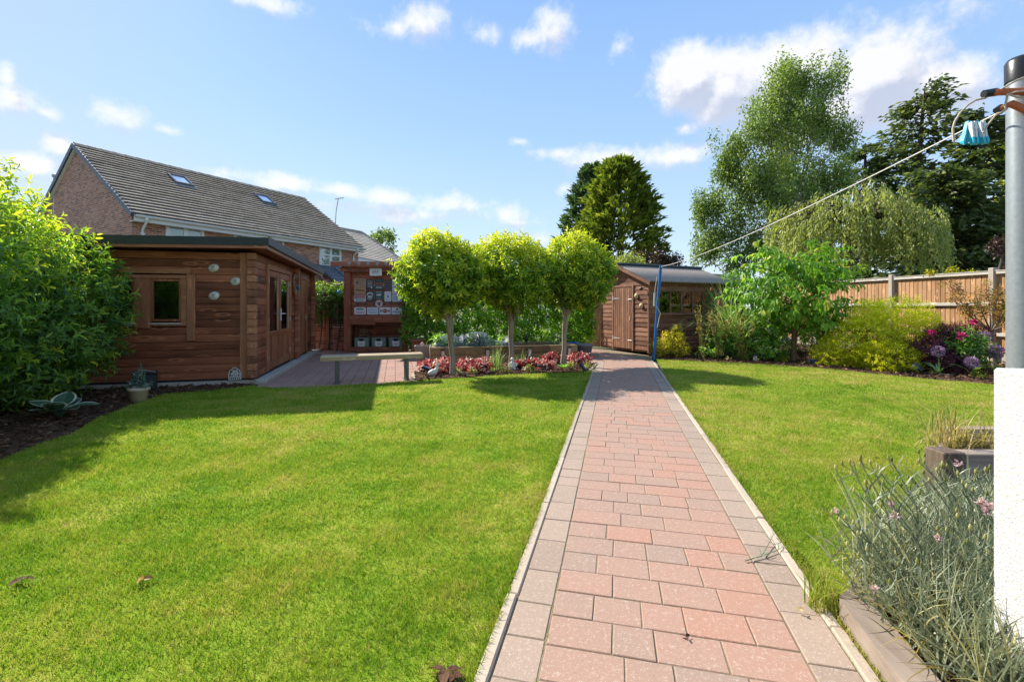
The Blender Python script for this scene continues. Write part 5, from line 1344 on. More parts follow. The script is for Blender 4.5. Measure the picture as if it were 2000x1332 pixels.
# dark green flat roofed building behind the shed
ob = thing('green_outbuilding', 'dark green flat topped outbuilding behind the shed', 'outbuilding', (6.6, 17.2, 0), SA)
mb = MB(); mb.box(0, 3.2, 0, 2, 0, 2.35); mb.build('wall', M['felt'], ob)
mb = MB()
mb.add([(-.15, -.2, 2.3), (3.3, -.2, 2.3), (3.3, 1.2, 2.68), (-.15, 1.2, 2.68), (-.15, -.2, 2.24), (3.3, -.2, 2.24), (3.3, 1.2, 2.6), (-.15, 1.2, 2.6)], [(0, 1, 2, 3), (4, 7, 6, 5), (4, 5, 1, 0), (5, 6, 2, 1), (7, 4, 0, 3), (6, 7, 3, 2)]); mb.build('roof', M['green_felt'], ob)

# ================================================================== THE FENCE ON THE RIGHT
FA = Vector((10.85, 10.0, 0)); FDV = Vector((-.1843, .9829, 0)); FAng = math.atan2(FDV.y, FDV.x)
fence = thing('board_fence', 'tan feather-edge board fence with concrete posts and pale rails', 'fence', FA, FAng)
y0f, y1f = -2.6, 6.6                        # local x runs along the fence, away from us; local +y faces the garden
FT = 2.03
x = y0f; i = 0
while x < y1f:
    mb = MB(); t0, t1 = .006, .020
    mb.add([(x, 0, .22), (x+.118, 0, .22), (x, .021, .22), (x+.118, .012, .22), (x, 0, FT-.05), (x+.118, 0, FT-.05), (x, .021, FT-.05), (x+.118, .012, FT-.05)],
           [(2, 6, 7, 3), (0, 2, 3, 1), (0, 4, 6, 2), (1, 3, 7, 5), (0, 1, 5, 4)], random.random()); mb.build('board', M['fence_z'], fence); x += .105
for px_ in (-2.1, .2, 2.45, 4.9):
    mb = MB(); mb.cbox(px_-.055, px_+.055, -.02, .11, 0, FT+.10, .012); mb.build('post', M['concrete_post'], fence)
bays = [(-2.6, -2.16), (-2.04, .14), (.26, 2.39), (2.51, 4.84), (4.96, 6.6)]
for a, b in bays:
    for (z, h, d) in ((FT-.045, .06, .055), (1.28, .08, .05), (.60, .08, .05)):
        mb = MB(); mb.cbox(a, b, .027, .027+d, z, z+h, .006, random.random()); mb.build('rail', M['fence_rail'], fence)
    mb = MB(); mb.cbox(a, b, -.015, .025, .0, .215, .008); mb.build('gravel_board', M['concrete_post'], fence)
    mb = MB(); mb.cbox(a, b, -.03, .09, FT+.017, FT+.04, .005, random.random()); mb.build('capping', M['fence_rail'], fence)

# ================================================================== TREES AND PLANTS
def trunk(parent, pts, rad, mat, name='trunk', n=9):
    mb = MB(); mb.tube(pts, rad, n); return mb.build(name, mat, parent, True)
def bend(p0, p1, k, wob_):
    p0, p1 = Vector(p0), Vector(p1)
    return [p0.lerp(p1, t/k)+Vector((random.uniform(-wob_, wob_), random.uniform(-wob_, wob_), 0))*(1 if 0 < t < k else 0) for t in range(k+1)]

# ---- the three clipped lollipop trees
LOL = [((885, 732), (866, 536), .77, .68, 'left-hand clipped lollipop tree with a round bright green crown, nearest the bar'),
       ((998, 720), (1000, 537), .86, .67, 'middle clipped lollipop tree of the row of three in the red leaved bed'),
       ((1099, 713), (1117, 533), .77, .73, 'right-hand clipped lollipop tree beside the brick path')]
for i, (b, cpx, rx, rzz, lab) in enumerate(LOL):
    base = gp(*b); c = at(cpx[0], cpx[1], base.y)
    t = thing('clipped_laurel_tree', lab, 'tree', base, 0, 'clipped round headed trees')
    top = Vector((c.x*.6+base.x*.4, base.y, c.z-.1))
    fork = base.lerp(top, .52)
    tb = trunk(t, [base+Vector((0, 0, -.05)), base.lerp(fork, .12), base.lerp(fork, .35)+Vector((.012, 0, 0)), base.lerp(fork, .7)+Vector((-.01, .01, 0)), fork, fork.lerp(top, .5), top], [.075, .056, .050, .052, .066, .045, .03], M['bark'], n=10)
    mb = MB()
    for k in range(7):
        a = k*.9+i; e = c+Vector((rx*.5*cos(a), rx*.5*sin(a), -rzz*.1)); st = fork+Vector((0, 0, random.uniform(-.12, .1)))
        mb.tube([st, st.lerp(e, .35)+Vector((0, 0, .02)), e], [.024, .018, .012], 6)
    mb.build('limb', M['bark'], tb, True)
    P, Nn = ball(c, (rx, rx*.95, rzz), 1080, .32, .17, 3.4, 20+i); a = shoots(P, Nn, 8, .15, .122, up=.6, jit=.5, base=.42, spread=.18, tip=.3)
    P2_, N2_ = ball(c, (rx*.72, rx*.7, rzz*.72), 420, .5, .1, 3, 30+i); a2 = shoots(P2_, N2_, 6, .15, .10, base=.22)
    P3_, N3_ = ball(c, (rx*1.04, rx, rzz*1.04), 34, .06, .1, 3, 40+i); a3 = shoots(P3_, N3_, 9, .24, .10, up=.9, jit=.4, base=.6)
    aa = [np.concatenate(q) for q in zip(a, a2, a3)]
    TT_ = np.clip(aa[4]+np.clip((aa[0][:, 2]-c.z+.05)/rzz*.42, -.06, .4)+.12, 0, 1)     # yellower upwards: sunlight put into the leaf colour along with fresh growth
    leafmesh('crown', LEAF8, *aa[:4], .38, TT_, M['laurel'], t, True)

# ---- the big hedge on the left
hd = thing('evergreen_hedge', 'tall glossy green hedge filling the left side, bright tips on top', 'hedge', (-6.1, 5.2, 0))
pp, nn = [], []
for (cx, cy, cz, rx, ry, rr, n, sd) in ((-6.45, 6.1, 1.2, 1.0, 1.0, 1.2, 1100, 41), (-6.42, 5.1, 1.47, 1.0, 1.1, 1.5, 1400, 42), (-5.75, 4.0, 1.5, .95, 1.2, 1.55, 1000, 43), (-5.15, 2.8, 1.45, .9, 1.1, 1.45, 500, 44), (-4.6, 1.6, 1.4, .9, 1.1, 1.4, 300, 45), (-6.15, 5.4, .8, .85, 1.1, .75, 900, 46)):
    P, Nn = ball((cx, cy, cz), (rx, ry, rr), n, .32, .11, 3.2, sd, zmin=.12); pp.append(P); nn.append(Nn)
P = np.concatenate(pp); Nn = np.concatenate(nn)
a = shoots(P, Nn, 8, .15, .118, up=.45, jit=.5, base=.42, spread=.18, tip=.3); a[4][:] = np.clip(a[4]+np.clip((a[0][:, 2]-1.55)*.42, -.08, .5), 0, 1)  # leaf colour lightens with height: painted sunlight on top of fresh growth
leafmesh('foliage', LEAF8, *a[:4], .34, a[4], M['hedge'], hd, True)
mb = MB()
for (x, y) in ((-6.3, 6.2), (-6.1, 5.2), (-5.9, 4.3), (-5.7, 3.2), (-5.5, 2.0)):
    for k in range(3): mb.tube([(x+.1*k-.1, y, 0), (x+.1*k-.05+random.uniform(-.1, .1), y+random.uniform(-.1, .1), .6), (x+random.uniform(-.4, .4), y+random.uniform(-.4, .4), 1.9)], [.035, .028, .012], 6)
mb.build('stem', M['bark_dark'], hd, True)

# ---- cherry laurel hedge behind the raised bed
ch = thing('laurel_hedge', 'broad leaved laurel hedge behind the raised bed', 'hedge', (-.3, 13.0, 0))
n = 2300
X = rng.uniform(-3.0, 2.05, n); Z = rng.uniform(.15, 2.0, n); Pf = np.stack([X, 12.45+.22*wavy(np.stack([X, Z*1.4, Z*0], 1), 2.6, 51)+.35*rng.random(n)**2, Z], 1)
Nf = unit(np.stack([rng.normal(size=n)*.35, -np.ones(n), .35+rng.normal(size=n)*.3], 1))
Xt = rng.uniform(-3.0, 2.05, 350); Pt = np.stack([Xt, rng.uniform(12.4, 13.0, 350), 1.9+.15*wavy(np.stack([Xt, Xt*0, Xt*0], 1), 4, 52)], 1); Nt = unit(np.stack([rng.normal(size=350)*.3, rng.normal(size=350)*.3-.3, np.ones(350)], 1))
Pe = np.stack([rng.uniform(1.9, 2.2, 250), rng.uniform(12.4, 13.0, 250), rng.uniform(.3, 2, 250)], 1); Ne = unit(np.stack([np.ones(250), rng.normal(size=250)*.3, rng.normal(size=250)*.3+.3], 1))
P = np.concatenate([Pf, Pt, Pe]); Nn = np.concatenate([Nf, Nt, Ne])
a = shoots(P, Nn, 5, .16, .15, up=.3, jit=.4, base=.5, spread=.22)
leafmesh('foliage', LEAF8, *a[:4], .42, a[4], M['cherry_laurel'], ch, True)
mb = MB()
for k in range(14): x = -2.8+k*.36; mb.tube([(x, 12.75, 0), (x+.05, 12.8, 1.0), (x-.1, 12.75, 1.8)], [.03, .025, .01], 6)
mb.build('stem', M['bark_dark'], ch, True)

# ---- the young cherry on the right
cb_ = gp(1550, 704)
t = thing('young_cherry_tree', 'young tree with large drooping bright green leaves in the right-hand border', 'tree', cb_)
top = at(1560, 500, cb_.y)
tb = trunk(t, [cb_+Vector((0, 0, -.05)), cb_+Vector((.01, 0, .4)), cb_+Vector((.02, 0, .9)), cb_+Vector((.06, 0, 1.5)), top], [.075, .058, .055, .045, .015], M['bark_cherry'])
mb = MB(); tips = []
for k in range(40):
    a = k*2.4; zz = .55+(k/40)*1.75; ln = (1.32-.25*abs(zz-1.4))*random.uniform(.75, 1.1)*(1.0 if zz < 2 else .75)
    s_ = cb_+Vector((.03, 0, zz)); e = s_+Vector((cos(a)*ln, sin(a)*ln, random.uniform(.15, .5)))
    mb.tube([s_, s_.lerp(e, .5)+Vector((0, 0, .06)), e], [.022, .015, .006], 5); tips.append((s_, e))
mb.build('limb', M['bark_cherry'], tb, True)
P, Nn = [], []
for s_, e in tips:
    for u in np.linspace(.3, 1.02, 17):
        p = np.array(s_.lerp(e, u))+rng.normal(size=3)*.11; P.append(p); d = (e-s_).normalized(); Nn.append([d.x, d.y, .0])
P = np.array(P); Nn = np.array(Nn); a = shoots(P, Nn, 6, .16, .19, up=.0, jit=.5, base=.42, spread=.17)
D = a[1].copy(); D[:, 2] -= .75; D = unit(D); Nn2 = a[2]*.4+np.array([0, 0, 1.0])-np.array([.0, .35, 0])
T = a[4]+np.clip((a[0][:, 2]-2.2)*.3, 0, .25)
leafmesh('crown', LEAF8, a[0], D, Nn2, a[3], .5, np.clip(T+.12, 0, 1), M['cherry'], t, True)
mb = MB(); s0 = gp(1540, 702); mb.tube([s0, s0+Vector((.12, 0, .85))], .012, 6); o_ = mb.build('support_cane', M['galv']); tag(o_, 'thin grey cane leaning against the young tree trunk', 'cane')

# ---- golden shrub mass
gc = at(1712, 655, 9.7)
t = thing('golden_shrub', 'large rounded yellow green shrub in front of the fence', 'shrub', (gc.x, 9.7, 0))
pp, nn = [], []
for (px, py, d, rx, rzz, n, sd) in ((1745, 640, 9.7, .78, .62, 1900, 61), (1690, 670, 9.6, .75, .52, 1500, 62), (1640, 690, 9.7, .52, .34, 800, 63), (1790, 650, 9.7, .5, .48, 700, 64), (1735, 700, 9.1, .6, .32, 900, 65), (1700, 618, 10.0, .4, .35, 500, 66)):
    c = at(px, py, d); P, Nn = ball(c, (rx, rx*.9, rzz), n, .35, .16, 3.6, sd, zmin=.04); pp.append(P); nn.append(Nn)
P = np.concatenate(pp); Nn = np.concatenate(nn)
a = shoots(P, Nn, 7, .075, .052, up=.35, jit=.55, base=.30, spread=.12)
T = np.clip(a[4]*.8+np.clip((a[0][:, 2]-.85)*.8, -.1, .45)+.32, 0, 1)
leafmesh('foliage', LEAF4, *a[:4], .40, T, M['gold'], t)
mb = MB()
for k in range(9): mb.tube([(gc.x+random.uniform(-.3, .3), 9.7, 0), (gc.x+random.uniform(-.7, .7), 9.7+random.uniform(-.3, .3), .8)], [.02, .008], 5)
mb.build('stem', M['bark_dark'], t, True)

# ---- purple barberry
pc = at(1835, 690, 9.0)
t = thing('purple_shrub', 'dark purple leaved shrub beside the yellow green shrub', 'shrub', (pc.x, 9.0, 0))
pp, nn = [], []
for (px, py, d, rx, rzz, n, sd) in ((1845, 668, 9.1, .40, .30, 800, 71), (1810, 690, 8.9, .42, .32, 900, 72), (1848, 712, 8.7, .42, .26, 800, 73), (1868, 655, 9.3, .42, .22, 500, 74), (1900, 660, 9.2, .3, .3, 300, 75)):
    c = at(px, py, d); P, Nn = ball(c, (rx, rx*.8, rzz), n, .45, .2, 4, sd, zmin=.03); pp.append(P); nn.append(Nn)
P = np.concatenate(pp); Nn = np.concatenate(nn); a = shoots(P, Nn, 6, .07, .045, up=.5, jit=.6)
leafmesh('foliage', LEAF4, *a[:4], .5, a[4], M['purple'], t)
mb = MB()
for k in range(8): mb.tube([(pc.x+random.uniform(-.2, .3), 9.0, 0), (pc.x+random.uniform(-.5, .6), 8.95, .6)], [.012, .005], 5)
mb.build('stem', M['bark_dark'], t, True)

def petals_stuff(*a):
    o = leafmesh(*a); o['kind'] = 'stuff'; return o
def bloom(t, c, r, mat, n=46, name='flower', ll=.055):
    P, Nn = ball(c, (r*.55, r*.55, r*.5), n, .8, 0, 1, 5); D = unit(Nn+np.array([0, 0, .5])+.3*rng.normal(size=Nn.shape))
    return petals_stuff(name, LEAF4, P, D, np.cross(D, rdir(len(P))), ll, .75, np.clip(rng.normal(.5, .2, len(P)), 0, 1), mat, t)
py_ = at(1885, 690, 8.75)
t = thing('peony', 'green peony with deep pink flowers between purple shrub and alliums', 'plant', (py_.x, 8.75, 0))
P, Nn = ball((py_.x, 8.75, .42), (.36, .34, .32), 260, .6, .1, 3, 76, .05); a = shoots(P, Nn, 5, .1, .12, up=.4, jit=.5, base=.3)
leafmesh('foliage', LEAF4, *a[:4], .36, a[4], M['lowleaf'], t)
for (px, py, d, r_) in ((1877, 657, 8.6, .11), (1821, 650, 8.8, .075), (1902, 630, 9.0, .04)): bloom(t, at(px, py, d), r_, M['magenta'])
mb = MB()
for (px, py, d) in ((1877, 664, 8.6), (1821, 655, 8.8), (1902, 634, 9.0)):
    p = at(px, py, d); mb.tube([(py_.x+.5*(p.x-py_.x), 8.75, 0), (p.x, d, p.z-.02)], .006, 5)
mb.build('stem', M['lowleaf'], t, True)
al = [((1832, 686), 8.35, .10, 'pale round allium head in front of the purple shrub'), ((1898, 708), 8.1, .10, 'allium head lowest and nearest to the lawn edge'), ((1920, 657), 8.9, .105, 'purple allium head below the bronze leaved tree'), ((1944, 687), 8.35, .125, 'largest allium head beside the grey metal pole')]
for (px, d, r_, lab) in al:
    c = at(px[0], px[1], d); t = thing('allium', lab, 'flower', (c.x, d, 0), 0, 'round allium flowers')
    mb = MB(); mb.tube([(c.x+.04, d, 0), (c.x+.02, d, c.z*.5), c], .009, 6)
    mb.build('stem', M['lowleaf'], t, True)
    d_ = rdir(260); P = np.array(c)+d_*r_*.72; leafmesh('flower_head', LEAF4, P, d_, rdir(260), r_*.42, .5, rng.random(260), M['allium'], t)
    mb = MB()
    for q in range(40): e = Vector(d_[q])*r_*.8; mb.tube([c, c+e], .0025, 3, caps=False)
    mb.build('flower_stalks', M['allium'], t, True)
    P = np.tile(np.array([[c.x, d, .05]]), (8, 1)); a_ = rng.uniform(0, 6.28, 8); D = np.stack([np.cos(a_), np.sin(a_), np.full(8, .7)], 1)
    leafmesh('leaf', BLADE, P, D, np.tile(np.array([[0, 0, 1.0]]), (8, 1))-D*.3, .35, .1, .5+.1*rng.normal(size=8), M['strap'], t)

# ---- bronze photinia tree
pb = gp(1941, 694); pb.y = 9.4; pb.x = (1941-1000)/F*9.4
t = thing('bronze_leaved_tree', 'small airy tree with bronze red leaves in front of the fence', 'tree', pb)
fk = at(1936, 648, 9.4)
tb = trunk(t, [pb, pb.lerp(fk, .6)+Vector((.01, 0, 0)), fk], [.035, .03, .028], M['bark'], n=7)
mb = MB(); tips = []
for (px, py, d) in ((1885, 610, 9.3), (1862, 585, 9.3), (1850, 560, 9.4), (1905, 575, 9.5), (1930, 560, 9.4), (1950, 565, 9.2), (1968, 590, 9.5), (1975, 622, 9.3), (1915, 600, 9.2), (1940, 590, 9.6), (1990, 600, 9.4), (1960, 610, 9.1)):
    e = at(px, py, d); m_ = fk.lerp(e, .5)+Vector((0, 0, -.04)); mb.tube([fk, m_, e], [.016, .011, .005], 5); tips.append((m_, e))
mb.build('limb', M['bark'], tb, True)
P = np.array([np.array(a_.lerp(b_, u))+rng.normal(size=3)*.06 for a_, b_ in tips for u in np.linspace(.2, 1.05, 20)]); Nn = np.array([[0, 0, 1.0]]*len(P))
a = shoots(P, Nn, 6, .08, .10, up=.3, jit=.7, base=.5, spread=.25); leafmesh('crown', LEAF4, *a[:4], .38, a[4], M['photinia'], t)

# ---- yellow shrub by the shed, border plants
def bush(name, label, cat, blobs, k, slen, ll, wid, mat, tmpl=LEAF4, group=None, **kw):
    c0 = at(*blobs[0][:3]); t = thing(name, label, cat, (c0.x, blobs[0][2], 0), 0, group); pp, nn = [], []
    for i, (px, py, d, rx, rzz, n) in enumerate(blobs):
        P, Nn = ball(at(px, py, d), (rx, rx*.85, rzz), n, .45, .16, 3.5, 80+i+len(ROOTS), zmin=.02); pp.append(P); nn.append(Nn)
    P = np.concatenate(pp); Nn = np.concatenate(nn); a = shoots(P, Nn, k, slen, ll, **kw)
    leafmesh('foliage', tmpl, *a[:4], wid, a[4], mat, t)
    mb = MB(); z1 = max(.1, c0.z)
    for q in range(6): mb.tube([(c0.x+random.uniform(-.08, .08), blobs[0][2], 0), (c0.x+random.uniform(-.2, .2), blobs[0][2]+random.uniform(-.1, .1), z1)], [.012, .006], 5)
    mb.build('stem', M['bark_dark'], t, True); return t
bush('yellow_shrub', 'small bright yellow shrub at the shed corner behind the blue pole', 'shrub', [(1312, 672, 11.5, .32, .26, 190), (1318, 655, 11.6, .2, .2, 90), (1290, 680, 11.3, .2, .14, 70), (1330, 683, 11.3, .2, .12, 70)], 6, .09, .085, .42, M['gold_small'], base=.42, spread=.22)
bush('border_plant', 'low bright leafy plants at the front of the right-hand border by the lanterns', 'plant', [(1420, 665, 11.2, .62, .34, 300), (1470, 672, 11.1, .5, .3, 220), (1385, 690, 11.1, .25, .14, 70), (1505, 684, 10.7, .42, .22, 150)], 5, .1, .085, .75, M['lowleaf'], base=.4, spread=.22)
bush('dark_shrub', 'dark leafy shrub behind the young tree, against the fence', 'shrub', [(1480, 640, 12.6, .7, .55, 380), (1550, 655, 12.4, .7, .5, 300), (1610, 650, 12.2, .55, .55, 260), (1440, 570, 13.6, .5, .5, 160)], 6, .12, .09, .4, M['hedge'], base=.18, spread=.12)
bush('wall_climber', 'sparse leafy climber on the shed wall right of its window', 'climber', [(1387, 572, 12.95, .13, .18, 22), (1384, 600, 12.9, .14, .22, 26), (1432, 548, 13.3, .35, .2, 70)], 6, .1, .08, .45, M['lowleaf'], base=.4)
# arching grass
ag = at(1425, 655, 11.6); t = thing('ornamental_grass', 'tall arching green grass clump beside the shed window', 'grass plant', (ag.x, 11.6, 0))
def arching(t, base, n, L0, w0, mat, spread=.9, droop=1.0, rad=.12, name='blade'):
    """each blade a strip that rises and bows over"""
    k = 6; V = []; Fc = []; T = []
    for i in range(n):
        a = random.uniform(0, 2*pi); L_ = L0*random.uniform(.6, 1.1); th = random.uniform(.08, spread); b0 = Vector(base)+Vector((random.uniform(-rad, rad), random.uniform(-rad, rad), 0))
        d = Vector((cos(a), sin(a), 0)); sd = Vector((-sin(a), cos(a), 0)); p = b0.copy(); an = th*.5; s0 = len(V); tn = random.random()
        for j in range(k+1):
            wv_ = w0*(1-(j/k)**2)*.5+.0004
            V += [p-sd*wv_, p+sd*wv_]; step_ = L_/k
            p = p+(d*sin(an)+Vector((0, 0, cos(an))))*step_; an += th*droop*(.15+.5*j/k)
        for j in range(k): Fc.append((s0+2*j, s0+2*j+1, s0+2*j+3, s0+2*j+2)); T.append(tn)
    mb = MB(); mb.v = [tuple(v) for v in V]; mb.f = Fc; mb.t = T; mb.sm = [True]*len(Fc)
    return mb.build(name, mat, t, True)
arching(t, (ag.x, 11.4, .0), 230, 2.05, .028, M['strap'], 1.0, 1.1, .18)
# brown flower spikes in front
for i, (px, py, d, lab) in enumerate(((1376, 622, 10.9, 'brown flower spikes at the left edge of the border clump by the shed'), (1405, 628, 10.8, 'brown flower spikes in front of the arching grass'), (1448, 634, 10.7, 'brown flower spikes behind the right-hand lantern'))):
    c = at(px, py, d); t = thing('flower_spikes', lab, 'flower', (c.x, d, 0), 0, 'brown flower spikes in the border'); mb = MB(); PP = []
    for q in range(11 if i else 7):
        e = Vector((c.x+random.uniform(-.34, .34)*(1 if i else .6), d+random.uniform(-.2, .2), c.z+random.uniform(-.05, .3))); s_ = Vector((c.x+random.uniform(-.1, .1), d, .1)); mb.tube([s_, s_.lerp(e, .6)+Vector((0, 0, .05)), e], .004, 4, caps=False)
        for u in np.linspace(.5, 1, 26): PP.append(np.array(s_.lerp(e, u))+rng.normal(size=3)*.02)
    mb.build('stem', M['spike'], t, True); P = np.array(PP); leafmesh('flower', LEAF4, P, unit(rng.normal(size=P.shape)+np.array([0, 0, .6])), rdir(len(P)), .055, .6, rng.random(len(P)), M['spike'], t)
# red hot poker blooms
for (px, py, d, lab) in ((1405, 594, 11.4, 'rusty red drooping bloom beside the arching grass'), ):
    c = at(px, py, d); t = thing('red_bloom', lab, 'flower', (c.x, d, 0)); mb = MB(); mb.tube([(c.x+.25, d, .3), (c.x+.1, d, c.z+.05), (c.x-.1, d, c.z+.35), (c.x-.2, d, c.z+.37)], .006, 5); mb.build('stem', M['lowleaf'], t, True)
    mb = MB(); mb.lathe([(0, -.1), (.04, -.05), (.045, .02), (.02, .09), (0, .1)], c, 8); mb.lathe([(0, -.05), (.03, -.02), (.03, .02), (0, .06)], c+Vector((-.2, 0, .37)), 8); mb.build('flower', M['red_stem'], t, True)
# low yellow green tufts along the lawn edge
tuf = [(1291, 694, 'right beside the blue pole'), (1333, 697, 'below the yellow shrub'), (1391, 699, 'left of the left-hand lantern'), (1456, 703, 'between the two lanterns'), (1531, 707, 'left of the young tree trunk'), (1591, 713, 'right of the young tree trunk'), (1755, 727, 'left of the square solar light'), (1827, 732, 'right of the square solar light'), (1913, 739, 'nearest the white wall')]
for (px, py, lab) in tuf:
    b = gp(px, py); t = thing('sedum_tuft', 'low yellow green tuft at the border edge, '+lab, 'plant', b, 0, 'yellow green tufts along the border edge')
    P, Nn = ball((b.x, b.y, .05), (.10, .09, .065), 55, .8, .1, 3, 5, .0); a = shoots(P, Nn, 5, .04, .036, up=.6); leafmesh('foliage', LEAF4, *a[:4], .5, a[4], M['yellow_flower'], t)

# ---- red heucheras under the clipped trees
he = [(838, 718, .16, 'at the left end by the goose'), (858, 722, .18, 'right of the goose'), (872, 712, .15, 'left of the first trunk'), (912, 716, .17, 'right of the first trunk'), (938, 722, .17, 'left of the tilted light by the first trunk'), (950, 710, .15, 'behind the tilted light by the first trunk'), (1020, 713, .11, 'right of the middle trunk'), (1046, 712, .13, 'between middle and right-hand trunk'), (1078, 704, .17, 'left of the right-hand trunk'), (1068, 715, .12, 'in front of the tallest red clump'), (1130, 704, .19, 'at the right end by the path')]
for (px, py, r_, lab) in he:
    b = gp(px, py+6); t = thing('heuchera', 'red leaved low plant '+lab, 'plant', b, 0, 'red leaved plants under the clipped trees')
    P, Nn = ball((b.x, b.y, r_*.5), (r_*1.3, r_*1.1, r_*.6), 100, .5, .12, 3, int(px), .02); a = shoots(P, Nn, 3, .05, .085, up=.8, jit=.5, base=.5 if len(lab) % 3 else .8, spread=.36)
    leafmesh('foliage', LEAF4, *a[:4], .85, a[4], M['heuchera'], t)
    mb = MB()
    for q in range(10): a_ = q*.63; mb.tube([(b.x, b.y, 0), (b.x+cos(a_)*r_*.8, b.y+sin(a_)*r_*.8, r_)], .004, 4, caps=False)
    mb.build('stem', M['heuchera'], t, True)
for (px, py, n, L_, lab) in ((968, 722, 60, .55, 'tall thin green grass in the middle of the red leaved bed'), (1020, 714, 26, .42, 'wispy grass right of the middle trunk')):
    b = gp(px, py+4); t = thing('grass_clump', lab, 'grass plant', b); arching(t, b, n, L_, .009, M['strap'], .7, .9, .1)
b = gp(1100, 722); t = thing('young_plant', 'broad bright green leaves at the foot of the right-hand clipped tree', 'plant', b)
P = np.tile(np.array([[b.x, b.y, .01]]), (7, 1)); a_ = np.arange(7)*.9; D = np.stack([np.cos(a_), np.sin(a_), np.full(7, 1.1)], 1); leafmesh('leaf', LEAF8, P, D, np.array([0, 0, 1.])-D*.2, .17, .5, .6, M['lowleaf'], t, True)

lp_ = [(848, 728, 'beside the goose'), (893, 727, 'at the foot of the left-hand trunk'), (925, 727, 'in front of the red clumps right of the first trunk'), (985, 724, 'just left of the seated figure'), (1035, 722, 'right of the seated figure'), (1115, 718, 'near the right-hand trunk'), (1146, 717, 'at the corner by the path')]
for (px, py, lab) in lp_:
    b = gp(px, py+4); t = thing('bedding_plant', 'small pale green plant '+lab, 'plant', b, 0, 'small pale plants in the red leaved bed')
    P, Nn = ball((b.x, b.y, .06), (.10, .08, .06), 26, .7, .1, 3, int(px), 0); a = shoots(P, Nn, 4, .05, .06, up=.7, base=.55, spread=.3); leafmesh('foliage', LEAF4, *a[:4], .6, a[4], M['bedding'], t)
# ---- background trees
def conifer(name, label, d, px, py_top, py_bot, hw, mat, n, seed, lean=0.0, slim=1.0):
    base = at(px, 600, d); zt = HC+(600-py_top)/F*d; zb = max(.3, HC+(600-py_bot)/F*d); Rm = hw/F*d
    t = thing(name, label, 'tree', (base.x, d, 0))
    trunk(t, [(base.x, d, 0), (base.x, d, zt*.6), (base.x+lean, d, zt-.3)], [.35, .2, .03], M['bark_dark'])
    # whorls of boughs, each a run of sprays
    pp, dd = [], []
    nb_ = n//26
    for i in range(nb_):
        u = (i+random.random())/nb_; z = zb+(zt-zb)*u
        prof = (1-u)**.62*min(1, .72+u*1.4)*slim
        ln = Rm*prof*random.uniform(.78, 1.10)+.12; a_ = random.uniform(0, 2*pi); out = np.array([cos(a_), sin(a_), .32+.5*u])
        for q in range(26):
            v = .35+.65*random.random()**.6
            w_ = (1.05-v)*.5*ln
            p = np.array([base.x+lean*u, d, z])+out*ln*v+rng.normal(size=3)*np.array([1, 1, .55])*(.10+.22*w_)
            p[2] -= .14*ln*v*v; pp.append(p); dd.append(out*1.1+rng.normal(size=3)*.42+np.array([0, 0, .25]))
    P = np.array(pp); D = unit(np.array(dd)); n_ = len(P)
    leafmesh('crown', LEAF4, P, D, unit(np.array([0, 0, 1.])+.5*rng.normal(size=(n_, 3))), rng.uniform(.32, .62, n_), rng.uniform(.3, .5, n_), np.clip(rng.normal(.42, .2, n_)+.1*wavy(P, 1.4, seed), 0, 1), mat, t)
conifer('tall_conifer', 'dark blue green conifer behind the clipped trees, left of the broad one', 34, 1135, 330, 545, 62, M['conifer_dark'], 6200, 91, .9, .95)
conifer('tall_conifer', 'broad olive green conifer rising behind the shed', 31, 1212, 322, 545, 97, M['conifer'], 11000, 92, -.1, 1.0)
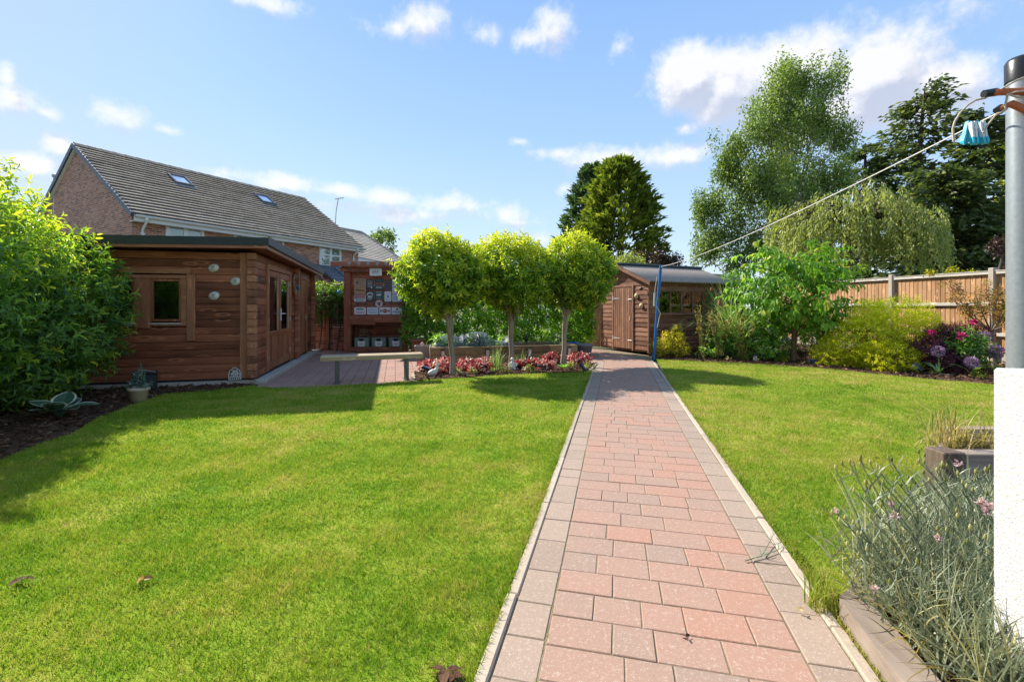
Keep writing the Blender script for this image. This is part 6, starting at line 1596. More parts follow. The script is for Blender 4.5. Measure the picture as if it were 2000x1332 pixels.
def puff(name, label, d, blobs, leafsize, mat, per, group=None, stems=None, cat='tree', tmpl=LEAF2, wid=.55, bark=None, droop=0.0, flat=1.0, jitN=.6, hubk=70, sig=None):
    b0 = at(blobs[0][0], 600, d); t = thing(name, label, cat, (b0.x, d, 0), 0, group); pp, nn = [], []; mb = MB()
    rt = Vector((b0.x, d, 0)); zc = HC+(600-blobs[0][1])/F*d
    hub = Vector((b0.x, d, max(.4, zc*.55)))
    top = Vector((b0.x, d, max(.8, zc)))
    if stems is None: stems = .012*zc+.05
    mb.tube([rt, rt.lerp(hub, .5)+Vector((.05, 0, 0)), hub, hub.lerp(top, .6)+Vector((-.1, 0, 0)), top], [stems*1.3, stems*1.05, stems*.85, stems*.5, stems*.2], 8); mb2 = MB()
    for (px, py, hw, hh, den) in blobs:
        c = at(px, py, d)+Vector((0, random.uniform(-.5, .5)*hw/F*d, 0)); r_ = (hw/F*d, hw/F*d*.9, hh/F*d)
        s_ = rt.lerp(top, random.uniform(.45, .85)); m_ = s_.lerp(c, .5)+Vector((0, 0, .08*r_[0])); mb2.tube([s_, m_, c], [stems*.34, stems*.22, stems*.07], 5)
        n = int(per*den); P, Nn = ball(c, r_, n, .9, .25, 3.2, int(px+py)); nb = max(3, n//hubk)
        # gather the leaves into sprigs so that sky shows between
        hubs = P[rng.integers(0, len(P), nb)]; idx = rng.integers(0, nb, n); sc_ = sig or min(r_)*.24+leafsize*.8
        P = hubs[idx]+np.clip(rng.normal(size=(n, 3)), -1.6, 1.6)*sc_*np.array([.8, .8, flat*.65]); pp.append(P); nn.append(Nn)
        if sig:
            for h_ in hubs[:max(2, nb//3)]: h2_ = Vector(h_); mb2.tube([m_.lerp(c, .5), (m_.lerp(c, .7)+h2_)/2+Vector((0, 0, .15)), h2_], [stems*.10, stems*.06, stems*.02], 4, caps=False)
    tk = mb.build('trunk', bark or M['bark_dark'], t, True); mb2.build('limb', bark or M['bark_dark'], tk, True)
    P = np.concatenate(pp); n = len(P); D = rdir(n)+np.array([0, 0, -droop]); 
    leafmesh('crown', tmpl, P, D, unit(np.array([0, 0, .6])+jitN*rng.normal(size=(n, 3))), leafsize*rng.uniform(.6, 1.2, n), wid, np.clip(rng.normal(.42, .2, n)+.12*wavy(P, .9, 7), 0, 1), mat, t)
    return t
puff('birch_tree', 'tall leafy birch standing behind the border and young tree', 22, [(1545, 330, 75, 95, 1.8), (1530, 165, 45, 48, .6), (1505, 200, 45, 40, .5), (1565, 160, 40, 40, .45), (1600, 170, 45, 30, .4), (1545, 230, 72, 58, 1.0), (1600, 250, 55, 55, .8), (1480, 260, 48, 45, .6), (1435, 290, 52, 32, .5), (1420, 320, 30, 38, .28), (1640, 270, 28, 36, .35), (1480, 360, 70, 55, .9), (1590, 360, 75, 60, .95), (1640, 340, 40, 40, .4), (1450, 410, 60, 45, .62), (1520, 430, 80, 50, .9), (1400, 400, 40, 30, .45), (1375, 420, 24, 28, .3), (1405, 465, 42, 34, .55), (1380, 492, 28, 24, .32), (1440, 340, 45, 30, .5), (1460, 480, 60, 38, .6), (1430, 510, 45, 25, .3), (1540, 500, 60, 45, .6), (1610, 430, 50, 50, .5)], .15, M['birch'], 4300, bark=M['bark'], droop=.7, hubk=120, sig=.25, flat=2.3, tmpl=LEAF4)
# weeping crown in front of it
wc = at(1665, 430, 17); t = thing('weeping_tree', 'pale green weeping tree hanging over the fence behind the young tree', 'tree', (wc.x, 17, 0))
trunk(t, [(wc.x, 17, 0), (wc.x+.1, 17, 2.2), (wc.x, 17, 4.4)], [.22, .17, .08], M['bark_dark'])
PP, DD, TT = [], [], []; mb = MB()
for i in range(460):
    a_ = random.uniform(0, 2*pi); rr_ = 2.65*random.random()**.5; px_, pz_ = wc.x+cos(a_)*rr_, 5.35-.26*rr_**1.2+random.uniform(-.4, .35)+.35*sin(3*a_+1)+.25*sin(7*a_)
    y_ = 17+sin(a_)*rr_*.8; ln = random.uniform(.5, 2.3)*(1 if rr_ > 1.2 else .7); p0 = Vector((px_, y_, pz_)); ox, oy = cos(a_)*.25, sin(a_)*.25; tn = .38+.22*random.random()
    q0 = p0
    for j in range(int(ln*27)):
        u = j/(ln*27); p = p0+Vector((ox*math.sqrt(u)*1.6, oy*math.sqrt(u)*1.6, -ln*u**1.2)); PP.append(p); DD.append((ox*.4+random.uniform(-.7, .7), oy*.4+random.uniform(-.7, .7), -.9)); TT.append(tn+random.uniform(-.15, .2))
    if i % 3 == 0: mb.tube([Vector((wc.x, 17, 4.3)), (Vector((wc.x, 17, 4.6))+p0)/2+Vector((0, 0, .25)), p0, p0+Vector((ox, oy, -ln*.7))], [.03, .018, .01, .004], 4, caps=False)
mb.build('branch', M['bark_dark'], t, True)
P = np.array(PP)+rng.normal(size=(len(PP), 3))*.035; n = len(P); leafmesh('crown', LEAF2, P, np.array(DD), rdir(n), rng.uniform(.12, .2, n), .34, np.clip(np.array(TT), 0, 1), M['weeping'], t)
# airy dark trees further right, branches in flat layers
def layered(name, label, d, px, py_top, py_bot, hw, n_b, seed, mat, lean=.4):
    b0 = at(px, 600, d); zt = HC+(600-py_top)/F*d; zb = HC+(600-py_bot)/F*d; Rm = hw/F*d; t = thing(name, label, 'tree', (b0.x, d, 0), 0, 'dark layered trees')
    tk = trunk(t, [(b0.x, d, 0), (b0.x, d, zt*.5), (b0.x+lean*.5, d, zt)], [.32, .2, .03], M['bark_dark']); mb = MB(); PP, DD = [], []
    for i in range(n_b):
        u = (i+random.random())/n_b; z = zb+(zt-zb)*u; a_ = random.uniform(0, 2*pi); ln = Rm*(1-u*.72)*random.uniform(.6, 1.1)
        s_ = Vector((b0.x+lean*u*.5, d, z-.15)); e = s_+Vector((cos(a_)*ln, sin(a_)*ln, .12*ln+random.uniform(-.1, .3))); mb.tube([s_, s_.lerp(e, .5)+Vector((0, 0, .1)), e], [.05*(1-u)+.02, .03, .008], 4, caps=False)
        for q in range(int(75*(.55+ln/Rm))):
            v = .15+.9*random.random()**.8; p = s_.lerp(e, v)+Vector((random.gauss(0, .26*ln*.5+.1), random.gauss(0, .22*ln*.5+.1), random.gauss(0, .1)-.15*v*v)); PP.append(p); DD.append((cos(a_)+random.gauss(0, .6), sin(a_)+random.gauss(0, .6), random.gauss(-.15, .25)))
    mb.build('limb', M['bark_dark'], tk, True); P = np.array(PP); n = len(P)
    leafmesh('crown', LEAF2, P, np.array(DD), unit(np.array([0, 0, 1.])+.5*rng.normal(size=(n, 3))), rng.uniform(.2, .42, n), .5, np.clip(rng.normal(.4, .2, n), 0, 1), mat, t)
layered('dark_layered_tree', 'dark airy tree with flat layered boughs right of the birch', 24, 1785, 168, 560, 140, 88, 1, M['larch'], 1.2)
layered('dark_layered_tree', 'dark layered tree behind the clothes line pegs', 22, 1915, 215, 560, 120, 92, 2, M['larch'], .3)
layered('dark_layered_tree', 'shaded dark tree low behind the fence', 21, 1850, 330, 590, 150, 105, 3, M['larch'], 0)
layered('dark_layered_tree', 'dense dark tree between birch and weeping tree', 25, 1690, 280, 580, 95, 60, 4, M['larch'], 0)
puff('yellow_green_tree', 'yellow green tree tops beside the grey metal pole', 26, [(1960, 290, 30, 40, .7), (1975, 345, 28, 35, .5), (1958, 400, 20, 20, .2), (1990, 260, 25, 40, .4)], .2, M['gold'], 900)
puff('purple_tree', 'distant purple leaved tree above the shed roof', 27, [(1290, 508, 38, 18, 1.0), (1320, 512, 30, 14, .6), (1262, 505, 22, 16, .5)], .16, M['prunus'], 900)
puff('pale_bush', 'pale green feathery bush between conifer and shed roof', 20, [(1222, 515, 38, 20, 1.0), (1205, 525, 26, 22, .6), (1240, 520, 20, 14, .4)], .14, M['weeping'], 900, cat='bush')
puff('small_tree', 'small green tree beyond the lower tiled roof', 45, [(745, 465, 24, 18, 1.0), (728, 462, 14, 14, .4), (762, 460, 14, 12, .4), (775, 484, 14, 8, .25)], .3, M['birch'], 520)
puff('purple_shrub', 'purple leaved branches above the fence beside the metal pole', 12.5, [(1960, 490, 14, 26, .7), (1975, 520, 18, 16, .5)], .1, M['prunus'], 500, cat='shrub')
puff('yellow_shrub', 'yellow shoots just above the fence top', 11.2, [(1858, 530, 20, 10, .7), (1890, 532, 14, 6, .3), (1812, 534, 10, 5, .2)], .06, M['gold_small'], 420, cat='shrub', stems=.02)

# ================================================================== GARDEN THINGS
# ---- bench
ba_, bb_ = gp(660, 747.5), gp(792.5, 741); bang = math.atan2(bb_.y-ba_.y, bb_.x-ba_.x)
bm = (ba_+bb_)/2; fbn = Frame(bm, bang)
bn = thing('bench', 'backless slatted bench on grey steel legs at the lawn edge', 'bench', bm, bang)
for k, (y0, y1) in enumerate(((-.165, -.06), (-.052, .052), (.06, .165))):
    mb = MB(); mb.cbox(-.81, .83, y0, y1, .425, .452, .006, random.random()); mb.build('slat', M['bench'], bn)
mb = MB(); mb.cbox(-.81, .83, -.167, -.14, .375, .4245, .005); mb.build('front_rail', M['bench'], bn)
for x in (-.56, .56):
    mb = MB(); mb.cbox(x-.03, x+.03, -.13, -.08, 0, .424, .006); mb.cbox(x-.03, x+.03, .08, .13, 0, .424, .006); mb.cbox(x-.03, x+.03, -.079, .079, .36, .42, .005); mb.cbox(x-.05, x+.05, -.15, .15, 0, .012, .003); mb.build('leg', M['bench_steel'], bn)
# ---- raised sleeper bed
ra, rb = gp(842, 710), gp(1128, 702); rang = math.atan2(rb.y-ra.y, rb.x-ra.x); RLn = (rb-ra).length; fr_ = Frame(ra, rang)
rb_ = thing('raised_bed', 'long raised vegetable bed of pale timber sleepers', 'raised bed', ra, rang); RD = 1.15
H1 = .35
cuts = [0, RLn*.42, RLn*.80, RLn]
for lvl, (z0, z1) in enumerate(((0, .172), (.176, H1))):
    cc = cuts if lvl else [0, RLn*.6, RLn]
    for a, b in zip(cc[:-1], cc[1:]):
        mb = MB(); mb.cbox(a+.002, b-.002, 0, .10, z0, z1, .008, random.random()); mb.build('sleeper', M['bed_x'], rb_)
        mb = MB(); mb.cbox(a+.002, b-.002, RD, RD+.1, z0, z1, .008, random.random()); mb.build('sleeper', M['bed_x'], rb_)
    for x in (.0, RLn-.1):
        mb = MB(); mb.cbox(x, x+.1, .102, RD-.002, z0, z1, .008, random.random()); mb.build('sleeper', M['bed_x'], rb_)
mb = MB(); mb.cbox(-.035, -.002, -.01, .13, 0, H1+.02, .005); mb.build('end_board', M['bench'], rb_)
mb = MB(); mb.box(.11, RLn-.11, .11, RD-.01, 0, .28); mb.build('soil', M['soil'], rb_)
for i, (px, lab) in enumerate(((865, 'left of the first clipped trunk'), (952, 'between the left-hand and middle trunks'), (1034, 'right of the middle trunk'), (1111, 'right of the right-hand trunk'))):
    r_ = (px-1000)/F; xl = (r_*ra.y-ra.x)/(cos(rang)-r_*sin(rang))
    o = thing('bed_light', 'black box light on the raised bed, '+lab, 'garden light', fr_.w(xl, 0, .20), rang, 'box lights on the raised bed')
    mb = MB(); mb.cbox(-.045, .045, -.012, -.001, -.12, .11, .003); mb.cbox(-.045, .045, -.06, -.013, .08, .11, .004); mb.cbox(-.045, .045, -.06, -.013, -.12, -.1, .004); mb.build('case', M['black'], o)
    mb = MB(); mb.cbox(-.034, .034, -.05, -.0135, -.098, .078, .005); mb.build('glass', M['lamp_glass'], o)
# vegetables, netting
def veg(x0, x1, n, label, r=.16, z=.28, mat='cabbage', ll=.16):
    t = thing('vegetable_row', label, 'vegetables', fr_.w((x0+x1)/2, .5, z), rang); pp = []
    P = np.array([fr_.w(random.uniform(x0, x1), random.uniform(.2, .95), z+random.uniform(.02, .24)) for _ in range(n)]); Nn = unit(rng.normal(size=P.shape)*.5+np.array([0, -.2, 1]))
    a = shoots(P, Nn, 4, .08, ll, up=.5, jit=.4, base=.45); leafmesh('foliage', LEAF8, *a[:4], .65, a[4], M[mat], t, True)
veg(.05, .55, 55, 'bright leafy plants at the left end of the raised bed', mat='lowleaf', ll=.13); veg(.75, 1.35, 60, 'pale cabbage leaves under the blue grey netting'); veg(1.4, 1.75, 24, 'leafy plants at the right end of the netting', mat='lowleaf', ll=.11)
nt_ = thing('garden_netting', 'blue grey netting draped over hoops in the raised bed', 'netting', fr_.w(1.0, .5, .28), rang)
nx, ny = 46, 14; V = []; mb = MB()
for i in range(nx+1):
    x = .08+2.0*i/nx
    top_ = .30*max(0, 1-((x-.42)/.40)**4)+.36*max(0, 1-((x-1.12)/.42)**4); top_ = max(top_, .16 if x < 1.75 else .16*max(0, (2.1-x)/.35)); top_ = min(top_, .36)
    if 1.72 < x < 1.98: top_ = .26-.9*abs(x-1.86)
    for j in range(ny+1):
        v = j/ny; y = .1+.95*v; hh = max(.0, (1-abs(2*v-1)**3))*max(top_, .03)+random.uniform(-.012, .012)
        V.append(tuple(fr_.w(x, y, .29+hh)))
mb.add(V, [(i*(ny+1)+j, (i+1)*(ny+1)+j, (i+1)*(ny+1)+j+1, i*(ny+1)+j+1) for i in range(nx) for j in range(ny)], .5, True)
mb.build('net', M['net'], nt_, True)
mb = MB()
for x in (.4, 1.1): mb.tube([fr_.w(x, .12, .28), fr_.w(x, .16, .5), fr_.w(x, .35, .62), fr_.w(x, .6, .64), fr_.w(x, .85, .6), fr_.w(x, 1.02, .48), fr_.w(x, 1.05, .28)], .012, 6)
mb.build('hoop', M['black'], nt_, True)
o = thing('solar_stake_light', 'small dark stake light standing in the raised bed soil', 'garden light', fr_.w(2.4, .8, .28), rang)
mb = MB(); mb.tube([(0, 0, 0), (0, 0, .1)], .01, 6); mb.lathe([(.03, .1), (.045, .12), (.05, .22), (.02, .26), (0, .265)], (0, 0, 0), 10); mb.build('lamp', M['black'], o)
veg(3.0, 3.3, 10, 'grey green seedlings at the right end of the raised bed', z=.26, ll=.13)

# ---- pots
def pot(name, label, loc, prof, mat, n=20, soil=None, rz=0, cat='plant pot'):
    o = thing(name, label, cat, loc, rz); mb = MB(); mb.lathe(prof, (0, 0, 0), n); mb.build('pot', mat, o)
    if soil: mb = MB(); mb.lathe([(0, soil[1]), (soil[0], soil[1])], (0, 0, 0), n); mb.build('soil', M['soil'], o)
    return o
b = gp(1145, 697); b.y += .15
o = pot('grey_pot', 'round grey tapered pot at the right end of the raised bed', b, [(0, 0), (.135, 0), (.185, .26), (.20, .265), (.205, .31), (.185, .31), (.17, .25)], M['pot_grey'], soil=(.175, .26))
mb = MB(); mb.tube([(.02, 0, .26), (.06, 0, .38), (.12, .02, .40)], .006, 5); mb.build('dead_stem', M['straw'], o)
b = gp(1124, 694); b.y += .35
pot('blue_bucket', 'blue bucket tucked behind the grey pot at the bed end', b, [(0, 0), (.12, 0), (.15, .27), (.16, .28), (.16, .31), (.14, .31), (.12, .05)], M['blue'], cat='bucket')
b = gp(823, 708); b.y += .16
o = thing('square_planter', 'grey tapered square planter between bench and raised bed', 'planter', b, R(8))
mb = MB(); t0, t1, h_ = .125, .185, .37
for (a0, a1) in ((0, 0),):
    mb.add([(-t0, -t0, 0), (t0, -t0, 0), (t0, t0, 0), (-t0, t0, 0), (-t1, -t1, h_), (t1, -t1, h_), (t1, t1, h_), (-t1, t1, h_), (-t1+.03, -t1+.03, h_), (t1-.03, -t1+.03, h_), (t1-.03, t1-.03, h_), (-t1+.03, t1-.03, h_), (-t1+.04, -t1+.04, h_-.04), (t1-.04, -t1+.04, h_-.04), (t1-.04, t1-.04, h_-.04), (-t1+.04, t1-.04, h_-.04)],
           [(0, 1, 5, 4), (1, 2, 6, 5), (2, 3, 7, 6), (3, 0, 4, 7), (4, 5, 9, 8), (5, 6, 10, 9), (6, 7, 11, 10), (7, 4, 8, 11), (8, 9, 13, 12), (9, 10, 14, 13), (10, 11, 15, 14), (11, 8, 12, 15)])
mb.build('pot', M['pot_grey'], o); mb = MB(); mb.box(-t1+.04, t1-.04, -t1+.04, t1-.04, h_-.06, h_-.035); mb.build('soil', M['soil'], o)
bloom(o, tuple(b+Vector((-.02, 0, h_+.03))), .05, M['pink'], 26, 'flower', .04)
mb = MB(); mb.tube([(.06, 0, h_-.04), (.1, 0, h_+.08), (.13, 0, h_+.11)], .008, 5); mb.build('dead_stem', M['straw'], o)
b = gp(815, 691); b.y = 12.1; b.x = (815-1000)/F*12.1
o = thing('terracotta_planter', 'square terracotta planter beside the right-hand bar post', 'planter', b, R(3))
mb = MB(); mb.cbox(-.13, .13, -.13, .13, 0, .33, .01); mb.cbox(-.155, .155, -.155, .155, .331, .40, .01); mb.build('pot', M['terracotta'], o); mb = MB(); mb.box(-.12, .12, -.12, .12, .4005, .405); mb.build('soil', M['soil'], o)
mb = MB(); mb.tube([(0, 0, .4), (.01, 0, .75)], .006, 5); mb.build('dead_stem', M['straw'], o)
# cream pot with succulents and the dark tub behind it
b = gp(271, 783); 
o = pot('cream_pot', 'cream plastic pot with grey green succulents at the garden room corner', b, [(0, 0), (.085, 0), (.105, .14), (.122, .145), (.125, .185), (.11, .185), (.10, .13)], M['cream'], soil=(.105, .15))
P, Nn = ball((b.x, b.y, .2), (.13, .11, .06), 40, .5, .1, 3, 8); a = shoots(P, Nn, 6, .03, .045, up=.9); leafmesh('foliage', LEAF8, *a[:4], .6, a[4], M['succulent'], o, True)
arching(o, (b.x+.04, b.y, .18), 12, .34, .018, M['succulent'], .3, .3, .02, 'spear_leaf')
P, Nn = ball((b.x+.0, b.y, .32), (.05, .05, .09), 16, .6, .1, 3, 9); a = shoots(P, Nn, 6, .03, .05, up=.6); leafmesh('rosette', LEAF8, *a[:4], .6, a[4], M['succulent'], o, True)
b2 = fs_.w(-1.42, -.30, 0)
o = thing('dark_tub', 'dark plastic tub behind the cream pot', 'tub', b2, A_SH+.3)
mb = MB(); mb.cbox(-.14, .14, -.11, .11, 0, .24, .015); mb.cbox(-.15, .15, -.12, .12, .241, .27, .01); mb.build('body', M['felt'], o)
mb = MB(); mb.tube([(-.13, -.12, .275), (.0, -.13, .31), (.14, -.12, .27)], .006, 5); mb.build('handle', M['galv'], o)
# hosta
b = gp(118, 816); t = thing('hosta', 'small hosta with white edged leaves under the hedge', 'plant', b)
for k in range(11):
    a_ = -.9+k*.62+random.uniform(-.2, .2); L_ = random.uniform(.17, .28); el = random.uniform(.4, 1.2); r_ = random.uniform(.02, .10)
    c0 = b+Vector((cos(a_)*r_, sin(a_)*r_-.02, .06+.05*random.random())); d = Vector((cos(a_), sin(a_), el)).normalized(); sd = d.cross(Vector((0, 0, 1))).normalized(); up = sd.cross(d); nu = 7
    mb = MB(); V = []
    prof = [(0, .02), (.12, .26), (.3, .40), (.5, .42), (.7, .34), (.88, .17), (1, .015)]
    for (u, wv_) in prof:
        c_ = c0+d*L_*u+up*(-.35*u*u*L_)
        for q in (-1, -.8, 0, .8, 1): V.append(tuple(c_+sd*q*wv_*L_+up*(abs(q)*.08*L_-.03*L_)))
    for i in range(nu-1):
        for j in range(4): mb.add([V[i*5+j], V[i*5+j+1], V[(i+1)*5+j+1], V[(i+1)*5+j]], [(0, 1, 2, 3)], .9 if j in (0, 3) else .5, True)
    mb.tube([b+Vector((0, 0, .0)), c0], .006, 5, .5); mb.build('leaf', M['hosta'], t, True)
# stone lantern-like pierced ornament by the garden room corner
o = thing('pierced_ornament', 'pale pierced metal tealight house at the foot of the garden room wall', 'ornament', fs_.w(-.27, -.075, .056), A_SH)
mb = MB()
for s_ in (-1, 1):
    mb.tube([(s_*.085, 0, 0), (s_*.09, 0, .10), (s_*.07, 0, .16), (0, 0, .215)], .009, 5)
for z in (.01, .06, .11): mb.tube([(-.085, 0, z), (.085, 0, z)], .007, 5)
for k in range(5): x = -.06+k*.03; mb.tube([(x-.012, 0, 0), (x+.012, 0, .08), (x*.4, 0, .17)], .006, 5)
for k in range(6): a_ = k*1.05; mb.lathe([(.012, -.006), (.02, 0), (.012, .006)], (.035*cos(a_), 0, .11+.035*sin(a_)), 8, M=Matrix.Rotation(R(90), 3, 'X'))
mb.build('frame', M['ceramic'], o); mb = MB(); mb.box(-.1, .1, -.03, .03, -.001, .012); mb.box(-.075, .075, .004, .012, .013, .14); mb.build('back', M['felt_side'], o)
# three oval plaques on the front wall
for (px, py, lab) in ((419, 524, 'top left'), (462, 550, 'right-hand'), (420, 578, 'bottom left')):
    r_ = (px-1000)/F; tt = (SHC.x-r_*SHC.y)/(.9686-.2487*r_)
    d_ = SHC.y-.2487*tt; z = HC-(py-600)/F*d_
    o = thing('wall_plaque', '%s of three pale oval patterned plaques on the garden room wall' % lab, 'plaque', fs_.w(-tt, -.036, z), A_SH, 'oval plaques on the garden room')
    Mx = Matrix.Rotation(R(90), 3, 'X') @ Matrix.Diagonal((1.12, .92, 1))
    Mx = Matrix.Rotation(R(-20), 3, 'Y') @ Mx
    mb = MB(); mb.lathe([(0, .03), (.03, .028), (.055, .02), (.068, .006), (.07, -.004)], (0, 0, 0), 22, M=Mx); mb.build('dome', M['ceramic'], o)
    mb = MB()
    for k in range(4):
        a_ = .3+k*.55; mb.tube([Mx @ Vector((.05*cos(a_+3), .05*sin(a_+3), .024)), Mx @ Vector((.02*cos(a_), .02*sin(a_), .031)), Mx @ Vector((.048*cos(a_+.6), .048*sin(a_+.6), .025))], .0045, 5)
    mb.tube([Mx @ Vector((.07*cos(q*.35), .07*sin(q*.35), .0)) for q in range(19)], .005, 5); mb.build('pattern', M['heart_grey'], o)
# wicker heart with blue bird on the side wall
o = thing('wicker_heart', 'wicker heart wreath on the garden room wall between its doors', 'wreath', fs_.w(.05, 2.82, 1.76), A_SH)
mb = MB(); pts = [(0.0, a*.36, b*.46) for a, b in HEART]; pts.append(pts[0])
for k in range(4):
    mb.tube([(p[0]+.02*cos(i*1.7+k*1.6)+.02, p[1]+.015*sin(i*2.1+k*1.6), p[2]+.012*sin(i*1.3+k)) for i, p in enumerate(pts)], .016, 6)
mb.build('ring', M['wicker'], o)
mb = MB(); mb.lathe([(0, -.05), (.03, -.02), (.035, .02), (.02, .06), (0, .075)], (.06, .1, -.08), 8); mb.build('bird', M['blue'], o)

# ---- spot lights and figures in the little bed
sp = [((832, 727), 'left end, beside the goose', -.2, .35), ((943, 722), 'right of the left-hand trunk', .5, .2), ((1058, 723), 'between the middle and right-hand trunks', .6, .2), ((1138, 724), 'right end, by the path', -.4, .9)]
for (px, lab, yaw, pit) in sp:
    b = gp(px[0], px[1]+7); o = thing('solar_spotlight', 'black solar spotlight in the red leaved bed, '+lab, 'garden light', b, yaw, 'black spotlights under the clipped trees')
    mb = MB(); mb.tube([(0.02, 0, 0), (.01, 0, .10)], .007, 6); mb.build('stake', M['black'], o)
    Mx = Matrix.Rotation(pit, 3, 'Y'); mb = MB(); vs = []
    q = MB(); q.cbox(-.085, .085, -.05, .05, -.018, .03, .012); mb.add([Mx @ Vector(v)+Vector((0, 0, .13)) for v in q.v], q.f); mb.build('head', M['black'], o)
    mb = MB(); q = MB(); q.box(-.07, .07, -.04, .04, .031, .033); mb.add([Mx @ Vector(v)+Vector((0, 0, .13)) for v in q.v], q.f); mb.build('solar_panel', M['navy_paint'], o)
b = gp(846, 735); o = thing('goose_figure', 'pale grey goose figure in the red leaved bed by the bench', 'garden ornament', b, .4)
mb = MB(); mb.tube([(-.11, 0, .05), (-.06, 0, .06), (0, 0, .075), (.05, 0, .10), (.075, 0, .15), (.07, 0, .2), (.085, 0, .225)], [.012, .045, .06, .045, .026, .022, .026], 10); mb.tube([(.1, 0, .225), (.14, 0, .215)], [.016, .004], 6); mb.build('body', M['ceramic'], o)
mb = MB(); mb.cbox(-.03, -.01, -.03, .03, 0, .03, .004); mb.cbox(.01, .03, -.03, .03, 0, .03, .004); mb.build('foot', M['ceramic'], o)
b = gp(1001, 723); o = thing('seated_figure', 'small pale seated figurine beside the middle trunk', 'garden ornament', b, 0)
mb = MB(); mb.lathe([(0, 0), (.07, 0), (.075, .04), (.05, .1), (.045, .15), (.03, .17), (.025, .18), (.038, .2), (.04, .225), (.025, .25), (0, .255)], (0, 0, 0), 12); mb.tube([(-.045, 0, .15), (-.075, -.03, .09), (-.02, -.06, .07)], .017, 6); mb.tube([(.045, 0, .15), (.075, -.03, .09), (.02, -.06, .07)], .017, 6); mb.build('body', M['ceramic'], o)
# lanterns in the right border
for (px, lab) in (((1407, 699), 'left-hand of two small grey lanterns in the right border'), ((1475, 706), 'right-hand of two small grey lanterns in the right border')):
    b = gp(*px); o = thing('solar_lantern', lab, 'garden light', b, .2, 'lanterns in the right border')
    mb = MB(); mb.cbox(-.035, .035, -.035, .035, .0, .02, .004); mb.lathe([(.055, .135), (.05, .15), (.02, .19), (.0, .195)], (0, 0, 0), 10)
    for sx in (-1, 1):
        for sy in (-1, 1): mb.tube([(sx*.03, sy*.03, .02), (sx*.036, sy*.036, .135)], .005, 4)
    mb.build('frame', M['black'], o); mb = MB(); mb.box(-.029, .029, -.029, .029, .021, .134); mb.build('glass', M['lamp_glass'], o)
b = gp(1795, 729); o = thing('square_solar_light', 'tilted square solar light in front of the purple shrub', 'garden light', b, .25)
Mx = Matrix.Rotation(R(-32), 3, 'X') @ Matrix.Rotation(R(14), 3, 'Y')
for nm, q_, m_ in (('head', (-.075, .075, -.02, .02, .04, .17), 'galv'), ('solar_panel', (-.06, .06, -.0235, -.0205, .055, .155), 'navy_paint')):
    mb = MB(); q = MB(); q.box(*q_); mb.add([Mx @ Vector(v)+Vector((0, 0, .02)) for v in q.v], q.f); mb.build(nm, M[m_], o)
mb = MB(); mb.tube([(0, 0, -.02), (0, 0, .09)], .009, 6); mb.build('stake', M['black'], o)
b = gp(1588, 713); pot('dark_pot', 'small dark blue pot in shade right of the young tree trunk', b, [(0, 0), (.055, 0), (.07, .11), (.078, .115), (.075, .13), (.06, .12)], M['navy_paint'])
mb = MB(); b = gp(1570, 711); tag(mb.tube([gp(1578, 712)+Vector((0, .25, .02)), gp(1628, 714)+Vector((0, .25, .05))], .045, 8).build('log', M['bark_dark']), 'short dark log lying behind the border edge by the young tree', 'log')
mb = MB(); tag(mb.tube([gp(1818, 731)+Vector((0, 0, .02)), gp(1840, 733)+Vector((0, 0, .025)), gp(1862, 735)+Vector((0, 0, .02))], .012, 6).build('stick', M['bark']), 'pale dead stick lying on the bark chips below the purple shrub', 'stick')
for i, (px, py, lab) in enumerate(((1367, 698, 'pale curled dry leaf on the bark chips left of the left-hand lantern'), (1424, 704, 'pale curled dry leaf between the two lanterns'))):
    b = gp(px, py); t = thing('dry_leaf', lab, 'leaf', b); P = np.tile(np.array([[b.x, b.y, .02]]), (5, 1)); D = rng.normal(size=(5, 3)); D[:, 2] = abs(D[:, 2])*.6; leafmesh('blade', LEAF8, P, D, rdir(5), .13, .5, .7, M['straw'], t, True)

# ---- clothes line: blue prop by the shed, grey post on the right, the line and its pegs
pb0 = gp(1276, 701); pb1 = at(1290.5, 519, pb0.y+.25)
o = thing('blue_pole', 'slanting blue clothes pole in front of the shed', 'clothes pole', pb0)
mb = MB(); mb.tube([pb0-Vector((0, 0, .2)), pb0.lerp(pb1, .5), pb1], .036, 10); mb.build('pole', M['blue'], o, True)
mb = MB(); q = pb0.lerp(pb1, .62); mb.tube([q+Vector((-.02, -.04, .06)), q+Vector((0, -.04, -.06)), q+Vector((.03, -.03, .02))], .02, 6); mb.build('clip', M['lowleaf'], o, True)
mb = MB(); r0 = at(1282, 572, pb0.y); mb.tube([at(1284, 540, pb0.y), at(1281, 555, pb0.y), at(1279, 570, pb0.y), at(1279, 595, pb0.y), at(1284, 601, pb0.y), at(1290, 612, pb0.y), at(1287, 625, pb0.y), at(1284, 640, pb0.y)], .009, 5)
mb.build('cord', M['rope'], o, True); mb = MB(); mb.tube([at(1278.5, 572, pb0.y-.02), at(1277.5, 598, pb0.y-.02)], .022, 7); mb.build('weight', M['steel'], o, True)
PDp = 2.05
pl = thing('grey_post', 'grey galvanised clothes post with black cap behind the white wall', 'post', (at(2000, 600, PDp).x, PDp, 0))
cx = at(1997, 600, PDp).x; zt = at(1990, 128, PDp).z
mb = MB(); mb.tube([(cx, PDp, 0), (cx, PDp, zt)], .052, 20); mb.build('pole', M['galv'], pl, True)
mb = MB(); mb.lathe([(.057, zt-.07), (.058, zt+.015), (.05, zt+.03), (0, zt+.036)], (cx, PDp, 0), 20); mb.lathe([(.0535, zt-.07), (.058, zt-.07)], (cx, PDp, 0), 20); mb.build('cap', M['black'], pl, True)
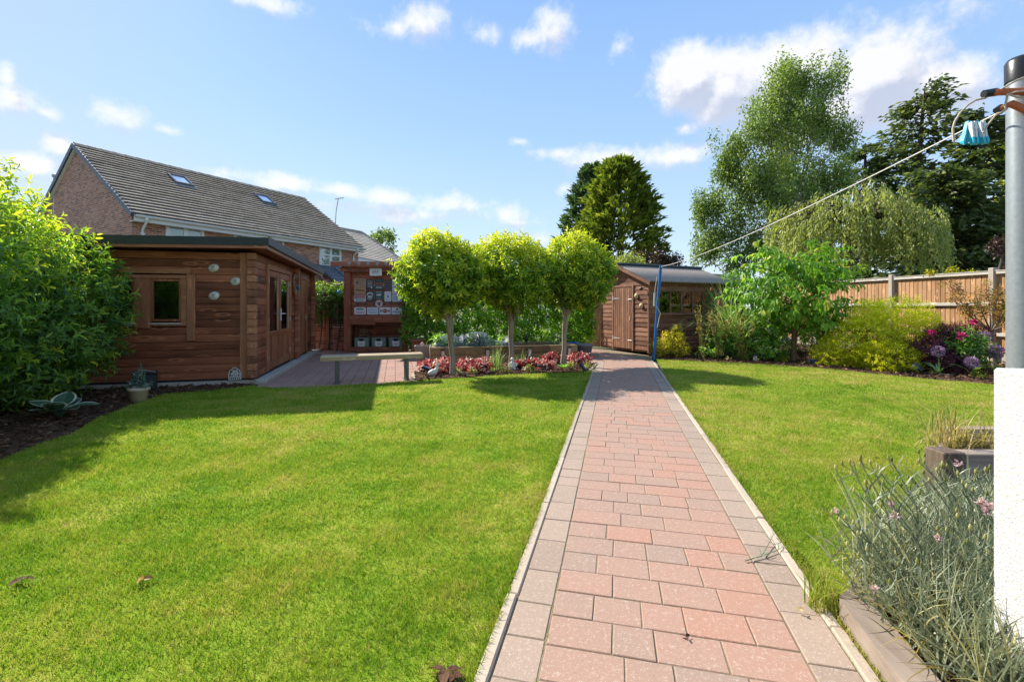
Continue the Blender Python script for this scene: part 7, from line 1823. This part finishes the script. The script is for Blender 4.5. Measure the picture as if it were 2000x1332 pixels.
mb = MB(); mb.tube([(cx+.002, PDp-.0505, 0), (cx+.002, PDp-.0505, 1.55)], .006, 6); mb.build('seam', M['galv'], pl, True)
mb = MB(); mb.tube([at(2040, 178, PDp-.06), at(1960, 180, PDp-.02), at(1930, 182, PDp+.0)], [.016, .016, .015], 8)
mb.tube([at(2020, 222, PDp-.06), at(1975, 203, PDp-.03), at(1948, 216, PDp-.01)], [.016, .016, .012], 8)
hk = mb.build('hook', M['orange'], pl, True)
mb = MB(); mb.tube([at(1945, 180.5, PDp-.005), at(1921, 184, PDp+.0)], [.0185, .017], 8); mb.build('grip', M['black'], hk, True)
mb = MB(); mb.tube([at(1957, 211, PDp-.01), at(1945, 217, PDp-.008)], [.018, .014], 8); mb.build('grip', M['black'], hk, True)
mb = MB()
mb.tube([at(2005, 150, PDp-.055), at(1985, 158, PDp-.06), at(1960, 172, PDp-.03), at(1952, 177, PDp-.02)], .0042, 6)
mb.tube([at(2005, 178, PDp-.06), at(1985, 180, PDp-.06), at(1968, 184, PDp-.03)], .0042, 6); mb.tube([at(2005, 192, PDp-.06), at(1985, 190, PDp-.06), at(1968, 184, PDp-.03)], .0042, 6)
mb.tube([at(1968, 172, PDp-.03), at(1967, 190, PDp-.03), at(1963, 208, PDp-.03), at(1964, 216, PDp-.03)], .0046, 6)
mb.tube([at(1966, 212, PDp-.03), at(1955, 221, PDp-.02), at(1946, 224, PDp-.01)], .006, 6)
mb.tube([at(1932, 187, PDp), at(1925, 192, PDp), at(1906, 196, PDp), at(1890, 206, PDp), at(1876, 220, PDp), at(1865, 238, PDp), at(1861, 252, PDp), at(1863, 276, PDp)], .0045, 6)
mb.tube([at(1946, 224, PDp), at(1937, 235, PDp+.01), at(1928, 246, PDp), at(1920, 260, PDp)], .004, 6)
tag(mb.build('rope_knot', M['rope']), 'beige rope wound round the post hooks with loose tails', 'rope')
mb = MB(); A, B = at(1948, 222, PDp), at(1291, 521, pb0.y+.25)
mb.tube([A.lerp(B, t)+Vector((0, 0, -.10*4*t*(1-t))) for t in np.linspace(0, 1, 26)], [.0036+.0012*t for t in np.linspace(0, 1, 26)], 6)
tag(mb.build('clothes_line', M['rope_white']), 'thin white line running from the grey post to the blue pole', 'clothes line')
for i, (px, py, rot_, dd, lab) in enumerate(((1892, 262, .24, .0, 'leftmost of the blue and white pegs on the line'), (1900, 264, -.08, -.02, 'second peg from the left on the line'), (1907, 262, .02, .015, 'third peg from the left, its grip turned to the post'), (1917, 262, -.19, .0, 'rightmost of the blue and white pegs on the line'))):
    c = at(px, 243, PDp+dd+.01); o = thing('clothes_peg', lab, 'clothes peg', c, .0, 'pegs on the clothes line')
    Mx = Matrix.Rotation(rot_, 3, 'Y')
    for s_ in (-1, 1):
        mb = MB(); out = [(s_*.002, .012), (s_*.011, .010), (s_*.012, -.02), (s_*.010, -.062), (s_*.003, -.062)]
        if s_ > 0: out = out[::-1]
        mb.prism(out, -.008, .008); mb.v = [tuple(Mx @ Vector(v)) for v in mb.v]; mb.build('jaw', M['peg_blue'] if (i+s_) % 2 else M['peg_white'], o)
    mb = MB()
    for s_ in (-1, 1):
        out = [(s_*.0035, -.0605), (s_*.0125, -.058), (s_*.0125, -.082), (s_*.008, -.092), (s_*.0035, -.086)]
        if s_ > 0: out = out[::-1]
        mb.prism(out, -.0095, .0095)
    mb.v = [tuple(Mx @ Vector(v)) for v in mb.v]; mb.build('grip', M['peg_blue'], o)
    mb = MB(); mb.tube([(0, -.011, -.02), (0, .011, -.02)], .006, 8); mb.v = [tuple(Mx @ Vector(v)) for v in mb.v]; mb.build('spring', M['steel'], o)

# ---- white rendered wall on the right, the sleeper planter and the pinks
WF = at(1937.5, 717.5, 1.46)
wl = thing('white_house', 'white roughcast wall end at the right edge, with added house front behind the viewer', 'house', (WF.x, WF.y, 0), math.atan2(PN.y, PN.x))
# house front behind the viewer, added out of view to bounce sun into shade
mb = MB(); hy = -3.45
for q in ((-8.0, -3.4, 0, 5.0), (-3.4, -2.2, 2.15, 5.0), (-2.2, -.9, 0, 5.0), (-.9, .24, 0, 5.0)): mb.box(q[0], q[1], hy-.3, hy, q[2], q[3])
mb.build('added_front', M['stucco'], wl)
mb = MB()
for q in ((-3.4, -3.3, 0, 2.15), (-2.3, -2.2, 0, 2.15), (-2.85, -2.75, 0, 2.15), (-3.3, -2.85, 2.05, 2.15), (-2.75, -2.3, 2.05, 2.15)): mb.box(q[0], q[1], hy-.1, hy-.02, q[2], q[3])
pdr = mb.build('added_front_door', M['white'], wl); mb = MB(); mb.box(-3.3, -2.85, hy-.07, hy-.06, 0, 2.05); mb.box(-2.75, -2.3, hy-.07, hy-.06, 0, 2.05); mb.build('pane', M['skyglass'], pdr)
mb = MB(); mb.box(-8.2, .4, hy-3.5, hy+.25, 5.0, 5.12); mb.build('eaves', M['white'], wl)  # eaves of the added front, out of view
mb = MB(); mb.cbox(0, .24, -3.44, 0, -.05, WF.z, .008); mb.build('render_coat', M['stucco'], wl)
sb = thing('sleeper_planter', 'weathered grey sleeper edging of the planting bed beside the path', 'planter', (1.31, 1.8, 0))
a0 = Vector((1.311, 1.822, 0)); a1 = a0-PD*1.3; d = (a1-a0).normalized(); nr = Vector((-d.y, d.x, 0))   # nr points away from the path
if nr.x < 0: nr = -nr
mb = MB(); mb.slab([a0, a0+nr*.115, a1+nr*.115, a1], -.06, .085); mb.build('sleeper', M['sleeper_y'], sb, True)
b0, b1 = Vector((1.34, 1.86, 0)), Vector((2.86, 2.93, 0)); d2 = (b1-b0).normalized(); n2 = Vector((-d2.y, d2.x, 0))
mb = MB(); mb.slab([b0, b1, b1-n2*.1, b0-n2*.1], -.05, .07); mb.build('sleeper', M['sleeper_y'], sb, True)
sheet('soil', [(1.30, 1.80), (2.86, 2.9), (5, 2.9), (5, .6), (1.26, .6)], .03, M['mulch'], None)['kind'] = 'structure'
# the taller planter behind it
tp = thing('timber_planter', 'tall dark timber planter with dry grass at the right edge', 'planter', (2.86, 2.93, 0))
q0 = at(1845, 885, 2.93); w1_ = at(1889, 885, 2.93).x
mb = MB(); mb.cbox(q0.x, w1_, 2.93, 3.08, -.05, q0.z, .008); mb.build('post', M['sleeper_z'], tp, True)
for k in range(2):
    mb = MB(); mb.cbox(w1_+.004, w1_+1.6, 2.95, 3.07, .0+k*.155, .152+k*.155-.012*(k == 1), .008, .8); mb.build('sleeper', M['sleeper_x'] , tp, True)
mb = MB(); mb.slab([(w1_-.02, 3.085), (w1_+1.6, 3.085), (w1_+1.6, 3.6), (w1_+.58, 3.6)], 0, .25); mb.build('soil', M['soil'], tp, True)
mb = MB(); mb.slab([(q0.x+.10, 3.085), (w1_-.025, 3.085), (w1_+.57, 3.6), (q0.x+.62, 3.6)], 0, .285); mb.build('sleeper', M['sleeper_x'], tp, True)
mb = MB(); mb.slab([(q0.x+.62, 3.605), (w1_+1.6, 3.605), (w1_+1.6, 3.7), (q0.x+.72, 3.7)], 0, .285); mb.build('sleeper', M['sleeper_x'], tp, True)
t = thing('dry_grass_clump', 'straw coloured arching grass in the tall timber planter', 'grass plant', (3.05, 3.3, .24))
for (x, y) in ((3.05, 3.2), (3.25, 3.3), (3.45, 3.25), (3.3, 3.45)):
    arching(t, (x, y, .24), 80, .34, .006, M['straw'], 1.9, .9, .08)
# pinks: grey green blades, stems with buds
t = thing('pinks_clump', 'blue grey clump of pinks with a few pink buds in the sleeper bed', 'plant', (1.7, 1.85, .03))
def strips(n, basef, dirf, Lr, w0, mat, name, droop=.6, k=4):
    V = np.zeros((n, (k+1)*2, 3)); T = np.zeros((n, k))
    p = basef(n); d = dirf(n); L_ = rng.uniform(*Lr, n); sd = unit(np.cross(d, rdir(n))); tn = rng.random(n)
    for j in range(k+1):
        wv_ = w0*(1-(j/k)**1.6)*.5+.0003
        V[:, 2*j] = p-sd*wv_; V[:, 2*j+1] = p+sd*wv_; p = p+d*(L_/k)[:, None]; d = unit(d+np.array([0, 0, -droop*.25])*(.4+rng.random(n))[:, None])
    mb = MB(); mb.v = [tuple(v) for v in V.reshape(-1, 3)]; b_ = (k+1)*2
    mb.f = [(i*b_+2*j, i*b_+2*j+1, i*b_+2*j+3, i*b_+2*j+2) for i in range(n) for j in range(k)]; mb.t = list(np.repeat(tn, k)); mb.sm = [True]*len(mb.f)
    return mb.build(name, mat, t, True)
def pbase(n):
    u = rng.random(n)**.8; X = 1.36+u*1.25; Y = np.clip(1.52+(X-1.36)*.62+rng.normal(size=n)*.20, 1.32, 2.75); X = np.maximum(X, 1.37)
    return np.stack([X, Y, np.full(n, .04)+rng.random(n)*.10], 1)
strips(8000, pbase, lambda n: unit(np.stack([rng.normal(size=n)*.5+.06, rng.normal(size=n)*.45-.08, np.full(n, 1.0)], 1)), (.13, .34), .0062, M['dianthus'], 'foliage', .8)
strips(1100, pbase, lambda n: unit(np.stack([rng.normal(size=n)*.8, rng.normal(size=n)*.6-.2, np.full(n, .5)], 1)), (.12, .26), .005, M['straw'], 'dry_blades', 1.0)
mb = MB(); BP = []; LP, LD = [], []
tips = [(1680, 900, 1.95), (1632, 915, 1.9), (1660, 905, 1.93), (1700, 905, 2.0), (1742, 900, 2.1), (1795, 902, 2.2), (1805, 905, 2.15), (1850, 912, 2.1), (1870, 925, 2.05), (1905, 925, 1.9), (1925, 920, 1.85), (1632, 998, 1.85), (1640, 1018, 1.85), (1741, 985, 1.9), (1745, 1005, 1.88), (1760, 950, 2.0), (1725, 945, 1.97), (1690, 945, 1.95), (1832, 1050, 1.75), (1915, 985, 1.7), (1928, 990, 1.68), (1900, 960, 1.8), (1880, 945, 1.95), (1780, 935, 2.1), (1815, 940, 2.1), (1710, 1150, 1.6), (1678, 1086, 1.72), (1755, 1105, 1.65), (1668, 960, 1.9), (1720, 925, 2.0), (1830, 920, 2.1), (1655, 1065, 1.78), (1870, 1010, 1.75), (1890, 1060, 1.65), (1700, 1010, 1.8)]
for i, (px, py, d) in enumerate(tips):
    e = at(px, py, d); hgt = max(.12, e.z-.05); r0 = Vector((max(1.40, e.x+random.uniform(.02, .22)+.10), d+random.uniform(-.05, .08), .05)); m_ = r0.lerp(e, .55)+Vector((-.03*0+.02, 0, .04))
    mb.tube([r0, m_, e], [.0034, .0029, .0020], 5, .6, False); BP.append(e)
    for u in (.25, .4, .55, .7, .85):
        p = r0.lerp(m_, u*2) if u < .5 else m_.lerp(e, (u-.5)*2)
        for s_ in (-1, 1): LP.append(p); LD.append((s_*random.uniform(.3, .8), random.uniform(-.4, .4), .8))
    for q in range(1 if i % 3 else 2):     # side shoots with buds
        u = random.uniform(.65, .95); p = m_.lerp(e, u); f_ = p+Vector((random.uniform(-.05, .05), random.uniform(-.03, .03), random.uniform(.015, .06))); mb.tube([p, f_], .0018, 4, .4, False); BP.append(f_)
mb.build('stem', M['dianthus'], t, True)
n = len(LP); leafmesh('stem_leaf', BLADE, np.array(LP), np.array(LD), rdir(n), rng.uniform(.06, .12, n), .07, rng.random(n)*.7, M['dianthus'], t)['kind'] = 'stuff'
mb = MB()
for e in BP: mb.lathe([(0, -.004), (.0048, .0), (.0055, .008), (.003, .016), (0, .02)], e, 7, random.random())
mb.build('bud', M['bud'], t, True)['kind'] = 'stuff'
for (px, py, d, r_) in ((1633, 998, 1.85, .012), (1741, 984, 1.9, .013), (1746, 1008, 1.88, .02), (1832, 1051, 1.75, .014), (1708, 1151, 1.6, .016), (1915, 979, 1.7, .017), (1929, 988, 1.68, .02), (1926, 1000, 1.68, .016), (1870, 903, 1.95, .016)):
    c = at(px, py, d-.02); bloom(t, tuple(c), r_*1.0, M['pink'], 24, 'flower', r_*.8)
# grass tuft at the sleeper's end
t2 = thing('grass_tuft', 'long grass tuft at the end of the grey sleeper', 'grass plant', (1.29, 1.9, 0)); arching(t2, (1.29, 1.90, 0), 90, .17, .0035, M['grass'], 1.1, .8, .05)
# a dropped sprig, a dry leaf and crumbs on the path
b = gp(1490, 1085); t = thing('fallen_sprig', 'blue green sprig of pinks lying on the path', 'sprig', b)
mb = MB(); e0, e1, e2, e3 = gp(1455, 1098)+Vector((0, 0, .008)), gp(1488, 1090)+Vector((0, 0, .012)), gp(1520, 1078)+Vector((0, 0, .012)), gp(1505, 1062)+Vector((0, 0, .02))
mb.tube([e0, e1, e2], [.0032, .003, .002], 5); mb.tube([e1, e3, gp(1492, 1045)+Vector((0, 0, .03))], .002, 5); mb.build('stem', M['dianthus'], t, True)
P = np.array([e1, e1, e2, e2, e3, e3, e1, e0.lerp(e1, .5)]); D = np.array([(1, .4, .1), (.8, -.3, .1), (1, .2, .15), (.6, .9, .1), (-.5, .8, .3), (.8, .7, .2), (.2, 1, .2), (.9, -.5, .1)]); leafmesh('leaf', BLADE, P, D, np.tile(np.array([[0, 0, 1.0]]), (8, 1)), .085, .07, .45, M['dianthus'], t)
for (px, py, s_, lab, m_) in ((1339, 1246, .016, 'small dark leaf scrap in the middle of the near path', 'mulch'), (279, 1139, .03, 'pale pinkish fallen leaf on the near left lawn', 'photinia'), (1057, 742, .06, 'yellow leaf on the lawn edge below the right-hand clipped trees', 'yellow_flower'), (1562, 1199, .014, 'pale crumb of bark on the grey path edge', 'straw'), (40, 1141, .04, 'brown leaf on the lawn at the left edge', 'mulch'), (868, 1325, .05, 'brown dead leaf at the lawn corner beside the edging', 'mulch')):
    b = gp(px, py); t = thing('fallen_leaf', lab, 'leaf', b); P = np.tile(np.array([[b.x, b.y, .02 if m_ != 'mulch' or s_ > .02 else .008]]), (3, 1)); D = np.array([(1, .3, .2), (-.8, .5, .1), (.1, -.9, .3)]); leafmesh('blade', LEAF8, P, D, rdir(3)+np.array([0, 0, 1.5]), s_*1.3, .7, .6, M[m_], t, True)
